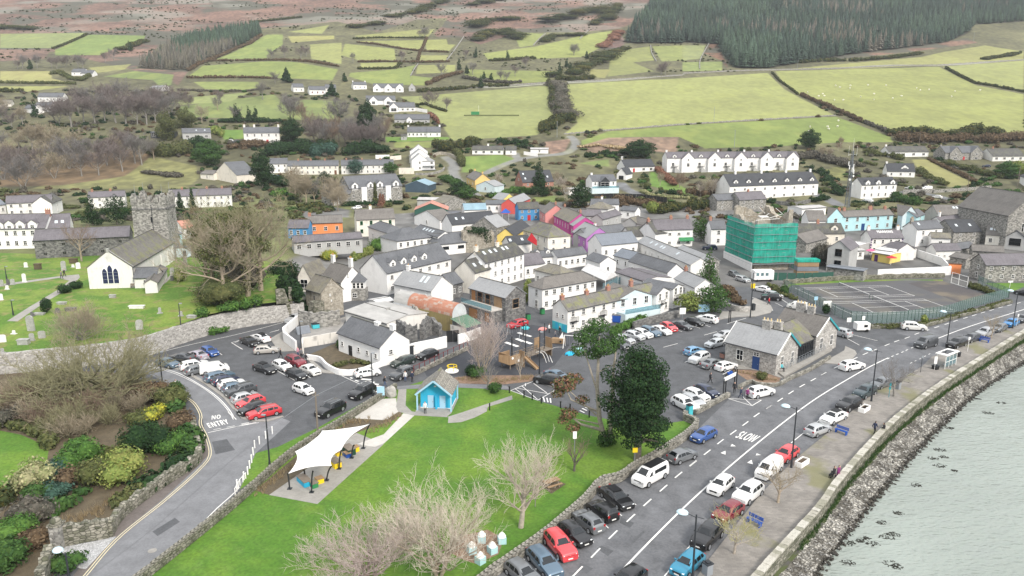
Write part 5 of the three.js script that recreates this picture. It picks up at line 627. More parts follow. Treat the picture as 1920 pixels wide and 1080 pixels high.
hs([-297,58.1,-633.6,-0.76,24.3,5.7,3.4,1.6],'pale roofed barn behind the wood',{name:'barn',w:M.white,r:M.slatePale,n:0});

// ---------------------------------------------------------------- walls, sea defences, fences
function wlG(P,h,t,rough=.06,gf=ground,step=.8){
const Q=walk_(P,step),A=offs(Q,-t/2),B=offs(Q,t/2),n=Q.length,q=[],H=Q.map((p,i)=>(typeof h==='function'?h(i/(n-1),p):h)+(rnd()-.5)*2*rough),G=Q.map((p)=>gf(p[0],p[1]));
for(let i=0;i+1<n;i++){const j=i+1,a0=[A[i][0],G[i]-.4,A[i][1]],a1=[A[i][0],G[i]+H[i],A[i][1]],b0=[B[i][0],G[i]-.4,B[i][1]],b1=[B[i][0],G[i]+H[i],B[i][1]],c0=[A[j][0],G[j]-.4,A[j][1]],c1=[A[j][0],G[j]+H[j],A[j][1]],d0=[B[j][0],G[j]-.4,B[j][1]],d1=[B[j][0],G[j]+H[j],B[j][1]];
q.push([a0,a1,c1,c0],[d0,d1,b1,b0],[a1,b1,d1,c1]);if(i===0)q.push([b0,b1,a1,a0]);if(j===n-1)q.push([c0,c1,d1,d0]);}
return soup(q);
}
function copings(parent,P,h,t,len,mat,name='coping_stone',gf=ground,limit=300){
const Q=walk_(P,len),vars=[0,1,2,3].map((k)=>{const g=new THREE.BoxGeometry(len*(.78+.05*k),.16+.02*k,t+.1,2,1,2),p=g.attributes.position;for(let i=0;i<p.count;i++){const s=hsh(rnd0((p.getX(i)+5)*40)+k*7,rnd0((p.getZ(i)+5)*40)+rnd0((p.getY(i)+5)*40));p.setXYZ(i,p.getX(i)+(s-.5)*.05,p.getY(i)+(s-.5)*.05,p.getZ(i)+(hsh(i,k)-.5)*.0);}return uvBox(g);});
for(let i=0;i+1<Q.length&&i<limit;i++){const a=Q[i],b=Q[i+1],m=part(parent,name,vars[flr(rnd()*4)],Array.isArray(mat)?mat[flr(rnd()*mat.length)]:mat,(a[0]+b[0])/2,gf(a[0],a[1])+h+.07+rr(-.035,.035),(a[1]+b[1])/2,atan2(-(b[1]-a[1]),b[0]-a[0])+rr(-.03,.03));}
}
function wall(label,P,h,t,mat,o={}){const g=thing(o.name||'stone_wall',label,o.cat||'wall');part(g,'masonry',wlG(P,h,t,o.rough??.06,o.gf,o.step),mat);if(o.cope)copings(g,P,o.copeH??(typeof h==='number'?h:1),t,o.cope,o.copeMat||M.coping,'coping_stone',o.gf);return g;}

{
const C=offs(SEAWALL,.3),g=thing('sea_wall','long stone sea wall with pale coping blocks along the promenade','sea wall');
part(g,'masonry',(()=>{const A=SEAWALL,B=offs(SEAWALL,.55),q=[];for(let i=0;i+1<A.length;i++){const r0=.0,y0=-1.9;q.push([[A[i][0],-.1,A[i][1]],[A[i][0],.62,A[i][1]],[A[i+1][0],.62,A[i+1][1]],[A[i+1][0],-.1,A[i+1][1]]].reverse(),[[A[i][0],.62,A[i][1]],[B[i][0],.62,B[i][1]],[B[i+1][0],.62,B[i+1][1]],[A[i+1][0],.62,A[i+1][1]]].reverse(),[[B[i][0],.62,B[i][1]],[B[i][0],y0,B[i][1]],[B[i+1][0],y0,B[i+1][1]],[B[i+1][0],.62,B[i+1][1]]].reverse());}return soup(q);})(),M.stoneMoss);
copings(g,C.filter((p)=>p[1]<-52),.6,.62,.85,[M.coping,M.copingDull,M.copingPale],'coping_stone',()=>0,300);
const N=120,cu=(P)=>{const c=new THREE.CatmullRomCurve3(P.map(([x,z])=>V(x,0,z)));return c.getSpacedPoints(N);},A=cu(offs(SEAWALL,.5)),B=cu(WATERLINE.map((p)=>[p[0]+.6,p[1]+.8]));
const row=(t,y,j)=>A.map((a,i)=>{const b=B[i],n=fbm(i*.7,t*9+j,3)-.5;return[a.x+(b.x-a.x)*t,y+n*.22,a.z+(b.z-a.z)*t];});
const bands=(ts)=>{const q=[];for(let k=0;k+1<ts.length;k++){const r=row(ts[k],-1.1-2.2*max(0,ts[k])**1.1,0),s=row(ts[k+1],-1.1-2.2*max(0,ts[k+1])**1.1,0);for(let i=0;i<N;i++)q.push([r[i],r[i+1],s[i+1]],[r[i],s[i+1],s[i]]);}return mergeVertices(soup(q).deleteAttribute('normal'));};
const up=(g)=>{g.computeVertexNormals();return g;};
struct('shore_bank',up(bands([-.02,.05,.1,.15])),std({map:tex(256,7,(u,v)=>mixc([.06,.075,.025],[.07,.066,.058],ssm(.4,.62,fbm(u*8,v*8,4,8))))}));
struct('stone_revetment',up(bands([.12,.25,.4,.55,.7,.82])),M.revet);struct('weedy_revetment',up(bands([.76,.85,.95,1.05,1.14])),M.revetWeed);
const st=[];const sg=[0,1,2].map((k)=>{const s=new THREE.IcosahedronGeometry(.3,1),p=s.attributes.position;for(let i=0;i<p.count;i++){const f=.75+.5*hsh(rnd0(p.getX(i)*50)+k*9,rnd0(p.getY(i)*50)+rnd0(p.getZ(i)*90));p.setXYZ(i,p.getX(i)*f*1.3,p.getY(i)*f*.7,p.getZ(i)*f);}s.computeVertexNormals();return s;});
const inst=(name,geo,mat,n,f,label)=>{const m=shade(new THREE.InstancedMesh(geo,mat,n)),o=new THREE.Object3D(),c=new THREE.Color();for(let i=0;i<n;i++){const r=f(o);o.rotation.set(rr(-.4,.4),rr(0,6),rr(-.4,.4));o.updateMatrix();m.setMatrixAt(i,o.matrix);m.setColorAt(i,c.setRGB(...r));}top(m,name);tag(m,label,'stones',null,'stuff');};
const spot=(o,t0,t1)=>{const i=flr(rr(8,N-1)),t=rr(t0,t1),a=A[i],b=B[i];o.position.set(a.x+(b.x-a.x)*t+rr(-.4,.4),-1.05-2.2*t**1.1,a.z+(b.z-a.z)*t+rr(-.4,.4));};
inst('revetment_stones',sg[0],std({roughness:1}),3500,(o)=>{spot(o,.14,.84);const s=rr(.15,.4);o.scale.set(s,s*.6,s);const k=rr(.08,.42);return[k,k*.97,k*.9];},'pale stones of the slope below the sea wall');
inst('weedy_stones',sg[1],std({roughness:.8}),5200,(o)=>{spot(o,.76,1.04);o.scale.setScalar(rr(.18,.5));const k=rr(.015,.06);return[k*1.1,k,k*.8];},'dark wet stones along the water edge');
}
const WEED=[[49.7,-83.7],[44.1,-77.1],[41.3,-75.1],[37.1,-71.5],[41.3,-72.7],[35.9,-71],[34.2,-67.5],[38.5,-67.3],[38.8,-66.8],[57.3,-91.4],[58,-93.6],[55.4,-88.9],[56.5,-87.5],[55.7,-91],[77.1,-110.4],[72.5,-106.3],[40.4,-72.3],[38.3,-70.9],[38,-71.9],[63.5,-100.7],[74.4,-112.1]];
{const wm=std({color:0x2b2a22,roughness:.9});fromLeft(WEED).forEach(([x,z],i)=>{const st=new Sticks(),R=rr(.25,.6);for(let k=0;k<34;k++){const a=rr(0,6.3),r=R*Math.sqrt(rnd()),b=rr(0,6.3),l=rr(.12,.3);st.add(V(cos(a)*r*1.5,0,sin(a)*r),V(cos(a)*r*1.5+cos(b)*l,rr(-.01,.02),sin(a)*r+sin(b)*l),.05,.02,4);}const g=st.geo();const m=shade(new THREE.Mesh(g,wm));m.position.set(x,-2.985,z);top(m,'seaweed_clump');tag(m,`dark clump of seaweed in the pale shallows, ${ORD[i]} from the left`,'seaweed','seaweed clumps in the shallows');});}

wall('low stone wall between the park lawn and the angled parking bays',smooth([[-3.8,-57.9],[-1.7,-60.8],[2.9,-66.4],[7.9,-73.7],[10.4,-78],[12.3,-78.9],[15,-82],[18.1,-85.1],[25.1,-94.6],[23.9,-96.6],[24.3,-97.4]],.6),.95,.5,M.stoneWall,{cope:.55,copeMat:M.stoneWall});
wall('stone wall between the pale road and the park lawn',smooth([[-34.8,-56.2],[-32.4,-64.3],[-30,-73.3],[-27.2,-85.8],[-23.3,-95.2],[-17.9,-108.5]],.6),.85,.45,M.stoneMoss,{cope:.6,copeMat:M.stoneMoss});
wall('low stone kerb wall at the car park gate beside the fir',[[25.8,-98.5],[32.6,-105.6]],.7,.5,M.stoneWall);
wall('low stone wall curving round the station planting',smooth([[35,-108.6],[37.8,-111.2],[38.5,-110],[41.2,-109.8],[44.1,-112.5],[48.6,-116.4],[55,-123]],.8),.6,.4,M.stoneWall);
wall('crumbling mossy garden wall beside the pale road',smooth([[-40.4,-67.3],[-41.1,-70.7],[-40,-77.2],[-38.5,-82.1],[-38.3,-84.1],[-40.7,-89.2],[-43.3,-94.4]],.8),(u,p)=>1.35+.35*(vnoise(p[0]*.8,p[1]*.8)-.5),.7,M.stoneMoss,{rough:.22,step:.45});
wall('ragged stone wall end beside the cobbled drive',[[-44.2,-65.8],[-42.7,-66.5],[-40.5,-67.4]],2.1,.7,M.stoneMoss,{rough:.25,step:.45});
wall('ruined gate pier wall at the bottom of the garden',[[-43.6,-63.1],[-43.2,-61.7],[-42.5,-60.2],[-42,-58.8]],1.9,.8,M.stoneMoss,{rough:.3,step:.45});
{const g=thing('gate_pier','square stone gate pier at the head of the cobbled drive','gate pier',...[-44.36,0,-65.45]);part(g,'shaft',bB(1,2.5,1),M.stone);part(g,'cap',merge([bB(1.2,.2,1.2,0,2.5),new THREE.IcosahedronGeometry(.55,1).translate(0,2.8,0)]),M.stoneMoss);}

wall('high stone retaining wall below the churchyard',smooth([[-42.83,-148.69],[-51.54,-144.54],[-58.11,-137.96],[-61.07,-132.39],[-66.06,-122.97],[-106.06,-108.97]],1),(u,p)=>3.5,.8,M.stonePale,{gf:()=>0,rough:.08});
wall('old mossy wall between hedge and gatehouse',[[-47.7,-146.4],[-45.3,-147.5],[-45,-157.4]],2.6,.7,M.stoneMoss,{rough:.15});
wall('rough stone boundary wall beside the gatehouse yard',[[-42.7,-144.7],[-39.4,-142.7],[-37,-143.1],[-34.8,-145.1]],3,.7,M.stone,{rough:.2});

wall('white rendered wall along the yard with leaning boards',[[-38.6,-127.6],[-42.4,-133.2],[-43.4,-136.1],[-43.2,-141.3],[-43,-146.9]],1.9,.35,M.white,{name:'white_wall',rough:.01});
wall('tall white stained wall between yard and garden',[[-37,-126],[-37.9,-129.5],[-32.3,-133.2]],1.9,.35,M.grime,{name:'white_wall',rough:.02});
wall('low white garden wall curving round the cottage garden',smooth([[-35.7,-122.9],[-33.1,-121.7],[-30.6,-117.7],[-27.9,-115],[-25.6,-115],[-23.9,-116.6],[-22,-119.1]],.8),.95,.35,M.white,{name:'white_wall',rough:.02});
wall('long white wall along the lane to the playground',[[-18.5,-124.1],[-17.2,-125.7],[-14.1,-127.9],[-11.9,-129.8]],2.1,.3,M.white,{name:'white_wall',rough:.01});
wall('white lane wall below the rusty barn',[[-9.9,-131.7],[-7.9,-133.8],[-6,-136.6]],1.8,.3,M.white,{name:'white_wall',rough:.01});
wall('stone wall with rusty railings between lane and playground',[[-15.9,-114.7],[-13.7,-118.4],[-11.1,-123],[-9.3,-126],[-8,-128.3]],.7,.45,M.stoneWall);
{const P=walk_([[-15.9,-114.7],[-13.7,-118.4],[-11.1,-123],[-9.3,-126],[-8,-128.3]],1.5),g=thing('railing','rusty red railing posts along the playground wall','railing');P.forEach(([x,z])=>part(g,'post',bB(.09,1.15,.09,x,.6,z),M.pMaroon));for(let i=0;i+1<P.length;i++)part(g,'rail',bar([P[i][0],1.6,P[i][1]],[P[i+1][0],1.6,P[i+1][1]],.035),M.pMaroon);}
wall('stone wall behind the right-hand row of parked cars',[[23.9,-141.4],[28.4,-145.8],[31.8,-148.3],[34.9,-150.4]],1.5,.5,M.stoneDark);
wall('curved white planter wall at the junction',smooth([[49,-169.7],[47,-161.3],[47.1,-156.5],[48.8,-154.2],[51,-154.6]],.8),1.3,.35,M.stonePale);
wall('mossy stone wall behind the tennis courts',[[67.6,-181],[81.3,-185.2],[101.9,-188.2],[111.9,-188.9]],1.1,.6,M.stoneMoss,{rough:.12});
wall('long white boundary wall of the cafe yard',[[94,-187.7],[103.6,-189.6],[115,-191.6]],2.3,.3,M.white,{name:'white_wall',rough:.01});
wall('white wall running back to the orange door',[[115,-191.6],[119.2,-203.1],[118.1,-213.8]],2.2,.3,M.white,{name:'white_wall',rough:.01});
wall('hedge-topped stone kerb along the tennis court road',smooth([[71,-142.1],[77.3,-142.4],[82.9,-143.7],[91.3,-149.1],[101.1,-155.4],[112.1,-162.6]],1),.55,.8,M.stoneMoss,{rough:.1});
wall('stone wall at the foot of the white terraces',[[111,-314],[117,-309],[127,-318]],1.6,.5,M.stoneDark);wall('grey stone wall below the dormer block',[[178,-341],[194,-344]],1.8,.5,M.stone);wall('long stone wall under the sloping field',[[193,-343],[218,-352],[228,-357]],1.4,.5,M.stone);
wall('white garden wall beside the low lane cottage',[[7,-448],[15,-444]],2,.3,M.white,{name:'white_wall',rough:.01});wall('white terrace wall beside the hillside house',[[-73,-576],[-63,-569]],2.4,.4,M.white,{name:'white_wall',rough:.01});
wall('wall topped with white balusters above the terraces',[[-79,-438],[-71,-439]],2.2,.4,M.white,{name:'white_wall',rough:.01});wall('cream garden wall beside the balustrade',[[-70,-434],[-64,-437]],2.4,.4,M.cream,{name:'white_wall',rough:.01});wall('pale terrace wall below the stepped houses',[[-60,-400],[-52,-400]],3.2,.5,M.cream,{name:'white_wall',rough:.01});
wall('tan stone wall round the bend of the steep lane',smooth([[-46,-442],[-43,-448],[-38,-446],[-32,-437]],2),1.8,.5,M.stoneTan);wall('low stone wall below the balconied house',smooth([[-51,-397],[-44,-397],[-38,-405],[-37,-413]],2),1.2,.5,M.stone);

{const P=walk_([[33,-325],[43,-329],[56,-327],[66,-318]],1.6),g=thing('board_fence','dark board fence below the modern white house','fence');for(let i=0;i+1<P.length;i++){const[a,b]=[P[i],P[i+1]],m=part(g,'board',memo('fb',()=>bB(1.56,2.2,.1)),M.pBlack,(a[0]+b[0])/2,ground(...a),(a[1]+b[1])/2,atan2(-(b[1]-a[1]),b[0]-a[0]));}}

M.mesh=std({color:0x6f8a86,transparent:true,opacity:.3});
function meshFence(label,P,h,step){const Q=walk_(P,step),g=thing('mesh_fence',label,'fence');Q.forEach(([x,z])=>part(g,'post',memo('mp'+h,()=>cyl(.04,.04,h,0,0,0,6)),M.pDkGreen,x,ground(x,z),z));for(let i=0;i+1<Q.length;i++){const[a,b]=[Q[i],Q[i+1]],L=hypot(b[0]-a[0],b[1]-a[1]);part(g,'mesh_panel',bB(L-.1,h-.1,.02),M.mesh,(a[0]+b[0])/2,ground(...a)+.05,(a[1]+b[1])/2,atan2(-(b[1]-a[1]),b[0]-a[0]));}}
meshFence('green mesh fence along the road side of the tennis courts',smooth([[69,-146.6],[72.6,-145.6],[78.3,-146.1],[84.8,-148.6],[90.6,-150.9],[98.6,-156.7],[106.9,-162.2],[114.2,-166.9]],1),2.4,2.8);
meshFence('green mesh fence along the station side of the tennis courts',[[66,-176.2],[66.7,-169.4],[67.6,-159],[67.9,-151.7],[69,-146.6]],2.4,2.8);
meshFence('mesh fence between courts and the warehouse lawn',[[115.6,-180.6],[114.5,-173.4],[114.4,-166.9]],2.4,2.4);
{const g=thing('goal_frame','white steel ball-stop frame at the far end of the courts','frame'),P=[[110,-182.4],[110.4,-180],[110.7,-176.9]];P.forEach(([x,z])=>part(g,'post',cyl(.06,.06,2.8,x,0,z),M.pWhite));for(const y of[.1,1.5,2.75])part(g,'rail',bar([P[0][0],y,P[0][1]],[P[2][0],y,P[2][1]],.05),M.pWhite);}

{const P=walk_([[44.9,-116.7],[50.9,-122.4],[57.9,-129.2]],1.1),g=thing('ramp_railing','pale steel railing along the station ramp','railing');P.forEach(([x,z])=>part(g,'post',cyl(.03,.03,1.1,x,.3,z,5),M.pGrey));for(const y of[.5,.75,1,1.38])part(g,'rail',bar([P[0][0],y,P[0][1]],[P.at(-1)[0],y,P.at(-1)[1]],.025,5),M.pGrey);}
slab('station_ramp',[[43.5,-115.4],[45.2,-117],[58.1,-129.6],[57.3,-127.6],[43.7,-113.5]],0,.3,M.concrete);

// ---------------------------------------------------------------- church
{
const nave=hs([-82.6,4.3,-159,1.72,30.9,9.1,4.6,3.6],'white parish church with mossy slate roof and tall arched east window',{name:'church',w:M.white2,r:M.slateMoss,n:0,ov:.2,noGutter:0}),{L,D,eh,rise}=nave.dims;

const bay=new THREE.Shape();const W=D*.2,wh=eh*.82;bay.moveTo(-W,0);bay.lineTo(W,0);bay.lineTo(W,wh*.55);bay.quadraticCurveTo(W,wh*1.0,0,wh*1.25);bay.quadraticCurveTo(-W,wh*1.0,-W,wh*.55);bay.lineTo(-W,0);
const win=part(nave,'east_window',uvBox(new THREE.ExtrudeGeometry(bay,{depth:.08,bevelEnabled:false})),M.pWhite,-.02,1.0,-D/2,-PI/2);
for(const k of[-1,0,1]){const s=new THREE.Shape(),w=W*.27;s.moveTo(-w,0);s.lineTo(w,0);s.lineTo(w,wh*(k?.62:.8));s.quadraticCurveTo(w,wh*(k?.78:.96),0,wh*(k?.88:1.08));s.quadraticCurveTo(-w,wh*(k?.78:.96),-w,wh*(k?.62:.8));part(win,'pane',uvBox(new THREE.ExtrudeGeometry(s,{depth:.03,bevelEnabled:false})),std({color:0x2a3050,roughness:.2}),k*W*.62,.12,.075);for(const y of[.25,.45,.65])part(win,'glazing_bar',box(w*2,.05,.03,k*W*.62,wh*y+.1,.115),M.pGrey);}
part(nave,'downpipe',cyl(.06,.06,eh,.1,0,.12,6),M.pDark);for(const u of[.45,.65,.82])part(nave,'buttress',bB(.3,eh*.75,.2,u*L,0,.1),M.white2);
part(nave,'gable_coping',soup([[[-.1,eh+.1,.3],[.35,eh+.1,.3],[.35,eh+rise+.32,-D/2],[-.1,eh+rise+.32,-D/2]],[[.35,eh+.1,-D-.3],[-.1,eh+.1,-D-.3],[-.1,eh+rise+.32,-D/2],[.35,eh+rise+.32,-D/2]]]),M.stoneGrey);part(nave,'finial',bB(.7,.7,.5,.1,eh+rise-.1,-D/2),M.stoneGrey);
const v=hs([-82.1,4.3,-158.3,0.15,4.5,5,2.3,1.7],'small white vestry built against the church',{name:'vestry',w:M.white2,r:M.slate,n:1,f:1,ww:.8,wh:1});
hs([-75.2,4.3,-154.2,1.88,16.1,2.4,2.2,0.7],'second little vestry roof beside the church wall',{name:'vestry',w:M.white2,r:M.slateBrown,n:0});

const t=thing('church_tower','square rubble church tower with ragged battlements','church tower',nave.position.x,nave.position.y,nave.position.z,nave.rotation.y);
const S=8.2,cx=L+S/2-.2,cz=-D/2-.3,Ht=15.2;const q=[],s0=S/2+.25,s1=S/2-.05,c=(s,y)=>[[cx-s,y,cz+s],[cx+s,y,cz+s],[cx+s,y,cz-s],[cx-s,y,cz-s]],b=c(s0,-1),e=c(s1,Ht);for(let i=0;i<4;i++)q.push([b[i],b[(i+1)%4],e[(i+1)%4],e[i]]);q.push(c(s1,Ht-1.2));part(t,'wall',soup(q),M.stone);
part(t,'parapet_band',merge([bB(S+.3,.35,.3,cx,Ht-1.9,cz+S/2),bB(S+.3,.35,.3,cx,Ht-1.9,cz-S/2),bB(.3,.35,S+.3,cx-S/2,Ht-1.9,cz),bB(.3,.35,S+.3,cx+S/2,Ht-1.9,cz)]),M.stoneDark);
for(const[sx,sz]of[[-1,-1],[1,-1],[1,1],[-1,1]]){part(t,'corner_turret',merge([bB(1.5,2.2,1.5,cx+sx*(S/2-.65),Ht-.6,cz+sz*(S/2-.65)),bB(.9,.7,.9,cx+sx*(S/2-.65),Ht+1.5,cz+sz*(S/2-.65))]),M.stone);part(t,'flag_pole',cyl(.05,.03,3.4,cx+sx*(S/2-.9),Ht+1,cz+sz*(S/2-.9),5),M.pGrey);}
for(const[dx,dz]of[[0,1],[0,-1],[1,0],[-1,0]])for(const k of[-1,0,1])part(t,'merlon',bB(dx?.6:1.1,rr(.7,1.3),dx?1.1:.6,cx+dx*(S/2-.25)+(dz?k*1.9:0),Ht-.1,cz+dz*(S/2-.25)+(dx?k*1.9:0)),M.stone);
win_(t,cx-S/2-.02,10,cz+.4,-PI/2,.5,1.5,{frame:M.stoneDark,sill:0,kind:0});win_(t,cx+.4,10.6,cz+S/2+.04,0,.5,1.6,{frame:M.stoneDark,sill:0,kind:0});part(t,'rainwater_pipe',cyl(.08,.08,9,cx-S/2-.15,5.5,cz+.6,6),M.pDark);
const cab=thing('garden_cabin','pale blue cabin standing behind the church','cabin',...[-88.94,4.42,-193.5]);part(cab,'wall',bB(3.4,2.5,2.6,1.7,0,-1.3),M.paleBlue);part(cab,'roof',bB(3.7,.2,2.9,1.7,2.5,-1.3),M.feltDark);part(cab,'door',bB(.8,1.8,.06,2.8,0,.02),M.pDark);
}
// ---------------------------------------------------------------- gravestones
{
const head=(w,h,t)=>{const s=new THREE.Shape();s.moveTo(-w/2,-.1);s.lineTo(w/2,-.1);s.lineTo(w/2,h*.75);s.quadraticCurveTo(w/2,h,0,h);s.quadraticCurveTo(-w/2,h,-w/2,h*.75);s.lineTo(-w/2,-.1);return uvBox(new THREE.ExtrudeGeometry(s,{depth:t,bevelEnabled:false}).translate(0,0,-t/2));};
const G1=[head(.8,1.2,.14),head(.7,1.5,.16),head(.9,1,.12)],mats=[M.marble,M.stoneGrey,M.slab];
const list=[['white rounded headstone by the barn wall',0,0,1.1],['tall grey monument headstone before the barn',1,1,1.6],['white squat headstone beside the tall monument',0,2,.8],['bright white headstone nearest the church gable',0,0,1.3],['white cross-topped headstone beside the path',0,1,1.3],['grey headstone at the picture edge, leftmost of three',1,0,1.2],['dark headstone, middle of three by the path',2,0,1.1],['pale grey headstone, rightmost of three by the path',1,0,1.1],['light headstone in front of the three by the path',0,2,.9],['white headstone at the picture edge on the slope',0,0,1.1],['dark leaning headstone near the clipped bush',2,2,1],['black leaning slab by the churchyard path',2,2,.8],['grey headstone behind the vestry',1,0,1.3],['dark headstone behind the vestry',2,0,1],['tall thin obelisk stone behind the church',1,1,1.5],['pale obelisk on the grass slope',1,1,1.9],['white stone on the left grass slope',0,2,1.3],['grey stone beside the box tomb',1,0,1.1],['wide grey stone beside the sprawling shrub',1,2,1.3],['lone pale headstone above the retaining wall',1,0,1.5],['small grey cross stone near the wall',1,1,.8],['small headstone beside the lamp post',1,0,.8],['low stone on the left slope',1,2,.8],['tiny pale stone on the left slope',0,2,.7]];
const pos=[[[-120.1,-180.8],[-108.5,-177],[-108.5,-180.9],[-106.3,-179.3],[-110.1,-164.5],[-112.6,-160.5],[-112,-161.8],[-111,-161.8],[-109.3,-157.3],[-104.4,-147.9],[-87.6,-139.1],[-91.3,-137.1],[-80.5,-173.1],[-77.3,-165.9],[-82.2,-184.3]],[[-86.3,-128.8],[-87.5,-122.8],[-82.9,-123.5],[-82,-124.9],[-67.2,-129.5],[-67.7,-138.7],[-63,-137.1],[-83.8,-117.1],[-88.3,-127]]].flat();
list.forEach(([label,m,k,s],i)=>{const[x,z]=pos[i],g=thing('headstone',label,'headstone',x,mound(x,z),z,rr(-.3,.3));const p=part(g,'stone',G1[k],mats[m]);p.scale.setScalar(s);p.rotation.x=rr(-.06,.06);part(g,'plinth',bB(1,.18,.5,0,-.06,0),mats[m]);});
for(const[label,a,w,d,h,mt]of[['long white table tomb on the grass below the church',[[-73.8,-142.1]],3,.9,.4,M.marble],['grey box tomb on the left slope',[[-83.1,-121.6]],1.9,1.1,.8,M.stoneGrey],['low flat grave slab by the clipped bush',[[-90.2,-144.9]],1.8,.9,.3,M.stoneGrey],['dark sunken tomb slab under the shrub',[[-85.8,-140.4]],2,1,.5,M.slab],['pale flat slab beside the path',[[-90.4,-137.9]],2,.9,.25,M.stoneGrey],['flat stone tomb with cross by the wall',[[-60.5,-136.1]],1.7,1,.35,M.stoneGrey],['small chest tomb below the church gable',[[-82.6,-149.9]],1.3,.7,.5,M.stoneGrey],['broken tree-stump shaped tomb before the barn',[[-115.7,-178.5]],1.6,1,1.3,M.litter],['brown table tomb near the barn tree',[[-111.1,-185.7]],2,1,1.2,M.litter]]){const[[x,z]]=a,g=thing('tomb',label,'tomb',x,mound(x,z),z,rr(-.2,.2));part(g,'chest',bB(w*.9,h+.2,d*.85,0,-.2,0),mt);part(g,'lid',bB(w,.14,d,0,h,0),mt);}
const bx=thing('churchyard_bench','wooden bench against the white church gable','bench',...[-82.33,4.3,-158.6],.2);part(bx,'seat',bB(1.7,.07,.45,0,.45,0),M.timberGrey);part(bx,'backrest',bB(1.7,.4,.06,0,.6,-.24),M.timberGrey);for(const x of[-.7,.7])part(bx,'leg',bB(.08,.45,.4,x,0,0),M.timberGrey);
}
const RUIN_TOP=[];
// ---------------------------------------------------------------- rusty barn, ruins, tower ruin
{
const a=[-24.6,0,-150.3,-0.72,17.4,3.9,3.3,1.6],[x,y,z,yaw,L,D,eh]=a,g=thing('barrel_barn','barrel-roofed tin barn with rusted red sheets','barn',x,y,z,yaw),r=D/2*1.08,n=14,rise=2.2;
const arc=(i)=>{const t=PI*i/n;return[-cos(t)*D/2,eh+sin(t)*rise];};
for(let k=0;k<8;k++){const x0=L*k/8,x1=L*(k+1)/8-.02,q=[];for(let i=0;i<n;i++){const[z0,y0]=arc(i),[z1,y1]=arc(i+1),dz=-D/2,o=.02*(k%2);q.push([[x0,y0+o,-z0+dz],[x1,y0+o,-z0+dz],[x1,y1+o,-z1+dz],[x0,y1+o,-z1+dz]]);}part(g,'roof_sheet',soup(q),k<2?M.corrPale:M.rust);}
part(g,'wall',soup([[[L*.4,-.5,0],[L,-.5,0],[L,eh,0],[L*.4,eh,0]]]),M.corrBrown);part(g,'wall',soup([[[0,-.5,.02],[L*.42,-.5,.02],[L*.42,eh,.02],[0,eh,.02]]]),M.corrGrey);part(g,'wall',soup([[[L,-.5,-D],[0,-.5,-D],[0,eh,-D],[L,eh,-D]]]),M.corrGrey);
for(const xx of[0,L]){const q=[];for(let i=0;i<n;i++){const[z0,y0]=arc(i),[z1,y1]=arc(i+1);q.push([[xx,-.5,-D/2-z0],[xx,-.5,-D/2-z1],[xx,y1,-D/2-z1],[xx,y0,-D/2-z0]]);}part(g,'end_wall',soup(q),M.corrGrey);}
part(g,'lean_to_roof',soup([[[L+.05,eh-.3,.6],[L+4.2,eh-1.4,.6],[L+4.2,eh-1.4,-D],[L+.05,eh-.3,-D]]]),M.corrGreen);part(g,'lean_to_wall',bB(.1,eh-1.6,D+.5,L+4,0,-D/2+.2),M.navy);part(g,'lean_to_wall',bB(4,eh-1.5,.1,L+2,0,.5),M.grime);
wall('ruined rubble walls beside the rusty barn',[[-24.2,-140.4],[-24.9,-145.9],[-23.6,-148.4],[-21.7,-149.3],[-18.9,-145.1]],(u)=>3+sin(u*9)*.6,.8,M.stone,{name:'ruined_wall',rough:.3,step:.5});wall('ragged ruin wall nearest the white cottage',[[-21.8,-137.4],[-19.5,-133.1],[-17.6,-133.1]],3.2,.8,M.stoneDark,{name:'ruined_wall',rough:.35,step:.5});wall('broken gable of the ruin behind the lane wall',[[-17,-134.5],[-15.5,-138.1],[-13.6,-136.6]],(u)=>3.8-abs(u-.4)*2.4,.8,M.stoneDark,{name:'ruined_wall',rough:.3,step:.5});
const[dx,dy,dz]=[-11.01,0,-133.08],dg=thing('yard_gate','black double gate in the white lane wall','gate',dx,dy,dz,.25);for(const s of[-1,1])part(dg,'gate_leaf',bB(1.15,2.2,.1,s*.6,0,0),M.pBlack);
const d2=thing('lane_door','narrow dark door in the white lane wall','door',...[-17.64,0,-124.24],.35);part(d2,'door_leaf',bB(.9,1.9,.12,0,0,.14),M.pDark);part(d2,'lintel',bB(1.2,.15,.2,0,1.9,.14),M.pDark);
}
{const[x,y,z]=[-10.67,0.77,-220.53],g=thing('ruined_tower','ivy-topped ruined stone tower in the middle of town','ruined tower',x,y,z,-.1);part(g,'wall',merge([wlG([[-4,.5],[4,0]],(u)=>6+1.6*sin(u*7),.9,.5,()=>0,.6),wlG([[-4,.5],[-3.6,-6]],6.5,.9,.4,()=>0,.6),wlG([[4,0],[4.2,-6]],5,.9,.5,()=>0,.6),wlG([[-3.6,-6],[4.2,-6]],5.5,.9,.6,()=>0,.6)]),M.stoneTan);RUIN_TOP.push([x,y+6.2,z]);}
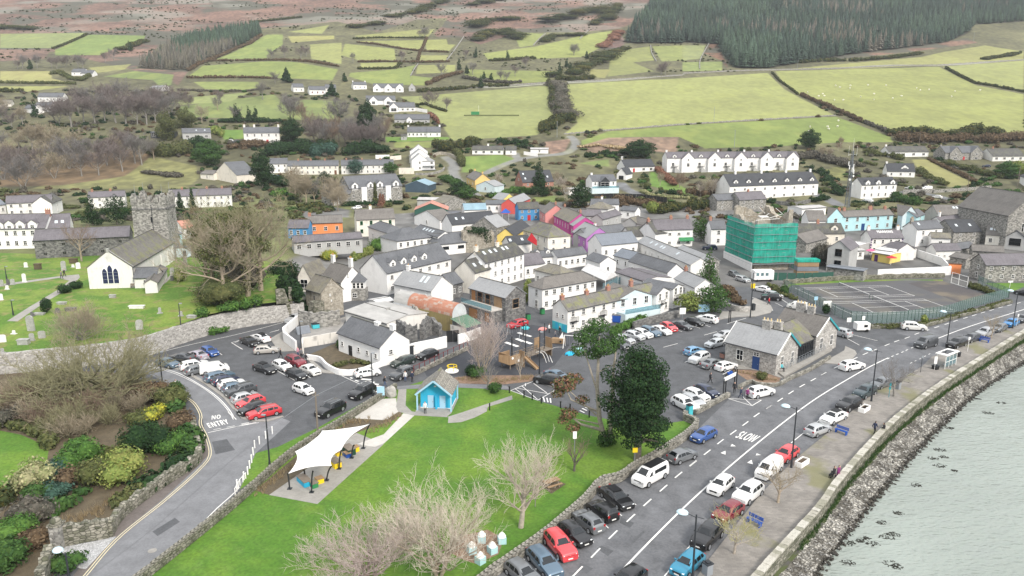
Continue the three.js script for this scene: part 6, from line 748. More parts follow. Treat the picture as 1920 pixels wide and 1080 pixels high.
// ---------------------------------------------------------------- scaffolded castle in green netting
{
const[A,B,C]=[[61.8,-212.9],[64.2,-195.7],[76.1,-197.4]];
const y0=0,Hc=13.2,g=thing('scaffolded_castle','stone castle wrapped in green scaffold netting','scaffolded castle');const D4=[A[0]+C[0]-B[0],A[1]+C[1]-B[1]],K=[A,B,C,D4];
M.net=new THREE.MeshPhysicalMaterial({roughness:.95,transparent:true,opacity:.66,map:tex(256,8,(u,v)=>mulc([.012,.40,.30],.55+.9*fbm(u*20,v*4,3,20)))});
const mid=[(A[0]+C[0])/2,(A[1]+C[1])/2],inn=(p,k)=>[mid[0]+(p[0]-mid[0])*k,mid[1]+(p[1]-mid[1])*k];
const core=K.map((p)=>inn(p,.8));core.forEach((p,i)=>{const r=core[(i+1)%4];part(g,'castle_wall',wlG([p,r],(u)=>Hc-.6+1.3*sin(u*6+i)+(i>1?2.2:0),1.2,.5,()=>0,.8),M.stoneTan);});
part(g,'roof_rubble',shG(core,Hc-3.4),M.litter);
for(const[u,v,h]of[[.5,.5,1.8],[.35,.6,1.2],[.62,.4,1.4]]){const p=[A[0]+(C[0]-A[0])*u,A[1]+(C[1]-A[1])*v];part(g,'ruin_stub',bB(2.2,h+1.4,1.6,p[0],Hc-3.4,p[1]),M.stoneTan);}
const gc=[A[0]+(C[0]-A[0])*.58,A[1]+(C[1]-A[1])*.62];part(g,'white_cap',merge([bB(1.6,2.6,1.2,gc[0],Hc-2.6,gc[1]-4),bB(2.4,.3,2,gc[0],Hc,gc[1]-4)]),M.white2);
K.forEach((p,i)=>{const r=K[(i+1)%4],L=hypot(r[0]-p[0],r[1]-p[1]),n=rnd0(L/2.2),ry=atan2(-(r[1]-p[1]),r[0]-p[0]);
for(let k=0;k<=n;k++){const x=p[0]+(r[0]-p[0])*k/n,z=p[1]+(r[1]-p[1])*k/n;part(g,'standard',memo('std',()=>cyl(.05,.05,Hc+.6,0,0,0,5)),M.steel,x,0,z);}
for(let k=1;k<=6;k++){const y=k*2,q=inn(p,.97),s=inn(r,.97);part(g,'scaffold_lift',bB(L,.06,1.1,0,0,0),M.pGrey,(q[0]+s[0])/2,y,(q[1]+s[1])/2,ry);part(g,'ledger',bB(L,.07,.07),M.steel,(p[0]+r[0])/2,y+1,(p[1]+r[1])/2,ry);}

for(let k=i===0||i===1?1:0;k<6;k++){const y1=2.05*(k+1)+.6,y2=2.05*k+.35,N=12,q=[],e=(t,y)=>{const o=1.012+.012*sin(t*17+k*2+i),m=inn([p[0]+(r[0]-p[0])*t,p[1]+(r[1]-p[1])*t],o);return[m[0],y+.12*sin(t*11+k),m[1]];};for(let j=0;j<N;j++)q.push([e(j/N,y2),e((j+1)/N,y2),e((j+1)/N,y1),e(j/N,y1)]);part(g,'netting',soup(q),M.net);}});
for(let i=0;i<14;i++){const p=inn(K[i%4],rr(.5,.95)),r=inn(K[(i+1)%4],rr(.5,.95)),t=rnd();part(g,'loose_pole',bar([p[0],Hc+rr(-.5,.8),p[1]],[p[0]+(r[0]-p[0])*t,Hc+rr(.4,2.6),p[1]+(r[1]-p[1])*t],.06,5),i%3?M.pWhite:M.timberPale);}
const hw=thing('site_hoarding','white hoarding round the foot of the scaffolded castle','hoarding');for(const[p,r]of[[inn(A,1.05),inn(B,1.05)]]){const n=8;for(let k=0;k<n;k++){const a=[p[0]+(r[0]-p[0])*k/n,p[1]+(r[1]-p[1])*k/n],b=[p[0]+(r[0]-p[0])*(k+1)/n,p[1]+(r[1]-p[1])*(k+1)/n];part(hw,'panel',bB(hypot(b[0]-a[0],b[1]-a[1])-.03,2.6,.08),M.white,(a[0]+b[0])/2,0,(a[1]+b[1])/2,atan2(-(b[1]-a[1]),b[0]-a[0]));}}
const dk=thing('site_fence','dark green hoarding panels beside the white site cabin','hoarding'),P2=walk_([[65.4,-185.7],[72.1,-185],[78.3,-185.7],[82,-186.3]],2);for(let k=0;k+1<P2.length;k++){const[a,b]=[P2[k],P2[k+1]];part(dk,'panel',bB(1.95,2,.08),M.darkGreen,(a[0]+b[0])/2,0,(a[1]+b[1])/2,atan2(-(b[1]-a[1]),b[0]-a[0]));}
const tr=thing('site_cabin','white site trailer parked below the netting','trailer',...[60.87,0.01,-183.78],.06);part(tr,'body',bB(5,2.3,2.2,2.7,.5,-1),M.white);for(const x of[1,2.2,3.4])part(tr,'window',bB(.7,.8,.04,x,1.5,.12),M.glassPale);for(const x of[1,4.4])part(tr,'wheel',cyl(.3,.3,.2,0,0,0,12).rotateX(PI/2),M.pBlack,x,.3,.1);
const st=thing('material_stack','stack of wrapped blue and tan building boards under netting','building materials',...[72.36,0.02,-185.67]);for(let k=0;k<4;k++)part(st,'pallet_layer',bB(5.4,1.05,2.4,2.9,k*1.15,-1.4),k%2?M.timberPale:M.slateBlue);part(st,'net_cover',bB(5.7,.7,2.7,2.9,4.6,-1.4),M.net);
}
// ---------------------------------------------------------------- lattice mast
{
const[x,y,z,h]=[137.74,3.59,-306.13,34.1],g=thing('lattice_mast','tall grey lattice mast with dishes and antennas above the roofs','mast',x,y,z,.3);M.mastGrey=paint(0x6a7076,.7);const H=23,w=(t)=>1.05-.62*t,leg=(k,t)=>{const a=k*2*PI/3;return[cos(a)*w(t),t*H,sin(a)*w(t)];};
for(let k=0;k<3;k++)part(g,'leg',bar(leg(k,0),leg(k,1),.16,6,.11),M.mastGrey);const n=16;for(let i=0;i<n;i++)for(let k=0;k<3;k++){part(g,'brace',bar(leg(k,i/n),leg((k+1)%3,(i+1)/n),.075,4),M.mastGrey);part(g,'brace',bar(leg(k,(i+1)/n),leg((k+1)%3,(i+1)/n),.075,4),M.mastGrey);}
for(const[a,t]of[[0,.62],[1,.6],[2,.64],[3,.68],[4,.74],[5,.58],[1.5,.7]])part(g,'panel_antenna',bB(.35,1.7,.2,0,0,0),M.pWhite,cos(a)*1.1,H*t,sin(a)*1.1,-a);for(const[a,t]of[[.4,.56],[1.2,.42],[2.4,.5]])part(g,'dish',cyl(.45,.45,.25,0,0,0,14).rotateX(PI/2),M.pWhite,cos(a)*1,H*t,sin(a)*1,a);
part(g,'whip_antenna',cyl(.05,.03,5,0,H,0,5),M.pWhite);for(const s of[-1,1])part(g,'side_antenna',merge([bar([0,H-1.4,0],[s*2,H-1.6,0],.04,4),cyl(.04,.03,4,s*2,H-2,0,5)]),M.pWhite);
}
// ---------------------------------------------------------------- blue hut in the park
{
const a=[-8.6,0,-99.5,1.46,5.4,5.1,2.5,2],[x,y,z,yaw,L,D,eh,rise]=a,g=thing('park_hut','bright blue park hut with grey tiled roof and two pale doors','hut',x,0,z,yaw),hw=D/2;
part(g,'wall',soup(bodyPolys(L-1.2,D-.7,eh,rise-.25,0,0,0).map((P)=>P.map(([a,b,c])=>[a+1.2,b,c-.35]))),M.cyan);
const rp=roofPlanes(L,D,eh,rise,.12,0,0,.1);part(g,'roof',soup(rp),M.tileGrey);part(g,'ridge',bB(L,.14,.3,L/2,eh+rise+.1,-D/2),M.slateMoss);
for(const[zz,xx]of[[-.1,.15],[-D+.1,.15],[-.1,L-.2]])part(g,'post',bB(.2,eh-.05,.2,xx,0,zz),M.pLtBlue);
for(const z of[.12,-D-.12])board(g,'bargeboard',[-.1,eh-.08,z],[-.1,eh+rise+.06,-D/2],.24,.08,M.pLtBlue);
for(const v of[.3,.64]){const d=part(g,'door',bB(.06,1.95,.85),M.pLtBlue,1.17,0,-D*v);part(d,'handle',box(.06,.12,.05,-.05,1,.3),M.steel);}part(g,'divider',bB(.5,eh*.8,.22,.95,0,-D*.47),M.cyan);part(g,'wall_lamp',box(.2,.16,.3,1.1,eh+rise*.45,-D/2),M.pWhite);part(g,'plinth',bB(L-1.1,.1,D-.6,L/2+.6,0,-D/2),M.pWhite);
}
// ---------------------------------------------------------------- sail canopy
{
const g=thing('sail_canopy','large white tensile sail canopy on curved dark masts','canopy');const T={a:[[[-24.5,-74.8]][0],3.1],b:[[[-24.4,-77.6]][0],4.4],c:[[[-23.3,-85.1]][0],3.6],d:[[[-17.3,-84.8]][0],4.6],e:[[[-18.7,-81.8]][0],3.2],f:[[[-19.5,-79]][0],4.0],h:[[[-20.3,-77.3]][0],2.8],i:[[[-21.4,-73.6]][0],4.0]};
const P3=(k)=>[T[k][0][0],T[k][1],T[k][0][1]],N=16,quad=(A,B,C,D,k0,k1)=>{const q=[],f=(u,v)=>{const su=1-.22*4*v*(1-v),uu=.5+(u-.5)*su,b=.1*4*u*(1-u),vv=k0*b+v*(1-(k0+k1)*b);return[0,1,2].map((i)=>(A[i]*(1-uu)+B[i]*uu)*(1-vv)+(D[i]*(1-uu)+C[i]*uu)*vv+(i===1?.35*sin(uu*PI)*sin(vv*PI):0));};for(let i=0;i<N;i++)for(let j=0;j<N;j++){const a=f(i/N,j/N),b=f((i+1)/N,j/N),c=f((i+1)/N,(j+1)/N),d=f(i/N,(j+1)/N);q.push([a,b,c],[a,c,d]);}const s=soup(q);s.deleteAttribute('normal');s.deleteAttribute('uv');const m=mergeVertices(s);m.computeVertexNormals();return clean(m);};
M.sail=new THREE.MeshPhysicalMaterial({color:0xf2f1ee,roughness:.8,transmission:.12,thickness:0});
part(g,'sail',quad(P3('a'),P3('h'),P3('f'),P3('b'),1,0),M.sail);part(g,'sail',quad(P3('b'),P3('f'),P3('d'),P3('c'),0,1),M.sail);
const mast=(base,topP)=>{const b=base,t=topP,mx=[b[0]+(t[0]-b[0])*.25,t[1]*.55,b[1]+(t[2]-b[1])*.25],c=new THREE.QuadraticBezierCurve3(V(b[0],0,b[1]),V(...mx),V(...t));part(g,'mast',clean(new THREE.TubeGeometry(c,10,.09,7)),M.pDark);part(g,'base_plate',bB(.5,.06,.5,b[0],.02,b[1]),M.pDark);};
mast([[-25.2,-77.2]][0],P3('a'));mast([[-22.5,-76.4]][0],P3('i'));mast([[-21.5,-79.2]][0],P3('h'));mast([[-20.7,-82.1]][0],P3('f'));mast([[-19.8,-85]][0],P3('e'));mast([[-18.9,-87.7]][0],P3('d'));mast([[-24.2,-80]][0],[[[-23.5,-77.4]][0][0],2.2,[[-23.5,-77.4]][0][1]]);mast([[-24.3,-87.4]][0],P3('c'));
}
{
const bench=(label,p,w,d,h,mat,mat2,name='play_stool')=>{const[x,z]=p[0],g=thing(name,label,name.includes('table')?'table':'seat',x,.02,z,-.9);part(g,'body',bB(w,h,d),mat);part(g,'seat_top',bB(w+.1,.08,d+.1,0,h,0),mat2);return g;};
bench('yellow cube seat under the sail',[[-22.2,-78.7]],.8,.8,.55,M.pYellow,M.timberPale);bench('green cube seat beside a sail mast',[[-22.5,-77.6]],.7,.7,.55,M.pGreen,M.timberGrey);bench('turquoise ended long timber seat under the sail',[[-23.9,-78.5]],2.2,.9,.6,M.pCyan,M.timberGrey);bench('blue seat beside the dark table',[[-20.4,-85.4]],.9,.7,.5,M.pBlue,M.timberPale);bench('yellow seat at the far end of the sail',[[-19.7,-86.9]],.7,.7,.6,M.pYellow,M.timberPale);bench('yellow ended timber table in the middle',[[-21.3,-82.8]],1.6,.9,.7,M.pYellow,M.timberGrey,'play_table');bench('green ended timber table near the last mast',[[-20.4,-86.3]],1.8,1,.8,M.pDkGreen,M.timberGrey,'play_table');bench('yellow seat behind the middle table',[[-21.6,-85.7]],.6,.6,.5,M.pYellow,M.timberPale);
}
// ---------------------------------------------------------------- playground
{
const[x,y,z]=[0.45,0,-119.76],[bx,,bz]=[4.88,0,-123.99],yaw=atan2(-(bz-z),bx-x),g=thing('play_ship','wooden pirate ship climbing frame with three masts','play ship',x,0,z,yaw);
part(g,'hull',merge([bB(2.4,1.5,.12,-1.2,.9,1.3),bB(2.4,1.5,.12,-1.2,.9,-1.3),bB(.12,1.7,2.7,-2.4,.9,0),soup([[[-2.4,.9,1.35],[-3.6,1.5,0],[-3.6,2.7,0],[-2.4,2.6,1.35]],[[-3.6,1.5,0],[-2.4,.9,-1.35],[-2.4,2.6,-1.35],[-3.6,2.7,0]]])]),M.timberPale);
part(g,'deck',merge([bB(2.4,.1,2.6,-1.2,1,0),bB(6.5,.1,1.6,3.2,1.1,0),bB(2.2,.1,2.2,7.2,1.3,0)]),M.timberGrey);for(const s of[-.8,.8])part(g,'bridge_rail',merge([bB(6.5,.08,.08,3.2,2,s),bB(6.5,.08,.08,3.2,1.6,s),...[0,1,2,3,4,5,6].map((i)=>bB(.08,1,.08,.2+i,1.1,s))]),M.timberGrey);
for(const[sx,h]of[[-.6,5.2],[2.6,6.4],[7.2,6]])part(g,'mast',cyl(.12,.08,h,sx,0,0,7),M.pDark);part(g,'panel',merge([bB(.1,2.8,1.2,.4,0,1.3),bB(.1,3.2,1.6,8.3,0,0),bB(1.2,2.4,.1,6.4,.9,-1.1)]),M.timberPale);for(const[px,pz]of[[-2,1],[-2,-1],[.2,1],[.2,-1],[3,.7],[3,-.7],[6.2,.8],[6.2,-.8],[8.1,.9],[8.1,-.9]])part(g,'leg',bB(.14,1.2,.14,px,0,pz),M.timberGrey);
part(g,'slide',merge([box(.7,.08,3.4,1.3,.75,2.6,0,0,.42),box(.06,.3,3.4,1.65,.85,2.6,0,0,.42),box(.06,.3,3.4,.95,.85,2.6,0,0,.42)]),M.timberPale);for(const s of[0,.7])part(g,'arched_ladder',clean(new THREE.TubeGeometry(new THREE.QuadraticBezierCurve3(V(4.2+s,1.5,.8),V(4.6+s,2.4,2.2),V(4.8+s,0,2.8)),10,.04,5)),M.pWhite);
for(const[px,py]of[[-1.8,2],[-.4,1.3]])part(g,'white_disc',cyl(.22,.22,.05,0,0,0,14).rotateX(PI/2),M.pWhite,px,py,1.38);part(g,'net',merge([[-.6,2.6],[2.6,7.2]].flatMap(([a,b])=>[bar([a,4.8,0],[b,2,.8],.025,4),bar([a,2,.8],[b,5.6,0],.025,4)])),M.timberGrey);
const swing=(label,p,turn,mat,w=3)=>{const[[x,z]]=p,s=thing('swing_frame',label,'swing',x,0,z,turn);for(const k of[-1,1])for(const d of[-1,1])part(s,'leg',bar([k*w/2,0,d*.9],[k*w/2,2.3,0],.06),mat);part(s,'crossbar',bar([-w/2,2.3,0],[w/2,2.3,0],.06),mat);for(const k of[-.5,.5]){part(s,'chain',merge([bar([k*w/2-.2,.5,0],[k*w/2-.2,2.3,0],.015,4),bar([k*w/2+.2,.5,0],[k*w/2+.2,2.3,0],.015,4)]),M.steel);part(s,'swing_seat',bB(.5,.06,.2,k*w/2,.48,0),M.pBlack);}};
swing('pale green swing frame beside the right-hand trees',[[10.9,-129.3]],-.3,M.pWhite);swing('grey swing frame behind the ship masts',[[0.5,-136.3]],-.4,M.steel,2.6);
const car=thing('toy_boat','small wooden toy boat with round window','play boat',...[8.63,0,-132.12],-.2);part(car,'hull',bB(2.4,.9,.9,0,.1,0),M.timberPale);part(car,'sail',soup([[[0,.9,0],[.9,.9,0],[.7,2.2,0]],[[.7,2.2,-.04],[.9,.9,-.04],[0,.9,-.04]]]),M.pWhite);part(car,'porthole',cyl(.2,.2,.05,0,0,0,12).rotateX(PI/2),M.pBlack,.4,.5,.46);
const rb=thing('roundabout','white round turntable with yellow hoop seat','roundabout',...[-9.87,0,-116.42]);part(rb,'disc',cyl(1.1,1.1,.16,0,.12,0,24),M.pWhite);part(rb,'hoop',clean(new THREE.TorusGeometry(.8,.07,6,20).rotateX(PI/2).translate(0,1,-.2)),M.pYellow);for(let i=0;i<5;i++)part(rb,'upright',cyl(.05,.05,.85,cos(i*1.25)*.8,.2,sin(i*1.25)*.8-.2,5),M.pYellow);part(rb,'pedestal',cyl(.5,.6,.12,0,0,0,12),M.pDark);
for(const[label,p,m]of[['pale pink play boat shell near the mural wall',[[6,-140.8]],M.pink],['cyan climbing blob beside the swing',[[10.2,-125.5]],M.cyan],['small sky blue tower beside the cyan climber',[[12.1,-127.7]],M.turq],['small teal panel on a post by the red car',[[2.6,-141.5]],M.teal]]){const[[x,z]]=p,k=thing('play_equipment',label,'play equipment',x,0,z,.3);const s=new THREE.SphereGeometry(1,10,8,0,6.3,0,1.6);s.scale(1,.6,.6);part(k,'shell',clean(s),m);part(k,'foot',bB(1.6,.2,.9),M.pDark);}
}

// ---------------------------------------------------------------- vehicles
const lerpK=(K,t)=>{for(let i=0;i+1<K.length;i++)if(t<=K[i+1][0]){const a=K[i],b=K[i+1];return a[1]+(b[1]-a[1])*(t-a[0])/(b[0]-a[0]);}return K[K.length-1][1];};
const CAR={
hatch:{L:4.1,W:1.76,H:1.48,top:[[0,.5],[.015,.62],[.05,.74],[.15,.965],[.3,1],[.5,.985],[.57,.94],[.735,.67],[.9,.61],[.97,.55],[1,.42]],belt:.62,glass:[.055,.145,.585,.725]},
mini:{L:3.6,W:1.65,H:1.48,top:[[0,.5],[.012,.66],[.035,.76],[.1,.96],[.3,1],[.52,.985],[.6,.93],[.77,.66],[.92,.6],[.975,.54],[1,.42]],belt:.62,glass:[.04,.1,.61,.76]},
beetle:{L:4.2,W:1.8,H:1.49,top:[[0,.42],[.03,.56],[.12,.72],[.25,.92],[.4,1],[.52,.985],[.6,.92],[.73,.68],[.88,.62],[.97,.5],[1,.38]],belt:.62,glass:[.13,.25,.61,.72]},
suv:{L:4.5,W:1.86,H:1.68,top:[[0,.48],[.012,.6],[.04,.74],[.13,.965],[.3,1],[.52,.985],[.58,.95],[.71,.69],[.9,.64],[.975,.57],[1,.42]],belt:.63,glass:[.045,.125,.59,.7]},
saloon:{L:4.65,W:1.82,H:1.45,top:[[0,.45],[.015,.62],[.06,.69],[.15,.7],[.28,.95],[.4,1],[.52,.985],[.58,.94],[.73,.67],[.9,.6],[.975,.53],[1,.4]],belt:.64,glass:[.165,.275,.59,.72]},
estate:{L:4.65,W:1.82,H:1.5,top:[[0,.5],[.012,.62],[.03,.7],[.11,.94],[.3,1],[.52,.985],[.58,.94],[.73,.67],[.9,.6],[.975,.54],[1,.42]],belt:.63,glass:[.035,.105,.59,.72]},
van:{L:5.0,W:1.95,H:1.98,top:[[0,.4],[.005,.7],[.02,.96],[.15,1],[.62,.99],[.7,.96],[.85,.66],[.95,.57],[.985,.48],[1,.36]],belt:.6,glass:[.01,.018,.715,.845]},
};
function carShape(type){
return memo('car'+type,()=>{
const c=CAR[type],hw=c.W/2,T=[];for(let i=0;i<=40;i++)T.push(i/40);for(const k of c.top)T.push(k[0]);T.sort((a,b)=>a-b);const ts=T.filter((t,i)=>!i||t-T[i-1]>.004);
const sec=(t)=>{const y=lerpK(c.top,t)*c.H,e=min(1,.80+.2*Math.pow(sin(PI*min(1,max(0,.04+t*.92))),.4)),w=hw*e,b=min(c.belt*c.H,y-.02),cab=max(0,min(1,(y-c.belt*c.H)/(.3*c.H))),rw=w*(.93-(type==='van'?.08:.17)*cab);return[[w*.88,.2],[w*.985,.32],[w,.44*c.H],[w*.98,b],[rw,y-.05*c.H*(.4+cab)],[rw*.72,y-.004],[0,y+.01]];};
const X=(t)=>(t-.5)*c.L,ring=(t)=>{const s=sec(t),o=[];for(let i=0;i<s.length;i++)o.push([X(t),s[i][1],s[i][0]]);for(let i=s.length-2;i>=0;i--)o.push([X(t),s[i][1],-s[i][0]]);return o;};
const pos=[],idx=[],n=13;ts.forEach((t)=>ring(t).forEach((p)=>pos.push(...p)));for(let j=0;j+1<ts.length;j++)for(let i=0;i+1<n;i++){const a=j*n+i,b=a+n;idx.push(a,a+1,b,a+1,b+1,b);}
for(const j of[0,ts.length-1]){const b=j*n;for(let i=1;i+1<n;i++)j?idx.push(b,b+i,b+i+1):idx.push(b,b+i+1,b+i);}
const body=geom();body.setAttribute('position',fba(pos,3));body.setIndex(idx);body.computeVertexNormals();
const side=(t,v,s)=>{const q=sec(t),a=q[3],b=q[4];return[X(t),a[1]+(b[1]-a[1])*v,s*(a[0]+(b[0]-a[0])*v+.012)];};
const topAt=(t,u)=>{const q=sec(t),w=q[4][0]*.93,z=u*w,au=abs(u),y=au>.75?q[5][1]+(q[4][1]-q[5][1])*(au-.75)/.25:q[5][1]+(q[6][1]-q[5][1])*(1-au/.75);return[X(t),y,z];};
const grid=(f,a,b,n1,n2)=>{const q=[];for(let i=0;i<n1;i++)for(let j=0;j<n2;j++)q.push([f(i/n1,j/n2),f((i+1)/n1,j/n2),f((i+1)/n1,(j+1)/n2),f(i/n1,(j+1)/n2)]);const s=soup(q);return s;};
const[r0,r1,w0,w1]=c.glass,off=(p,dx,dy)=>[p[0]+dx,p[1]+dy,p[2]],wind=grid((i,j)=>off(topAt(w0+(w1-w0)*i,-.95+1.9*j),.008,.016),0,1,4,6),rear=grid((i,j)=>off(topAt(r0+(r1-r0)*i,-.9+1.8*j),-.012,.012),0,1,4,6);
const sw=[];const cuts=type==='van'?[[.66,.8]]:type==='saloon'?[[.27,.43],[.45,.66]]:[[.12,.24],[.26,.43],[.45,.665]];for(const s of[-1,1])for(const[a,b]of cuts){sw.push(grid((i,j)=>{const t=a+(b-a)*i,lim=min(.86,max(.12,(lerpK(c.top,t)-c.belt-.06)/(1-c.belt)*1.1));return side(t,.1+(lim-.1)*j,s);},0,1,5,2));}
const fy=.42*c.H,r=type==='suv'||type==='van'?.36:.32;const tyre=new THREE.CylinderGeometry(r,r,.22,18);tyre.rotateX(PI/2);const rim=merge([new THREE.CylinderGeometry(r*.66,r*.66,.23,14).rotateX(PI/2),...[0,1,2,3,4].map((k)=>box(.05,r*1.2,.24,0,0,0,0,k*PI/5))]);
return{c,body,wind,rear,sw,tyre:clean(tyre),rim,r};
});
}
M.tyre=std({color:0x141414,roughness:.95});M.rimM=std({color:0xb8bbbf,roughness:.35,metalness:.6});M.carGlass=new THREE.MeshPhysicalMaterial({color:0x10161a,roughness:.06,clearcoat:.5});M.headlamp=new THREE.MeshPhysicalMaterial({color:0xe8eef0,roughness:.1});M.tail=paint(0xa3161a,.3);M.plate=paint(0xe9e9e4,.5);M.carTrim=paint(0x1b1c1e,.7);
const PAINTS={white:[.80,.80,.79],offwhite:[.70,.69,.66],silver:[.46,.47,.48],pale:[.58,.60,.61],grey:[.17,.18,.19],dgrey:[.075,.08,.087],black:[.012,.012,.014],navy:[.02,.03,.07],blue:[.035,.10,.32],bblue:[.02,.22,.52],teal:[.02,.24,.38],slateblue:[.10,.16,.22],red:[.50,.025,.035],maroon:[.22,.018,.03],scarlet:[.62,.05,.06],beige:[.50,.47,.43],ltblue:[.16,.33,.52],lilac:[.40,.37,.42],dkgreen:[.02,.035,.03],dkteal:[.03,.055,.065]};
const carPaint=(k)=>memo('cp'+k,()=>new THREE.MeshPhysicalMaterial({color:rgb(...PAINTS[k]),roughness:.38,metalness:['white','offwhite','red','scarlet'].includes(k)?0:.25,clearcoat:1,clearcoatRoughness:.06}));
function car(type,[x,z,yaw],colour,label,o={}){
const s=carShape(type),c=s.c,g=thing(type==='van'?'parked_van':'parked_car',label,type==='van'?'van':'car',x,ground(x,z)+(o.y||.006),z,yaw,o.group),m=carPaint(colour),k=o.scale||1;if(k!==1)g.scale.setScalar(k);
const bd=part(g,'body',s.body,m);part(bd,'sill',memo('sill'+type,()=>merge([bB(c.L*.94,.16,c.W*.9,0,.17,0),bB(c.L*.985,.2,c.W*.74,0,.22,0)])),M.carTrim);
part(g,'windscreen',s.wind,M.carGlass);part(g,'rear_window',s.rear,M.carGlass);s.sw.forEach((q)=>part(g,'side_window',q,M.carGlass));
for(const t of[.185,.81])for(const d of[-1,1]){const w=part(g,'wheel',s.tyre,M.tyre,(t-.5)*c.L,s.r,d*(c.W/2-.1));part(w,'rim',s.rim,M.rimM);}
for(const d of[-1,1]){part(g,'headlight',memo('hl',()=>{const b=new THREE.SphereGeometry(.16,8,6);b.scale(1.1,.45,1.2);return clean(b);}),M.headlamp,c.L*.455,c.H*.475,d*c.W*.34);part(g,'tail_light',memo('tl',()=>box(.1,.26,.22)),M.tail,-c.L*.485,c.H*.56,d*c.W*.37);part(g,'mirror',memo('mi',()=>box(.12,.13,.2)),m,c.L*.17,c.H*.66,d*(c.W/2+.06));}
for(const d of[-1,1])part(g,'number_plate',memo('np',()=>box(.03,.12,.5)),M.plate,d*(c.L/2+.005),.44,0);part(g,'grille',memo('gr'+type,()=>bB(.06,.2,c.W*.5)),M.carTrim,c.L*.493,.52*c.H*.62,0);
if(o.roof)part(g,'roof_panel',memo('rp'+type,()=>bB(c.L*(type==='van'?.58:.3),.03,c.W*.6)),M.pBlack,c.L*(type==='van'?-.14:-.1),c.H+.005,0);
if(o.rails)for(const d of[-1,1])part(g,'roof_rail',memo('rr'+type,()=>bB(c.L*.42,.05,.05)),M.steel,-c.L*.08,c.H-.02,d*c.W*.34);
if(o.sideGlass)for(const d of[-1,1])part(g,'side_window',memo('vg',()=>bB(2.2,.5,.03)),M.carGlass,-.7,1.22,d*.925);
return g;
}
const UP='cars in the upper car park row',RW='cars in the upper car park';
car('saloon',[-57.92,-119.31,-0.51],'slateblue','grey-blue saloon at the road end of the upper car park');
car('saloon',[-56.74,-122.23,2.87],'dgrey','charcoal saloon next to the lilac old saloon');
car('saloon',[-54.66,-123.61,2.51],'lilac','old lilac-silver saloon beside the bright blue hatchback');
car('hatch',[-53.29,-125.49,-0.72],'blue','bright blue hatchback below the retaining wall');
car('estate',[-52.98,-118.31,0.63],'white','white estate between grey car and white van');
car('hatch',[-51.44,-115.9,0.79],'grey','mid grey hatchback half hidden by the white van');
car('van',[-48.86,-116.2,0.51],'white','white van in the curved upper row',{scale:.92});
car('estate',[-46.75,-112.8,0.81],'slateblue','blue-grey estate just below the white van');
car('hatch',[-45.09,-111.06,0.74],'navy','navy hatchback below the blue-grey estate');
car('hatch',[-43.48,-109.3,0.63],'white','white hatchback in the middle of the curved row');
car('hatch',[-42.32,-107.85,0.7],'slateblue','dull blue hatchback with red tail lights below the white hatchback');
car('suv',[-41.03,-106.4,-2.39],'dgrey','dark off-roader facing the road in the curved row',{rails:1});
car('hatch',[-39.37,-103.68,0.75],'silver','silver hatchback between dark off-roader and red car');
car('hatch',[-37.99,-101.83,-2.27],'scarlet','red hatchback, upper of two red cars at the row end');
car('hatch',[-36.93,-99.41,-2.23],'black','black hatchback squeezed between two red cars');
car('estate',[-34.82,-98.05,-2.51],'red','red estate at the end of the curved row',{rails:1});
car('saloon',[-48.2,-131.3,-0.77],'black','black saloon beside the white coupe by the pavement');
car('saloon',[-47.1,-133.9,2.44],'white','white coupe with dark roof panel near the yard wall',{roof:1});
car('hatch',[-43.63,-126.42,0.24],'beige','silver-beige hatchback driving past the black saloon');
car('saloon',[-40.69,-116.56,-0.65],'black','black saloon with dark roof alone in the middle row',{roof:1});
car('hatch',[-38.25,-117.91,-0.77],'white','white hatchback beside the maroon car');
car('suv',[-36.59,-119.98,-0.77],'maroon','maroon car beside people at the garden wall');
car('beetle',[-33.01,-115.8,-0.74],'offwhite','cream rounded car at the end of the middle row');
car('hatch',[-34.65,-113.64,-0.72],'black','black hatchback in front of the maroon car');
car('mini',[-31.75,-107.03,-0.64],'white','small white car standing out in the upper car park');
car('suv',[-44.3,-146.8,-1.98],'silver','silver car parked beside the gatehouse wall');
car('hatch',[-23.36,-114.52,0.43],'white','white hatchback turning past the garden wall');
car('estate',[-18.38,-120.01,-2.27],'dkgreen','very dark green car parked by the white cottage');
car('hatch',[-14.75,-123.77,-2.31],'black','black hatchback higher up the lane by the white wall');
car('suv',[-17.65,-113.86,-2.2],'dgrey','dark off-roader coming down the lane',{rails:1});
car('suv',[-22.51,-105.8,-2.07],'black','large black off-roader at the zebra crossing',{rails:1,scale:1.04});
car('suv',[-25.7,-99.04,-2.11],'black','black off-roader by the grass verge and pole',{rails:1,scale:1.04});
car('estate',[1.1,-143.1,-2.38],'red','red car below the timber garage doors',{rails:1});
car('suv',[5.61,-110.96,2.64],'black','black off-roader at the hatched bay beside the park');
car('saloon',[7.18,-113.09,-0.84],'slateblue','grey-blue car behind the black off-roader');
car('hatch',[19.64,-129.53,-1.01],'dgrey','dark car at the left end of the rear parking row');car('hatch',[20.9,-132.6,-0.88],'silver','silver car second in the rear parking row');car('hatch',[23.1,-135,-0.84],'pale','pale car third in the rear parking row');car('hatch',[24.9,-136.4,-0.9],'white','white car fourth in the rear parking row');car('estate',[26.6,-137.8,-1.02],'slateblue','grey-blue estate beside the white coupe in the rear row');
car('saloon',[28.8,-138.8,-0.99],'white','white saloon beside the red one in the rear row');car('hatch',[30.8,-140.9,-1.18],'scarlet','red hatchback in the rear row');car('saloon',[33.6,-142,-0.94],'dgrey','charcoal saloon beside the red hatchback');car('hatch',[36.7,-144.5,-0.97],'black','black hatchback beside the white off-roader');car('suv',[39.7,-146.6,2.41],'white','white off-roader at the end of the rear row');
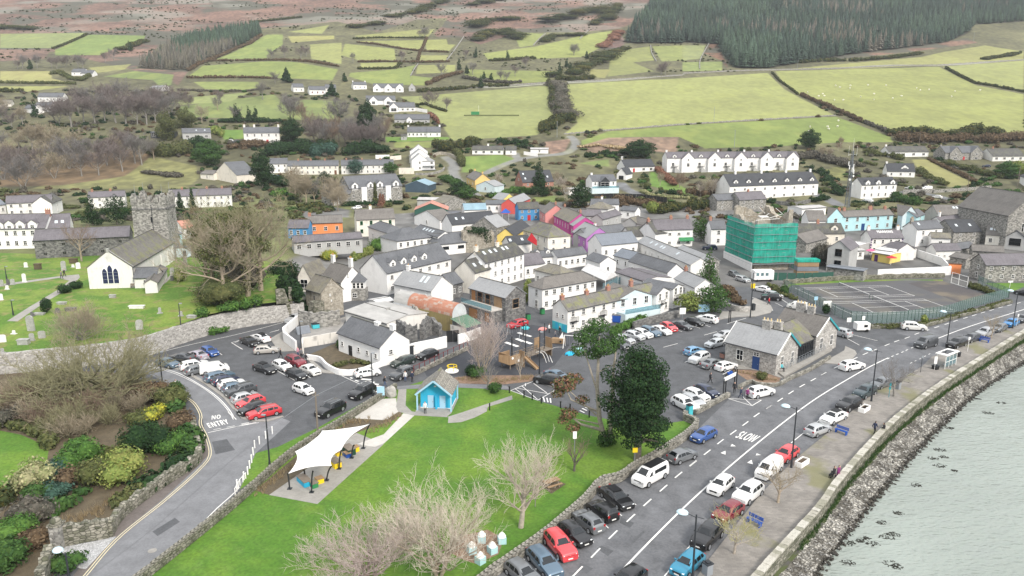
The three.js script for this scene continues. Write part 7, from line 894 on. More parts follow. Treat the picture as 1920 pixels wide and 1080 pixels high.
car('hatch',[32.2,-125.89,0.6],'ltblue','light blue hatchback beside the station');car('suv',[32.08,-121.73,-2.37],'pale','pale silver car beside the light blue one');car('saloon',[33.54,-119.09,0.69],'grey','grey saloon between two pale cars by the station');car('hatch',[35.55,-117.69,0.59],'white','white hatchback nearest the station planting');car('hatch',[37,-130.2,-2.54],'pale','silver car with its door open by the station');car('hatch',[40,-135.3,-2.59],'silver','silver car half behind the station roof');
car('suv',[24.94,-100.99,-1.1],'white','white car beside the big fir, front of four');car('hatch',[26.39,-102.41,-1.08],'silver','silver car second of four beside the fir');car('hatch',[27.5,-104.63,-0.94],'white','white car third of four beside the fir');car('hatch',[29.39,-106.3,-1.05],'navy','dark navy car last of four beside the fir');
car('suv',[37.4,-105.81,0.48],'white','white car leaving the gate onto the road');
car('hatch',[59.5,-173.3,2.32],'white','white hatchback beside the scaffolded castle');car('suv',[59,-165,2.89],'black','black car passing the person in red');car('hatch',[60.4,-167.3,-0.96],'silver','silver car behind the black one at the junction');car('hatch',[58.3,-184.1,-1.13],'silver','silver car at the castle hoarding');car('hatch',[57.9,-190,-1.33],'grey','grey car behind the silver one at the hoarding');car('suv',[60.2,-224.3,3.05],'navy','dark car before the white two-storey house');car('van',[62,-157,2.6],'offwhite','small cream-white van at the junction',{scale:.85});
car('suv',[78.9,-141,-0.22],'offwhite','pale off-roader parked below the tennis court fence');car('suv',[62.7,-137.1,2.11],'silver','silver off-roader behind the station gable');
car('van',[75.4,-130.1,-2.59],'dgrey','dark van driving along the shore road',{roof:0});car('suv',[56.43,-117.74,0.42],'white','white car driving past the station kerb');
car('suv',[81,-130.1,-2.57],'black','black car parked just past the bus shelter');car('estate',[85.7,-133.5,-2.6],'dgrey','dark estate with bright screen, second past the shelter');car('suv',[90.2,-136.8,-2.52],'silver','silver people carrier by the thin street tree');car('hatch',[95.2,-140.2,-2.49],'grey','grey hatchback before the bright blue car');car('hatch',[99.8,-143.7,-2.52],'bblue','bright blue car near the far lamp post');car('hatch',[104.1,-146.9,-2.47],'dgrey','dark car at the picture edge on the promenade');car('hatch',[119.7,-169.5,2.2],'black','black car by the warehouse lawn at the picture edge');
car('hatch',[57.38,-109.62,-2.54],'grey','grey hatchback behind the street tree');car('suv',[53.09,-105.78,-2.48],'dkteal','dark teal car beside the tall lamp',{});car('suv',[48.6,-100.98,-2.5],'black','black car beside the white planter');car('saloon',[44.49,-96.4,-2.5],'white','white car with dark glass roof by the promenade',{roof:1});car('hatch',[40.61,-92.25,0.6],'silver','silver hatchback facing away by the blue bench');car('hatch',[33.76,-84.88,-2.39],'scarlet','red car by the second lamp post');car('van',[30.33,-80.85,-2.32],'white','white people carrier below the red car',{scale:.9});car('suv',[26.1,-75.14,-2.35],'white','white off-roader by the promenade kerb');car('hatch',[22.79,-71.21,-2.4],'maroon','dark red car under the yellow-twigged tree');car('suv',[19.42,-66.63,-2.26],'black','black car behind the blue one');car('hatch',[16.4,-61.94,-2.31],'teal','bright teal-blue car at the bottom of the promenade',{});car('hatch',[23.61,-77.04,-2.27],'white','white hatchback driving down the road');
car('hatch',[25.04,-90.49,-2.41],'blue','royal blue car by the park corner');car('hatch',[20.9,-84.51,0.61],'grey','grey hatchback facing away by the park wall');car('van',[16.02,-79.22,-2.38],'white','white camper van with black roof by the park wall',{roof:1,sideGlass:1});
car('saloon',[11.4,-74.28,-1.09],'black','black saloon, topmost in the angled bays',{roof:1});car('mini',[9.56,-71.45,2.13],'black','black small car with red rear lights in the angled bays',{scale:1.06});car('hatch',[7.8,-69.46,2.11],'grey','grey hatchback backing out of the angled bays');car('hatch',[6.24,-67.06,-1.02],'black','black hatchback beside the red one in the angled bays');car('suv',[4.65,-64.94,-1.16],'scarlet','bright red car in the angled bays');car('estate',[3.02,-62.18,-1.11],'slateblue','blue-grey estate below the bright red car');car('hatch',[0.98,-60.43,-0.94],'grey','grey car at the bottom of the angled bays');car('hatch',[10.43,-59.51,-2.36],'black','black car entering at the bottom edge of the road');
car('hatch',[187.7,-353.9,2.3],'white','white car below the dormer house on the slope');car('van',[194.6,-351.9,-3.14],'white','white van beside the stone wall on the slope',{scale:.95});car('hatch',[187.1,-329.1,2.32],'white','white car on the drive above the school');car('van',[151.7,-318.6,2.19],'white','white van behind the turquoise building',{scale:.9});car('hatch',[262.8,-418,2.68],'navy','navy car before the twin-gabled stone house');car('hatch',[278.3,-425.6,2.7],'navy','dark blue car before the brick bungalow');car('hatch',[-62.2,-298.6,-2.37],'white','white car behind the pub roof');car('hatch',[-123,-386.2,-1.69],'silver','silver car before the upper white terrace');car('hatch',[-119.5,-384.3,-1.59],'bblue','blue car before the upper white terrace');car('hatch',[-171.8,-463,-2.93],'white','white car beside the Georgian house');car('hatch',[-167.7,-462.1,-2.92],'dgrey','dark car beside the Georgian house');
{const g=thing('box_trailer','small white box trailer by the tennis court hedge','trailer',...[68.27,0,-140.14],.05);part(g,'body',bB(2.6,1.35,1.6,0,.4,0),M.white);part(g,'window',bB(.7,.45,.03,.4,1.0,.82),M.glass);for(const s of[-1,1])part(g,'wheel',cyl(.28,.28,.2,0,0,0,14).rotateX(PI/2),M.tyre,.7,.28,s*.72);part(g,'drawbar',bar([-1.3,.45,0],[-2.2,.4,0],.05),M.steel);}

// ---------------------------------------------------------------- people: one skin meshed round a skeleton
function bodyGeo(pose){
return memo('body'+pose,()=>{
const J={stand:{hip:[0,.92,0],kneeL:[.1,.5,.03],kneeR:[-.1,.5,.03],footL:[.11,.06,0],footR:[-.11,.06,0],chest:[0,1.33,0],neck:[0,1.48,0],head:[0,1.62,.02],elbL:[.27,1.13,-.03],elbR:[-.27,1.13,-.03],hanL:[.26,.88,.08],hanR:[-.26,.88,.08]},
walk:{hip:[0,.9,0],kneeL:[.1,.5,.2],kneeR:[-.1,.48,-.06],footL:[.1,.07,.3],footR:[-.1,.1,-.36],chest:[0,1.32,.03],neck:[0,1.47,.05],head:[0,1.61,.08],elbL:[.26,1.13,-.14],elbR:[-.26,1.12,.1],hanL:[.25,.92,-.1],hanR:[-.25,.95,.3]},
sit:{hip:[0,.52,0],kneeL:[.12,.52,.42],kneeR:[-.12,.52,.42],footL:[.12,.07,.46],footR:[-.12,.07,.44],chest:[0,.95,-.02],neck:[0,1.1,0],head:[0,1.24,.05],elbL:[.26,.76,.05],elbR:[-.26,.76,.05],hanL:[.14,.62,.28],hanR:[-.14,.62,.28]}}[pose];
const ad=(p,q)=>p.map((v,i)=>v+q[i]),sh=(s)=>ad(J.chest,[s*.18,.1,0]),hp=(s)=>ad(J.hip,[s*.09,0,0]);
const B=[];const bone=(a,b,r0,r1,c)=>B.push([a,b,r0,r1,c]);
bone(J.hip,J.chest,.15,.17,0);bone(sh(-1),sh(1),.085,.085,0);bone(J.chest,J.neck,.11,.06,0);bone(J.neck,J.head,.055,.06,2);bone(ad(J.head,[0,-.02,.02]),ad(J.head,[0,.05,0]),.088,.1,2);bone(ad(J.head,[0,.08,-.03]),ad(J.head,[0,0,-.07]),.095,.08,3);bone(ad(J.head,[0,-.01,.1]),ad(J.head,[0,-.03,.115]),.018,.022,2);
for(const[s,k,f,e,h]of[[1,J.kneeL,J.footL,J.elbL,J.hanL],[-1,J.kneeR,J.footR,J.elbR,J.hanR]]){bone(hp(s),k,.1,.068,1);bone(k,f,.064,.045,1);bone(f,ad(f,[0,-.02,.15]),.045,.04,4);bone(sh(s),e,.066,.052,0);bone(e,h,.05,.038,0);const d=[0,-.06,.02];bone(h,ad(h,d),.036,.03,2);for(let q=0;q<4;q++)bone(ad(h,[0,-.06,-.02+q*.018]),ad(h,[s*-.01,-.13+abs(q-1.4)*.012,-.012+q*.02]),.011,.009,2);bone(ad(h,[0,-.03,.03]),ad(h,[s*-.01,-.08,.055]),.012,.01,2);}
const N=84,S=.98,cy=pose==='sit'?.75:.88,mc=new MarchingCubes(N,new THREE.MeshBasicMaterial(),false,false,60000);mc.isolation=0;const F=mc.field,half=N/2;F.fill(-1);
const seg=(p,[a,b,r0,r1])=>{const ab=[b[0]-a[0],b[1]-a[1],b[2]-a[2]],ap=[p[0]-a[0],p[1]-a[1],p[2]-a[2]],l=ab[0]**2+ab[1]**2+ab[2]**2,t=max(0,min(1,(ap[0]*ab[0]+ap[1]*ab[1]+ap[2]*ab[2])/l));return hypot(ap[0]-ab[0]*t,ap[1]-ab[1]*t,ap[2]-ab[2]*t)-r0-(r1-r0)*t;};
for(let k=0;k<N;k++)for(let j=0;j<N;j++)for(let i=0;i<N;i++){const p=[(i-half)/half*S,(j-half)/half*S+cy,(k-half)/half*S];if(abs(p[0])>.42||abs(p[2])>.62)continue;let d=9;for(const b of B){const q=seg(p,b),h=max(.035-abs(d-q),0)/.035;d=min(d,q)-h*h*.035*.25;}F[i+j*N+k*N*N]=-d;}
mc.update();const n=mc.count,pos=[],nor=[],own=[];for(let i=0;i<n;i++){const p=[mc.positionArray[i*3]*S,mc.positionArray[i*3+1]*S+cy,mc.positionArray[i*3+2]*S];pos.push(...p);nor.push(mc.normalArray[i*3],mc.normalArray[i*3+1],mc.normalArray[i*3+2]);let bi=0,bd=9;B.forEach((b,q)=>{const d=seg(p,b);if(d<bd){bd=d;bi=q;}});own.push(B[bi][4]);}
return{pos:new Float32Array(pos),nor:new Float32Array(nor),own};
});
}
const CLOTH={black:[.02,.02,.024],navy:[.025,.035,.07],grey:[.16,.16,.17],white:[.7,.7,.7],red:[.5,.03,.04],maroon:[.2,.02,.07],pink:[.6,.3,.36],jean:[.07,.1,.18],teal:[.1,.45,.5],tan:[.4,.32,.22],purple:[.2,.03,.14]};
const skinM=std({vertexColors:true,roughness:.9});
function person(pose,[x,z],turn,coat,legs,label,y=ground(x,z)+.02,scale=1){
const b=bodyGeo(pose),pal=[CLOTH[coat],CLOTH[legs],[.5,.32,.25],[.06,.045,.035],[.03,.03,.03]],col=new Float32Array(b.pos.length);b.own.forEach((o,i)=>col.set(pal[o],i*3));
const g=geom();g.setAttribute('position',new THREE.BufferAttribute(b.pos,3));g.setAttribute('normal',new THREE.BufferAttribute(b.nor,3));g.setAttribute('color',new THREE.BufferAttribute(col,3));
const m=shade(new THREE.Mesh(g,skinM));m.position.set(x,y,z);m.rotation.y=turn;m.scale.setScalar(scale);top(m,'person');tag(m,label,'person');return m;
}
person('walk',[[31.2,-111.2]][0],1.3,'black','black','person in black walking across the lower car park');
person('walk',[[34.1,-104.7]][0],.6,'navy','navy','person in dark coat at the gate, left of a pair');
person('stand',[[35,-104.4]][0],.2,'purple','black','person in plum jacket at the gate beside the white car');
person('stand',[[33.8,-106.9]][0],-.4,'black','black','person in black standing at the gate post');
person('walk',[[56.9,-160.3]][0],.8,'red','black','person in a red coat by the junction');
person('walk',[[48.1,-92.1]][0],2.2,'navy','black','person walking towards the sea wall in dark coat');
person('sit',[[49.3,-92.1]][0],-2.2,'black','jean','person in black seated on the sea wall',.18);
person('walk',[[37.3,-79.3]][0],.5,'black','black','person in black walking a dog on the promenade');
person('walk',[[37.9,-79.5]][0],.5,'purple','purple','person in a plum coat walking on the promenade');
person('stand',[[-12.3,-99]][0],0,'white','black','person in white top before the blue hut');
person('walk',[[-19.8,-109.5]][0],2,'black','jean','person in dark jacket on the zebra crossing');
person('walk',[[-40.2,-123.5]][0],1.7,'black','black','person in black walking between parked cars');
person('stand',[[-37.4,-124.4]][0],-.5,'pink','jean','person in pink by the white wall');
person('stand',[[-36.6,-123.5]][0],.4,'grey','black','person in grey beside the one in pink');
person('walk',[[-35,-120.7]][0],2.6,'black','black','person in black beside the maroon car');
person('stand',[[-16.9,-111.9]][0],-.2,'white','jean','person in pale top with a dog near the boulder');
person('stand',[[-15.8,-111.7]][0],.6,'navy','black','person in navy near the boulder beside the lane');
person('walk',[[-51.6,-108.1]][0],.8,'white','black','person in a pale top walking along the pale road');
person('stand',[[5.8,-126.4]][0],.6,'teal','black','child in turquoise top at the play ship',undefined,.75);
person('stand',[[7.2,-139]][0],1,'white','black','person in white beside the pink play boat');
person('walk',[[9.2,-137.4]][0],-1,'black','black','person in black behind the toy boat');
person('stand',[[8.2,-135.9]][0],.3,'grey','navy','child beside the toy boat',undefined,.7);
person('sit',[[44.2,-116.2]][0],.6,'teal','black','person with a bicycle resting at the station corner',.3);
person('walk',[[-103.8,-168]][0],1.2,'grey','black','person in grey on the churchyard path');
person('walk',[[-104.4,-170.2]][0],1.2,'black','black','person in black on the churchyard path');
person('stand',[[42.8,-153.1]][0],.3,'white','grey','person in a pale jacket beside the noticeboard');
{
const[[x,z]]=[[37.1,-79.7]],q=[];const g=thing('dog','small black dog beside the walkers on the promenade','dog',x,.13,z,.8);const b=new THREE.CapsuleGeometry(.13,.4,4,10);b.rotateZ(PI/2);b.translate(0,.4,0);const h=new THREE.SphereGeometry(.12,8,6);h.scale(1.2,1,.9);h.translate(.4,.56,0);part(g,'body',merge([b,h,bar([.2,.42,0],[.36,.54,0],.08),box(.14,.08,.08,.54,.53,0),...[[.2,.07],[.2,-.07],[-.22,.07],[-.22,-.07]].map(([a,c])=>bar([a,0,c],[a,.38,c],.035,6,.05)),bar([-.3,.42,0],[-.48,.6,0],.03,5,.015),box(.05,.1,.04,.38,.68,.07),box(.05,.1,.04,.38,.68,-.07)]),M.pBlack);
}

// ---------------------------------------------------------------- street furniture
const armLamp=(label,[x,y,z,h],turn,dome=1)=>{const g=thing('street_lamp',label,'street lamp',x,y,z,turn),H=min(9.5,max(3,h));part(g,'post',merge([cyl(.11,.07,H,0,0,0,8),cyl(.15,.13,.9,0,0,0,8)]),M.pDark);if(dome){part(g,'arm',bar([0,H-.3,0],[1.05,H+.02,0],.04),M.pDark);part(g,'arm',bar([0,H-.2,0],[-.7,H-.25,0],.03),M.pDark);const s=new THREE.SphereGeometry(.5,14,8,0,6.3,0,1.6);s.scale(1.1,.6,.9);part(g,'lamp_head',clean(s),paint(0xc3d9e2,.3),1.25,H-.12,0);part(g,'lamp_base',cyl(.42,.42,.08,1.25,H-.2,0,12),M.pDark);}else{part(g,'lamp_head',merge([bB(.5,.14,.26,.3,H-.06,0)]),M.pGrey);}return g;};
armLamp('tall promenade lamp beside the dark teal car',[52.96,0,-103.33,8.05],2.7);armLamp('promenade lamp beside the bus shelter cars',[78.91,0,-129.57,6.7],2.7);armLamp('farthest promenade lamp by the bright blue car',[98.73,0,-141.6,7.7],2.7);armLamp('promenade lamp beside the red car',[33.46,0,-82.18,7.85],2.7);armLamp('lowest promenade lamp before the black car',[16.37,0,-59.9,6.8],2.7);
armLamp('black lamp post at the bend of the pale road',[-54.05,0,-109.04,5.85],.2,0);armLamp('black lamp post against the retaining wall',[-61.03,0,-132.39,7.5],.3,0);armLamp('lamp post on the verge beside the road markers',[-29.03,0,-82.25,6.8],2.9,0);armLamp('lamp post at the zebra crossing',[-20.89,0,-105.5,6.85],0,0);armLamp('lamp post at the yard corner beside the pink coat',[-36.92,0,-125.03,6.2],0,0);armLamp('lamp post with yellow sign at the junction',[49.61,0,-149.98,10.9],0,0);armLamp('lamp post between playground and parked cars',[4.45,0,-114.72,7.35],0,0);armLamp('lamp post behind the play ship',[2.22,0,-136.34,2.1],0,0);armLamp('lamp post in the bottom corner by the cobbled drive',[-40.09,0,-59.81,1.6],2.6);armLamp('small black lamp by the churchyard path',[-95.14,3.89,-137.5,3],0,0);armLamp('small black lamp near the barn',[-115.99,4.3,-167.31,2.35],0,0);armLamp('lamp post on the churchyard wall by the gatehouse end',[-51.43,0.15,-144.59,4.8],0,0);
const pole=(label,[x,y,z,h],mat=M.timberGrey,r=.13)=>{const g=thing('utility_pole',label,'pole',x,y,z);part(g,'post',cyl(r,r*.75,h,0,0,0,8),mat);part(g,'crossarm',bB(.9,.1,.1,0,h-.5,0),mat);return g;};
pole('pale wooden pole beside the black off-roader on the verge',[-25.89,0,-92.53,5.75]);pole('pole at the hedge between the pastures',[29.07,26.16,-492.07,10.3],M.pGrey);pole('pole standing in the green pasture',[140.98,34.59,-534.22,11.1],M.pGrey);pole('pole behind the upper white terrace',[135.98,20.63,-464.38,10.85],M.pGrey);pole('pole at the forest edge',[286.42,83.7,-779.76,9.75],M.pGrey);pole('pole on the forest track',[572.29,126.93,-971.42,11.95],M.pGrey);pole('pole behind the brown-roofed bungalow',[251.72,21.69,-469.68,7.95]);pole('pole before the school slope',[210.18,5.89,-345.66,7.4]);pole('tall pole behind the playground',[-0.06,0,-123.99,3.75],M.pDark,.1);pole('pole beside the corner house at the picture edge',[241.71,6.67,-358.66,10.25]);pole('white yard mast beside the hotel',[5.36,0.07,-191.46,4.45],M.pWhite,.08);
{const w=thing('overhead_wire','thin overhead wire crossing the car park','wire');const P=[[-28.6,-80.9]][0],Q=[[-25,-89.8]][0],R=[[-22.2,-100.7]][0];for(const[a,b,ya,yb]of[[P,Q,5.6,6.4],[Q,R,6.4,5]])part(w,'cable',bar([a[0],ya,a[1]],[b[0],yb,b[1]],.022,4),M.pGrey);}
const blueBench=(label,p,turn)=>{const[[x,z]]=p,g=thing('blue_bench',label,'bench',x,.13,z,turn);for(let i=0;i<4;i++)part(g,'slat',bB(1.7,.05,.1,0,.44,-.2+i*.13),M.pBlue);for(let i=0;i<3;i++)part(g,'slat',bB(1.7,.1,.05,0,.58+i*.14,-.3),M.pBlue);for(const s of[-.7,.7])part(g,'leg',bB(.07,.46,.5,s,0,0),M.pBlue);};
blueBench('blue slatted bench beside the silver hatchback',[[43.6,-91.9]],-.9);blueBench('blue slatted bench beside the yellow-twigged tree',[[25,-69.5]],-.9);blueBench('blue slatted bench beyond the bus shelter',[[87.6,-132.6]],-.9);
const planter=(label,p,turn)=>{const[[x,z]]=p,g=thing('planter',label,'planter',x,.13,z,turn);part(g,'trough',merge([bB(2,.65,.1,0,0,.4),bB(2,.65,.1,0,0,-.4),bB(.1,.65,.72,.95,0,0),bB(.1,.65,.72,-.95,0,0)]),M.pWhite);part(g,'earth',bB(1.82,.5,.72),M.soil);};
planter('white trough planter beside the red car',[[35,-82.9]],.75);planter('white trough planter beside the white car with glass roof',[[50.2,-99.7]],.75);planter('white trough planter beside the black car',[[50.3,-99.8]],.75);
{
const[x,,z]=[72.9,0,-119.19],g=thing('bus_shelter','white glazed bus shelter on the promenade','bus shelter',x,.13,z,.62);for(const a of[-1.9,1.9])for(const b of[-.7,.7])part(g,'post',bB(.1,2.3,.1,a,0,b),M.pWhite);part(g,'roof',bB(4.3,.14,1.9,0,2.3,0),M.pWhite);part(g,'roof_glass',bB(2.6,.03,1.2,0,2.45,0),M.glass);for(const a of[-1.2,0,1.2])part(g,'pane',bB(1.1,1.7,.03,a,.3,.7),M.glassPale);for(const a of[-.6,.6])part(g,'mullion',bB(.07,2.2,.07,a,0,.7),M.pWhite);part(g,'rail',bB(3.9,.07,.07,0,1.1,.7),M.pWhite);part(g,'seat',bB(3,.08,.35,0,.5,.4),M.pGrey);
const bin=(label,p,m,h=1.2,w=.55)=>{const[[bx,bz]]=p,b=thing('litter_bin',label,'bin',bx,ground(bx,bz)+.1,bz,.5);part(b,'body',bB(w,h,w),m);part(b,'lid',merge([bB(w+.08,.1,w+.08,0,h,0),bB(w*.6,.12,w*.6,0,h+.1,0)]),M.pDark);};
bin('grey bin behind the spiky street tree',[[59.4,-108.3]],M.pGrey);bin('black bin at the end of the bus shelter',[[77.7,-124.2]],M.pBlack,.7,.8);bin('black bin before the bus shelter',[[70.2,-117.5]],M.pBlack,.6,.8);bin('green recycling bin by the ivied wall',[[6.4,-152.6]],M.pGreen,1.1,.8);bin('green recycling bin near the red car',[[3.3,-148.3]],M.pGreen,1.1,.8);bin('dark bin at the junction pavement',[[51.9,-155.5]],M.pDark,1.3,.7);bin('blue and white machine at the car park corner',[[24.8,-97.7]],M.teal,1.7,.7);bin('grey bin at the bottom of the promenade',[[18,-61]],M.pGrey,1.1,.7);bin('teal recycling bags beside the gatehouse yard',[[-38.9,-142.1]],M.teal,.8,1.3);bin('dark wheelie bin in the gatehouse yard',[[-37.7,-143.3]],M.pDark,1,.7);bin('orange-red box beside the station wall',[[36.8,-123.6]],M.brick,.8,1);
}
const sign=(label,p,h,w,hh,m,pm=M.pGrey,text)=>{const[[x,z]]=p,g=thing('sign',label,'sign',x,ground(x,z),z,.1);part(g,'post',cyl(.04,.04,h,0,0,0,6),pm);const b=part(g,'board',bB(w,hh,.05,0,h-hh,.05),m);if(text)part(b,'lettering',words(text[0],w*.8,hh*.22),text[1],-w*.4,h-hh*.6,.085);return g;};
sign('yellow diamond warning sign on the lawn by the wall',[[14.7,-82.4]],2.6,.6,.6,M.pYellow);sign('white notice on a post beside the small dark tree',[[7.4,-81.7]],5,.45,.9,M.pWhite,M.pGrey);sign('yellow square sign high on the junction lamp',[[49.8,-150.3]],7.2,.9,1,M.pYellow,M.pDark);sign('white bus stop flag before the shelter',[[81.2,-127]],2.8,.35,.5,M.pWhite,M.pWhite);sign('bus stop pole beside the shelter',[[66.9,-115.9]],3,.3,.4,M.pGrey,M.pDark);sign('white and green notice by the shelter',[[69.9,-117.2]],2.4,.5,1.2,M.pWhite,M.pWhite);sign('turquoise slim totem beside the street tree',[[56.3,-104.9]],2.4,.3,1,M.pTeal,M.pTeal);sign('white noticeboard by the rear car row',[[35,-148]],2.6,1.3,1.3,M.pWhite);sign('pale sloping noticeboard by the shrubs',[[40.5,-152.4]],2.2,2.4,1.6,M.pLtBlue);sign('round blue parking sign by the court fence',[[65.5,-156.1]],3,.8,.8,M.pLtBlue,M.pLtBlue);sign('white town map board by the court fence',[[67.1,-153.9]],2.6,1.8,1.5,M.pWhite,M.pGrey);sign('white square sign by the box trailer',[[67.5,-144.1]],1.6,.9,.9,M.pWhite);sign('small white sign behind the trailer',[[70.6,-144.6]],1.8,.6,.8,M.pWhite);sign('black framed notice panel by the zebra crossing',[[-19.5,-104.5]],2,1.1,1.4,M.pLtBlue,M.pBlack);sign('slim black and white sign on the fence line',[[118.7,-173.4]],2.6,1.2,.4,M.pWhite,M.pWhite);sign('white post on the promenade edge',[[100.6,-143.2]],2.6,.3,.5,M.pWhite,M.pWhite);
const bollards=[[[-0.4,-107],[1.8,-105.1],[3,-104.1],[4.3,-102.8],[-3.2,-100.2]],[[7,-101],[8.3,-100],[10.8,-97.6]]].flat();fromLeft(bollards).forEach(([x,z],i)=>{const g=thing('bollard',`black wooden bollard along the park edge, ${ORD[i]} from the left`,'bollard',x,0,z,0,'bollards along the park edge');part(g,'post',bB(.18,1,.18),M.pBlack);part(g,'cap',bB(.22,.06,.22,0,1,0),M.pBlack);});
fromLeft(walk_([[-31.2,-77.4],[-31.1,-79.3],[-31.1,-80.6],[-31.7,-83.7],[-32.7,-87.8],[-32.5,-89],[-32.2,-90.6],[-31.8,-92.1]],1.8)).forEach(([x,z],i)=>{const m=shade(new THREE.Mesh(memo('wm',()=>merge([bB(.1,.95,.16),bB(.12,.1,.18,0,.95,0)])),M.pWhite));m.position.set(x,0,z);top(m,'marker_post');tag(m,`thin white marker post on the road verge, ${ORD[i]} from the left`,'marker post','white marker posts on the verge');});
{const g=thing('verge_rail','low white rail along the verge beside the pale road','rail');const Q=walk_([[-30.9,-75.9],[-31.1,-78],[-31,-79.6]],.8);Q.forEach(([x,z])=>part(g,'post',bB(.09,.8,.09,x,0,z),M.pWhite));part(g,'rail',merge(Q.slice(1).map(([x,z],i)=>bar([Q[i][0],.75,Q[i][1]],[x,.75,z],.04,5))),M.pWhite);}
fromLeft(walk_([[-20.7,-103.1],[-21.9,-98.7]],1.0)).forEach(([x,z],i)=>{const t=new THREE.TorusGeometry(.38,.03,6,12,PI);t.translate(0,.45,0);const g=thing('cycle_stand',`steel hoop cycle stand on the pale plaza, ${ORD[i]} from the left`,'cycle stand',x,0,z,.6,'cycle stands by the wall');part(g,'hoop',clean(t),M.steel);part(g,'leg',cyl(.03,.03,.46,-.38,0,0,6),M.steel);part(g,'leg',cyl(.03,.03,.46,.38,0,0,6),M.steel);});
{const g=thing('picnic_table','wooden picnic table on a bare earth patch','picnic table',...[4.47,0,-77.79],.55);for(let i=0;i<5;i++)part(g,'top_plank',bB(2,.06,.15,0,.74,-.36+i*.18),M.timberPale);for(const s of[-1,1]){part(g,'bench_plank',bB(2,.06,.28,0,.44,s*.75),M.timberPale);part(g,'leg',merge([box(.1,.95,.1,.7,.4,s*.4,0,0,s*-.5),box(.1,.95,.1,-.7,.4,s*.4,0,0,s*-.5)]),M.timberGrey);}sheet('bare_earth',[[3.1,-78.4],[4.5,-80],[6.2,-78.3],[4.4,-76]],.03,M.litter);}
[[-3,-66.5],[-1,-66.3],[-3.9,-64.6],[-1.9,-64.6],[-3,-62.9]].forEach(([x,z],i)=>{const g=thing('memorial_block',['pale blue and white block at the back of the mulch bed','pale blue and white block nearest the lawn edge','pale blue and white block at the left of the mulch bed','pale blue and white block in the middle of the mulch bed','pale blue and white block at the front of the mulch bed'][i],'block',x,.02,z,.2*i);g.scale.setScalar(.82);part(g,'base',bB(.95,.85,.95),M.turq);const t=new THREE.CylinderGeometry(.34,.52,.34,8);t.translate(0,1.02,0);part(g,'cap',clean(t),M.pWhite);part(g,'knob',clean(new THREE.SphereGeometry(.26,8,6).translate(0,1.18,0)),M.pWhite);});
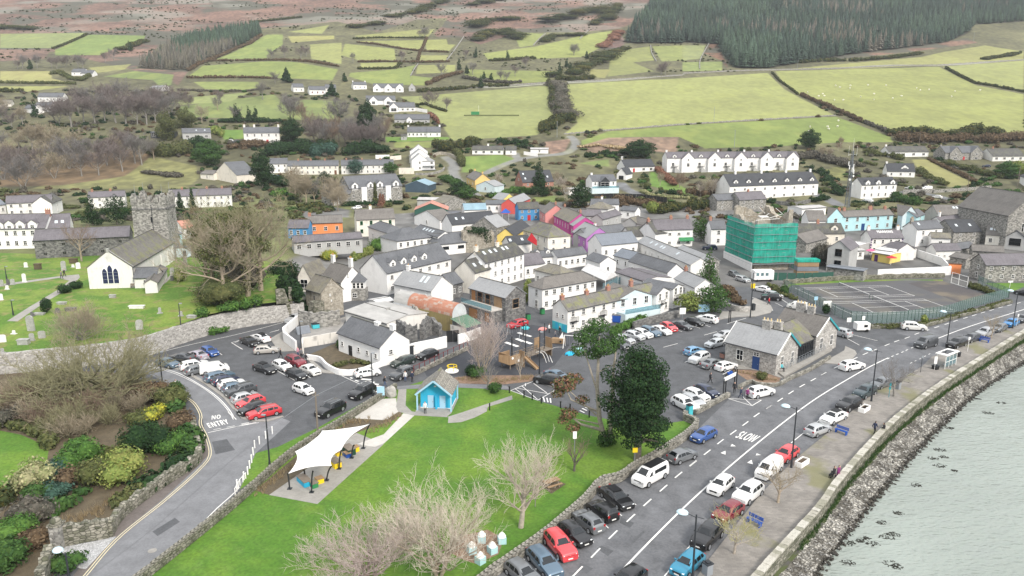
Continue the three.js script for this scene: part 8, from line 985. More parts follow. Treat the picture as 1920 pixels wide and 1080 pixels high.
{const gp=(label,p)=>{const[[x,z]]=p,g=thing('gate_post',label,'gate post',x,0,z);for(const s of[-.16,.16])part(g,'post',bB(.14,2.6,.14,s,0,0),M.pBlack);part(g,'tie',bB(.4,.12,.1,0,2.2,0),M.pBlack);};gp('twin black gate posts by the four cars',[[31.8,-105.3]]);gp('twin black gate posts by the planting',[[35,-110.5]]);gp('twin black height-barrier posts at the junction',[[44.2,-146.2]]);
const b=thing('gate_banner','white patterned banner rail between the gate posts','barrier',...[33.8,0,-109.28],.8);part(b,'rail',bB(4,.1,.1,0,2,0),M.pWhite);part(b,'banner',bB(3.4,.5,.05,0,1.5,0),M.pWhite);
const mc=thing('motorbike','parked motorbike beside the station planting','motorbike',...[35.15,0,-114.04],.5);for(const s of[-.6,.6])part(mc,'wheel',clean(new THREE.TorusGeometry(.28,.07,6,16).translate(s,.34,0)),M.tyre);part(mc,'body',merge([box(1,.3,.3,0,.62,0),box(.4,.2,.32,.2,.85,0),box(.5,.12,.28,-.35,.82,0),bar([.6,.34,0],[.4,1.05,0],.05)]),M.pBlue);part(mc,'handlebar',bar([.4,1.05,-.35],[.4,1.05,.35],.03),M.pBlack);
const sk=thing('skip','blue waste skip behind the hedge','skip',...[21.86,0,-146.75],-.2);part(sk,'body',soup([[[-1.3,.1,.9],[1.3,.1,.9],[1.6,1.5,1],[-1.6,1.5,1]],[[1.3,.1,-.9],[-1.3,.1,-.9],[-1.6,1.5,-1],[1.6,1.5,-1]],[[1.3,.1,.9],[1.3,.1,-.9],[1.6,1.5,-1],[1.6,1.5,1]],[[-1.3,.1,-.9],[-1.3,.1,.9],[-1.6,1.5,1],[-1.6,1.5,-1]]]),M.pBlue);part(sk,'lid',bB(3.2,.1,2,0,1.5,0),M.feltDark);
const bo=thing('boulder','large pale boulder at the head of the plaza path','boulder',...[-18.14,0,-105.37]);const s=new THREE.IcosahedronGeometry(1,2),p=s.attributes.position;for(let i=0;i<p.count;i++){const f=.8+.4*vnoise(p.getX(i)*2+9,p.getY(i)*2+p.getZ(i)*3);p.setXYZ(i,p.getX(i)*f*.8,p.getY(i)*f*1.1+.7,p.getZ(i)*f*.6);}s.computeVertexNormals();part(bo,'rock',clean(s),M.stonePale);
const bd=thing('leaning_boards','stack of blue boards leaning on the yard wall','boards',...[-40.43,0,-138.63],.6);for(let i=0;i<4;i++){const q=part(bd,'board',box(2.6,1.5,.06),i%2?M.slateBlue:M.pGrey,0,.7,i*.12);q.rotation.x=-.5;}
const gs=thing('green_screen','small green ball-catch screen in the pasture','screen',...[-26.91,39.84,-560.46]);part(gs,'panel',bB(6,2.6,.2),M.pGreen);part(gs,'post',cyl(.06,.06,7,2.6,0,0,5),M.pWhite);const hd=thing('pasture_bank','dark clipped bank in the middle of the pasture','bank',...[-34.95,39.34,-557.97]);part(hd,'turf',bB(40,.9,1,20,0,0),M.moss);
const aw=thing('gazebo','blue pointed awning among the white roofs','awning',...[-2.41,2.48,-277.75]);const c=new THREE.ConeGeometry(2.4,1.6,4);c.rotateY(.6);c.translate(0,3.6,0);part(aw,'canopy',uvBox(c),M.pBlue);for(const[x,z]of[[1.2,1.2],[-1.2,1.2],[1.2,-1.2],[-1.2,-1.2]])part(aw,'pole',cyl(.04,.04,3,x,0,z,5),M.pWhite);
for(const[label,p]of[['red parasol in the cafe yard',[[105.4,-203.8]]],['purple parasol by the cafe gable',[[111.3,-213.8]]],['pink parasol at the yellow shed',[[104.1,-213.1]]]]){const[[x,z]]=p,u=thing('parasol',label,'parasol',x,ground(x,z),z);const k=new THREE.ConeGeometry(1.5,.6,8);k.translate(0,2.4,0);part(u,'shade',clean(k),label.startsWith('red')?M.pRed:label.startsWith('pur')?M.pPurple:M.pPink);part(u,'pole',cyl(.04,.04,2.3,0,0,0,5),M.pWhite);}
const ot=thing('orange_door','orange garage door beside the stone warehouse','garage door',...[116.78,0.08,-192.91],-.25);part(ot,'leaf',bB(3,2.6,.1),M.orange);part(ot,'frame',bB(3.4,.2,.3,0,2.6,0),M.pBrown);
}

{const body=merge([(()=>{const b=new THREE.SphereGeometry(.5,10,7);b.scale(1.25,.78,.75);b.translate(0,.75,0);return b;})(),(()=>{const b=new THREE.SphereGeometry(.18,8,6);b.scale(1.4,1,.9);b.translate(.72,.86,0);return b;})(),bar([.45,.85,0],[.66,.88,0],.16),...[[.35,.18],[.35,-.18],[-.38,.18],[-.38,-.18]].map(([a,c])=>bar([a,0,c],[a,.5,c],.05,5,.07)),box(.05,.06,.3,.66,1,0)]),wm=paint(0xe8e4d8,.95);
const SHEEP=[[286,-683],[286,-674],[299,-683],[293,-670],[316,-686],[331,-684],[249,-650],[252,-633],[259,-643],[257,-634],[258,-616],[265,-616],[285,-630],[302,-643],[290,-617],[308,-623],[320,-633],[351,-670],[349,-660],[358,-663],[376,-655],[360,-631],[400,-660],[203,-520],[215,-520],[213,-513],[222,-521],[230,-539],[197,-506]];fromLeft(SHEEP).forEach(([x,z],i)=>{const m=shade(new THREE.Mesh(body,wm));m.position.set(x,ground(x,z),z);m.rotation.y=rr(0,6);m.scale.setScalar(1.15);top(m,'sheep');tag(m,`white sheep on the sloping pasture, ${ORD[i]} from the left`,'sheep','sheep on the pastures');});}

// ---------------------------------------------------------------- trees, shrubs, hedges
const barkMap=speckled([.6,.6,.6],1.2,.5,24),bark=(c)=>std({color:rgb(...mulc(c,1/.6)),map:barkMap,roughness:1});
M.bark=bark([.20,.175,.145]);M.barkGrey=bark([.24,.225,.205]);M.barkPale=bark([.40,.35,.29]);M.barkDark=bark([.12,.105,.09]);M.barkGreen=bark([.17,.165,.09]);M.barkTan=bark([.34,.28,.21]);M.barkPink=bark([.30,.235,.205]);
M.twigGrey=std({color:rgb(.205,.19,.18),roughness:1});M.twigPurple=std({color:rgb(.20,.165,.155),roughness:1});M.twigPale=std({color:rgb(.43,.375,.315),roughness:1});M.twigGreen=std({color:rgb(.26,.245,.14),roughness:1});M.twigPink=std({color:rgb(.50,.41,.37),roughness:1});M.twigBright=std({color:rgb(.58,.51,.42),roughness:1});M.twigYellow=std({color:rgb(.40,.37,.17),roughness:1});M.twigBrown=std({color:rgb(.24,.175,.13),roughness:1});M.twigTan=std({color:rgb(.33,.28,.20),roughness:1});

function brT(o){
const wood=new Sticks(),twigs=new Sticks(),dirv=(d,tilt)=>{const q=V(rr(-1,1),rr(-1,1),rr(-1,1)).normalize();return d.clone().multiplyScalar(1-tilt).addScaledVector(q,tilt).normalize();};
const grow=(p,d,len,r,lv)=>{
const last=lv>=o.n.length,S=last?(o.fine?2:1):lv<2?4:2,pts=[p.clone()];let q=p.clone(),dd=d.clone();
for(let i=0;i<S;i++){dd=dirv(dd,lv===0?.08:.2);dd.y+=lv===0?.05:(o.up??.3)*.22;dd.normalize();const e=q.clone().addScaledVector(dd,len/S),t0=1-.6*i/S,t1=1-.6*(i+1)/S;(lv<2?wood:twigs).add(q,e,r*t0,last&&i===S-1?0:r*t1,lv===0?8:lv===1?5:3);q=e;pts.push(q.clone());}
if(last)return;const n=o.n[lv];
for(let i=0;i<n;i++){const t=lv===0?(o.bole??.4)+(1-(o.bole??.4))*(i+.5)/n:.25+.75*(i+.6)/n,f=t*S,k=min(S-1,flr(f)),b=pts[k].clone().lerp(pts[k+1],f-k),az=i*2.4+rr(-.6,.6);let nd;
if(lv===0){const el=(o.el??.6)+rr(-.25,.25);nd=V(cos(az)*cos(el),sin(el),sin(az)*cos(el));}else{const tg=pts[min(S,k+1)].clone().sub(pts[k]).normalize(),sd=V(rr(-1,1),rr(-.5,.9),rr(-1,1)).normalize();nd=tg.multiplyScalar(.72).addScaledVector(sd,.72).normalize();}
const l2=lv===0?(o.spread*(1.05-.25*t)/max(.45,cos(o.el??.6)))*rr(.65,.95):len*rr(.42,.62);grow(b,nd,l2,max(o.twig,r*(1-.6*t)*(lv===0?.55:.5)),lv+1);}
};
const st=o.stems||1;for(let s=0;s<st;s++){const a=s/st*6.28+.4,lean=st>1?.38:.04;grow(V(st>1?cos(a)*.25:0,-.2,st>1?sin(a)*.25:0),V(cos(a)*lean,1,sin(a)*lean).normalize(),o.h*(o.trunk??.72)*rr(.9,1.05),o.r/Math.sqrt(st),0);}
const fit=(g)=>g;return{wood:fit(wood.geo()),twigs:fit(twigs.geo())};
}
function plant_(v,label,x,z,s,turn,wm,tm,o={}){const g=thing(o.name||'bare_tree',label,'tree',x,ground(x,z),z,turn,o.group);g.scale.set(s*(o.wide||1),s,s*(o.wide||1));part(g,'trunk',v.wood,wm);part(g,'crown',v.twigs,tm);return g;}

function lfG(blobs,n,size,cols,flat=0,core=0){
const p=[],nn=[],c=[];const tot=blobs.reduce((s,b)=>s+b[3]*b[4]*(b[5]||b[3]),0);
for(const[bx,by,bz,rx,ry,rz0]of blobs){const rz=rz0||rx,k=max(8,rnd0(n*rx*ry*rz/tot)),ph=rr(0,9);
for(let i=0;i<k;i++){const u=rr(-1,1),t=rr(0,6.283),w=Math.sqrt(1-u*u),d=V(w*cos(t),u,w*sin(t)),lump=.78+.34*vnoise(d.x*2.6+ph,d.y*2.6+d.z*2.2+ph),f=lump*(1-.5*Math.pow(rnd(),2.2)),q=V(bx+d.x*rx*f,by+d.y*ry*f,bz+d.z*rz*f),s=size*rr(.6,1.3),nd=V(d.x+rr(-.8,.8),d.y+rr(-.5,.9)+flat,d.z+rr(-.8,.8)).normalize(),a=V(rr(-1,1),rr(-1,1),rr(-1,1)).cross(nd).normalize().multiplyScalar(s),b=nd.clone().cross(a).multiplyScalar(.62),col=cols[flr(rnd()*cols.length)],kk=rr(.72,1.28);
const P1=q.clone().sub(a),P2=q.clone().add(b).addScaledVector(nd,s*.18),P3=q.clone().add(a),P4=q.clone().sub(b).addScaledVector(nd,s*.18);for(const v of[P1,P3,P2,P1,P4,P3]){p.push(v.x,v.y,v.z);nn.push(nd.x,nd.y,nd.z);c.push(col[0]*kk,col[1]*kk,col[2]*kk);}}}
if(core){const ico=memo('ico',()=>new THREE.IcosahedronGeometry(1,1).attributes.position);for(const[bx,by,bz,rx,ry,rz0]of blobs){const ph=rr(0,9),col=cols[flr(rnd()*cols.length)];for(let i=0;i<ico.count;i++){const X=ico.getX(i),Y=ico.getY(i),Z=ico.getZ(i),f=.42+.46*vnoise(X*3.1+ph,Y*3.1+Z*2.7+ph),kk=.7+.5*hsh(i*7,rnd0(ph*99));p.push(bx+X*rx*f,by+Y*ry*f,bz+Z*(rz0||rx)*f);nn.push(X,Y,Z);c.push(col[0]*kk,col[1]*kk,col[2]*kk);}}}
const g=geom();g.setAttribute('position',fba(p,3));g.setAttribute('normal',fba(nn,3));g.setAttribute('color',fba(c,3));return g;
}
M.leaf=new THREE.MeshPhysicalMaterial({vertexColors:true,roughness:1,specularIntensity:.15,side:THREE.DoubleSide,transmission:.12,thickness:0});
const GREENS={dark:[[.024,.052,.02],[.034,.068,.024],[.019,.042,.019]],mid:[[.05,.105,.028],[.068,.13,.035],[.04,.085,.028]],bright:[[.075,.16,.035],[.10,.19,.042],[.058,.125,.034]],olive:[[.10,.115,.042],[.08,.095,.04],[.125,.13,.052]],lime:[[.21,.26,.07],[.26,.28,.085],[.16,.22,.06]],cream:[[.36,.34,.19],[.28,.29,.14],[.22,.25,.11]],yellow:[[.42,.40,.05],[.36,.36,.06],[.2,.25,.05]],brown:[[.13,.09,.055],[.10,.072,.047],[.165,.12,.075]],straw:[[.42,.33,.20],[.36,.27,.15],[.48,.39,.25]],rust:[[.24,.12,.08],[.29,.15,.10],[.2,.11,.08]],grey:[[.11,.10,.082],[.14,.128,.105],[.09,.088,.07]],gorse:[[.042,.058,.025],[.055,.07,.028],[.10,.095,.03]],blue:[[.05,.10,.075],[.065,.12,.09],[.04,.085,.065]]};
function bush(label,x,z,rx,ry,kind,o={}){const n=o.n||rnd0(380+260*rx*ry),b=[];const k=o.lumps||5;for(let i=0;i<k;i++){const a=i/k*6.28+rr(0,1),d=i?rr(.25,.55):0;b.push([cos(a)*d*rx,ry*rr(.5,.85),sin(a)*d*rx,rx*rr(.5,.75),ry*rr(.5,.75)]);}const m=shade(new THREE.Mesh(lfG(b,min(n,5200),o.size||.16,GREENS[kind],0,1),M.leaf));m.position.set(x,(o.y??ground(x,z)),z);top(m,o.name||'shrub');return tag(m,label,o.cat||'shrub',o.group);}
function hdg(label,P,w,h,kind,o={}){const Q=walk_(P,max(.8,w*.55)),b=[];for(const[x,z]of Q){const ox=rr(-.2,.2)*w,oz=rr(-.2,.2)*w;b.push([x+ox,ground(x,z)+h*.45,z+oz,w*rr(.28,.8),h*rr(.3,.85)]);}const sz=o.size||max(.15,w*.14),n=min(o.cap||7000,rnd0(b.reduce((t,q)=>t+q[3]*q[4],0)*13/(sz*sz)));const m=shade(new THREE.Mesh(lfG(b,n,sz,GREENS[kind],0,1),M.leaf));top(m,o.name||'hedge');return tag(m,label,o.cat||'hedge',o.group);}
function tufts(label,P,w,h,kind,o={}){const s=new Sticks(),Q=walk_(P,.35);for(const[x,z]of Q)for(let t=0;t<3;t++){const cx=x+rr(-w,w)/2,cz=z+rr(-w,w)/2,y=ground(cx,cz);for(let i=0;i<11;i++){const a=rr(0,6.3),l=rr(.12,.45)*h,e=V(cx+cos(a)*l,y+h*rr(.45,1),cz+sin(a)*l);s.add(V(cx+cos(a)*.05,y,cz+sin(a)*.05),e,.02,0,3);}}const g=s.geo(),n=g.attributes.position.count,c=new Float32Array(n*3),G=GREENS[kind];for(let i=0;i<n;i+=3){const q=G[flr(rnd()*G.length)],k=rr(.7,1.25);for(let j=0;j<3&&i+j<n;j++)c.set(mulc(q,k),(i+j)*3);}g.setAttribute('color',new THREE.BufferAttribute(c,3));const m=shade(new THREE.Mesh(g,M.leaf));top(m,'ornamental_grass');return tag(m,label,'planting');}
// ---- great bare trees near the viewer
{
SEED=101;const t1=brT({h:9,spread:10.5,r:1.15,bole:.1,n:[10,7,5,4],twig:.03,stems:3,el:.2,up:.3,trunk:.5,fine:1});const[[x,z]]=[[-60.9,-103.1]];plant_(t1,'huge spreading bare tree with mossy limbs in the walled garden',x,z,1.0,.4,M.barkGreen,M.twigGreen);
SEED=102;const t2=brT({h:6,spread:5.6,r:.4,bole:.2,n:[8,6,6,4],twig:.014,stems:4,el:.5,up:.45,trunk:.7});{const[[x,z]]=[[-6.7,-61.1]];plant_(t2,'pale many-stemmed bare tree beside the mulch bed',x,z,1,1,M.barkTan,M.twigBright);}
SEED=103;const t3=brT({h:5,spread:5.6,r:.36,bole:.2,n:[8,6,6,4],twig:.014,stems:4,el:.35,up:.35,trunk:.65});{const[[x,z]]=[[-13.1,-59.6]];plant_(t3,'low pinkish bare tree at the bottom edge of the lawn',x,z,1,2,M.barkPink,M.twigPink);}
SEED=104;const t4=brT({h:11,spread:4.4,r:.32,bole:.3,n:[14,8,6,3],twig:.015,el:.8,up:.5,trunk:.5});{const[[x,z]]=[[0.9,-69.1]];plant_(t4,'pale fan-shaped bare tree alone on the lawn',x,z,.95,0,M.barkPale,M.twigBright);}
SEED=105;const t5=brT({h:4.4,spread:2.2,r:.16,bole:.3,n:[9,6,5],twig:.014,el:.8,up:.5,trunk:.6});{let[[x,z]]=[[7.4,-81.5]];plant_(t5,'small dark bare tree with a white notice beside it',x,z,1,0,M.barkDark,M.twigBrown);[[x,z]]=[[2.5,-73.3]];plant_(t5,'thin sapling behind the fan-shaped tree',x,z,.7,2,M.barkGrey,M.twigGrey,{wide:.5});}
SEED=106;const t6=brT({h:5.2,spread:2.6,r:.17,bole:.42,n:[10,6,5,2],twig:.014,el:.6,up:.4,trunk:.62});{let[[x,z]]=[[21.4,-64.3]];plant_(t6,'small street tree with yellow twigs beside the dark red car',x,z,.9,0,M.barkPale,M.twigYellow);[[x,z]]=[[29,-73.9]];plant_(t6,'bare street tree beside the white off-roader',x,z,.95,2,M.barkTan,M.twigTan);[[x,z]]=[[57.3,-105.3]];plant_(t6,'spiky bare street tree beside the grey bin',x,z,1.1,4,M.barkGrey,M.twigGrey);[[x,z]]=[[90.3,-134.9]];plant_(t6,'slim bare street tree beyond the bus shelter',x,z,.95,1,M.barkTan,M.twigTan,{wide:.7});}
SEED=107;const t7=brT({h:9,spread:3.6,r:.22,bole:.15,n:[10,7,5,2],twig:.014,stems:4,el:.9,up:.6,trunk:.7});{let[[x,z]]=[[-4.8,-114.8]];plant_(t7,'tall many-stemmed bare tree at the playground corner',x,z,.95,0,M.barkTan,M.twigPink,{wide:.9});[[x,z]]=[[-3.8,-108.4]];plant_(t5,'young bare tree beside the park path',x,z,1,1,M.barkGrey,M.twigGrey);[[x,z]]=[[1.3,-113.2]];plant_(t5,'young bare tree before the slide',x,z,.95,3,M.barkPale,M.twigPale,{wide:.6});[[x,z]]=[[-110.5,-188.2]];plant_(t6,'brown bare tree against the stone barn',x,z,2.0,0,M.barkTan,M.twigBrown,{wide:.8});}

SEED=108;const t8=brT({h:16,spread:6.6,r:.42,bole:.32,n:[12,7,6,4],twig:.024,el:.55,up:.35,trunk:.66});[[[-57.1,-144]],[[-55.1,-151.3]],[[-64.2,-156.1]],[[-60.9,-161.2]],[[-53.9,-156.1]],[[-71.2,-169.5]]].forEach(([[x,z]],i)=>{const g=plant_(t8,['pale twisting tree nearest the church slope','tall tree on the right of the church grove','tree closest to the church in the grove','tree at the back of the church grove','tree beside the dark hedge in the grove','tree behind the vestry in the grove'][i],x,z,[1.22,1.4,1.1,1.35,1.25,1.05][i],i*1.7,M.barkTan,i%2?M.twigGreen:M.twigTan);part(g,'ivy',lfG([[0,3.5,0,.8,3.8],[rr(-2,2),9,rr(-2,2),1.8,1.6],[rr(-3,3),11.5,rr(-3,3),2,1.4],[rr(-2,2),8,2,1.6,1.2]],1300,.2,GREENS.olive),M.leaf);});
bush('great dark tangle of shrubs under the church grove',...[[-58.8,-144.9]][0],6,4,'olive',{n:5200,size:.17,lumps:9});bush('brown-green thicket beside the church grove',...[[-57.7,-157.3]][0],5.5,4.5,'grey',{n:4600,size:.18,lumps:9});bush('dark evergreen thicket behind the grove',...[[-65.5,-172.4]][0],6,5,'dark',{n:4200,size:.2,lumps:9});hdg('ivy bank below the church grove',[[-58.6,-137.1],[-55.6,-140.5],[-51.3,-144.9]],3.2,1.4,'bright',{size:.22});hdg('dark hedge between the grove and gatehouse',[[-52.8,-163.8],[-47.9,-154.1],[-44.1,-148.1],[-45.9,-159.3]],2.6,3,'dark');hdg('clipped hedge along the walled garden',[[-45.1,-209.3],[-43.4,-215.1],[-41.8,-219]],1.6,2.2,'lime');bush('round bright shrub by the white hall',...[[-40.3,-223.7]][0],3.2,3,'bright');bush('second bright shrub by the white hall',...[[-37.9,-223.7]][0],2.4,2.8,'bright');bush('yellow flowering shrub in the walled garden',...[[-51.6,-207.3]][0],2.6,2.6,'yellow');sheet('lawn',[[-62.1,-196.1],[-59.5,-205.7],[-52.1,-216.4],[-44.2,-215.9],[-52.4,-204.3],[-58.7,-192.4]],.02,M.lawn);
bush('bushy trees between grove and inn',...[[-55.8,-177.1]][0],5,5,'dark',{size:.25});

SEED=109;const t9=brT({h:4.2,spread:5.2,r:.3,bole:.05,n:[9,7,6,3],twig:.016,stems:4,el:.5,up:.3,trunk:.5});{const[[x,z]]=[[-74.8,-123.8]];plant_(t9,'low sprawling bare shrub on the churchyard slope',x,z,.95,0,M.barkGrey,M.twigTan,{name:'bare_shrub'});}
}
// ---- evergreens
function lfT(label,x,z,h,blobs,n,size,kind,o={}){const g=thing(o.name||'evergreen_tree',label,'tree',x,ground(x,z),z,o.turn||0,o.group);const s=new Sticks();const r=o.r||h*.025;s.add(V(0,-.2,0),V(rr(-.2,.2),h*.6,rr(-.2,.2)),r,r*.5,7);for(const b of blobs)if(!o.bare)s.add(V(0,min(b[1],h*.55)*.8,0),V(b[0],b[1],b[2]),r*.4,r*.15,5);(o.wood||[]).forEach((w)=>s.add(V(...w[0]),V(...w[1]),w[2],w[3],6));part(g,'trunk',s.geo(),o.bark||M.bark);part(g,'crown',lfG(blobs,n,size,GREENS[kind],o.flat),M.leaf);return g;}
{
SEED=201;const[[x,z]]=[[15.4,-84.5]],B=[];for(let i=0;i<34;i++){const t=i/34,y=2.8+10.8*t,w=4.4*sin((.2+.72*t)*PI)+.3,a=i*2.4,d=w*rr(.4,.95);B.push([cos(a)*d,y+rr(-.4,.4),sin(a)*d,rr(1.1,1.9),rr(.8,1.3)]);}B.push([0,13.8,0,1.7,1.1],[0,8,0,3,4.4],[1,10,1,2.4,2.4],[-1,6,1,2.6,2.4]);lfT('large dark spreading cypress beside the car park',x,z,14.5,B,26000,.15,'dark',{r:.5,flat:.3});
const[[px,pz]]=[[12.2,-89.5]],PB=[[-2.8,13.6,0,1.8,1.3],[-1.4,14.6,-.6,1.9,1.2],[-.6,12.6,.6,2.2,1.4],[-3.6,12,.4,1.4,1],[-1.8,11.4,0,1.6,.8],[1,13.2,0,1.4,1]];const pine=lfT('tall leaning pine with ivy and broken limbs on the lawn edge',px,pz,15,PB.map((q)=>[q[0],q[1],q[2],q[3]*.85,q[4]*.8]),4600,.13,'mid',{r:.01,bare:1,name:'pine_tree',bark:M.barkPale,flat:.3,wood:[[[0,-.2,0],[-.9,3,.1],.38,.3],[[-.9,3,.1],[-1.3,7,0],.3,.24],[[-1.3,7,0],[-1.2,13.5,0],.24,.08],[[-1.3,6.6,0],[-3.2,12.6,.3],.14,.06],[[-1.1,4,0],[-4.4,5.6,.2],.16,.08],[[-4.4,5.6,.2],[-5.6,8,.3],.08,.04],[[-.5,1.6,0],[-3.2,2.6,.6],.22,.14],[[-3.2,2.6,.6],[-5,4.2,.8],.14,.06],[[.4,-.2,.2],[.6,9.5,0],.3,.16],[[.6,9.5,0],[.9,12.8,0],.16,.06],[[-1.3,9,0],[1.6,10.6,.2],.09,.04]]});pine.scale.setScalar(1.06);
const side=thing('pine_limbs','rusty-needled low limbs of the leaning pine','tree',px,0,pz);part(side,'trunk',(()=>{const s=new Sticks();s.add(V(-1,3.4,0),V(-5.4,7.6,.2),.12,.05,5);s.add(V(-.8,2.6,.3),V(-4.8,3.8,.9),.12,.05,5);return s.geo();})(),M.barkPale);part(side,'crown',lfG([[-5.6,8,.2,1.6,.9],[-4.4,8.6,-.4,1.3,.7],[-6.4,7,.5,1,.6],[-5,4.4,.9,1.2,.7],[-4.4,2.6,1.2,1,.6],[-5.6,3.4,.8,.9,.5],[-3.2,6.2,.6,1,.5]],2200,.16,[...GREENS.olive,...GREENS.rust]),M.leaf);
const iv=thing('ivy','ivy climbing the second pine stem','ivy',px,0,pz);part(iv,'leaves',lfG([[.5,3,.1,.55,3.2],[.6,7,0,.45,2.4],[.2,.8,.3,1.3,1.1],[-.4,.6,.8,1,.8]],1500,.15,GREENS.mid),M.leaf);
const E=(label,p,h,w,kind,o={})=>{const[[x,z]]=p,b=[];const k=o.k||12;for(let i=0;i<k;i++){const t=i/(k-1),rad=w*(o.cone?(1-t*.85):sin((.18+.72*t)*PI)),a=i*2.4;b.push([cos(a)*rad*.45,h*(.14+.78*t),sin(a)*rad*.45,max(.5,rad*.7),h/k*1.5]);}lfT(label,x,z,h,b,o.n||rnd0(1200+h*w*45),o.size||.22,kind,o);};
E('tall dark conifer before the brick house',[[12,-333]],17,4.4,'dark',{cone:1,name:'conifer_tree',size:.3});E('round dark evergreen below the modern house',[[28,-306]],10.5,5,'dark',{size:.3});E('conical evergreen at the car park corner',[[45.4,-168.6]],11.5,3.4,'mid',{cone:1,name:'conifer_tree'});E('round green tree beside the noticeboards',[[42.6,-153.7]],6.6,4,'mid');E('lime-leaved small tree over the noticeboard',[[38.1,-154.6]],4.6,3.2,'lime');E('bright green garden tree beside the white corner shop',[[61,-238]],8,4,'mid');E('dark yew behind the church tower',[[-131,-246]],10,5,'dark');E('dark conifer beside the yew',[[-138,-244]],10,3.4,'dark',{cone:1,name:'conifer_tree'});E('slim dark conifer right of the tower',[[-126,-283]],8,2,'dark',{cone:1,name:'conifer_tree'});E('slimmer dark conifer right of the tower',[[-126,-294]],8,1.4,'dark',{cone:1,name:'conifer_tree'});
E('ivy-clad dark tree before the terrace end',[[-117,-352]],19,5.4,'dark',{size:.35});E('round evergreen before the pale terrace',[[-93,-373]],6,3.4,'dark');E('dark evergreen before the white terrace',[[-83,-399]],8,5,'blue',{size:.3});E('bright evergreen before the white terrace',[[-65,-402]],6,4.4,'mid',{size:.3});E('slim conifer against the apartment block',[[-58,-317]],8.6,1.3,'olive',{cone:1,name:'conifer_tree'});E('rusty clipped conifer against the apartment block',[[-54,-306]],5.6,1.4,'rust',{cone:1,name:'conifer_tree'});E('second rusty clipped conifer against the apartments',[[-53,-307]],5.2,1.2,'rust',{cone:1,name:'conifer_tree'});
E('dark evergreen beside the Georgian house',[[-136,-469]],15,7.5,'dark',{size:.4});E('glossy evergreen above the cream gable',[[-164,-410]],14,9,'mid',{size:.4});E('second glossy evergreen above the cream gable',[[-181,-438]],9,7,'dark',{size:.4});E('umbrella pine above the glass house',[[-208,-459]],17,7,'olive',{size:.35,k:6,name:'pine_tree'});E('second umbrella pine beside the glass house',[[-210,-492]],12,8,'olive',{size:.35,k:6,name:'pine_tree'});E('dark conifer at the wood edge on the hill',[[-91,-481]],25,7,'dark',{size:.45,name:'conifer_tree'});E('dark fir beside the red-trimmed house',[[-145,-621]],11,5,'dark',{cone:1,size:.4,name:'conifer_tree'});E('tall fir above the far slope houses',[[-195,-670]],13,5,'dark',{size:.45,cone:1,name:'conifer_tree'});E('big evergreen beside the charcoal-roofed bungalow',[[74,-440]],11,10,'dark',{size:.4});E('dark shrub tree behind the bungalow',[[-7,-472]],5,3,'dark',{cone:1});E('evergreen above the upper terrace',[[181,-462]],12,7,'dark',{size:.35});E('round garden tree at the picture edge',[[255,-388]],9,6,'mid',{size:.35});E('olive garden tree at the picture edge',[[264,-394]],8,6,'lime',{size:.35});E('round evergreen beside the lane houses',[[-20,-327]],6,5,'mid',{size:.3});E('second evergreen beside the lane houses',[[-23,-333]],7,6,'dark',{size:.3});bush('clipped egg-shaped bush by the churchyard path',...[[-89.5,-138.7]][0],1.5,2.1,'dark',{size:.1,n:2600,lumps:1});
const far=[[-53,-776],[-44,-754],[-26,-712],[-19,-705],[-40,-862],[-5,-850],[46,-748],[57,-759],[56,-794],[82,-856],[-27,-674],[-149,-689],[-454,-732],[-420,-859],[-185,-513],[-183,-513],[-177,-515],[-173,-516],[-323,-519]];fromLeft(far).forEach(([x,z],i)=>{SEED=300+i;const h=rr(8,13),b=[];for(let k=0;k<7;k++)b.push([rr(-.6,.6),h*(.16+.12*k),rr(-.6,.6),max(.9,2.6*(1-k/8.5)),h*.13]);lfT(`dark evergreen among the far fields, ${ORD[i]} from the left`,x,z,h,b,520,.5,'dark',{name:'field_evergreen',group:'evergreens among the far fields'});});
}

RUIN_TOP.forEach(([x,y,z])=>{const m=shade(new THREE.Mesh(lfG([[0,.4,0,3,1.1,2],[2,0,.4,2.2,1.6,1],[3.4,-1.6,.6,1.4,2,.8],[-2,.6,-2,2,.7,3]],1800,.22,GREENS.dark),M.leaf));m.position.set(x,y,z);top(m,'ivy');tag(m,'ivy spilling over the ruined tower top','ivy');});
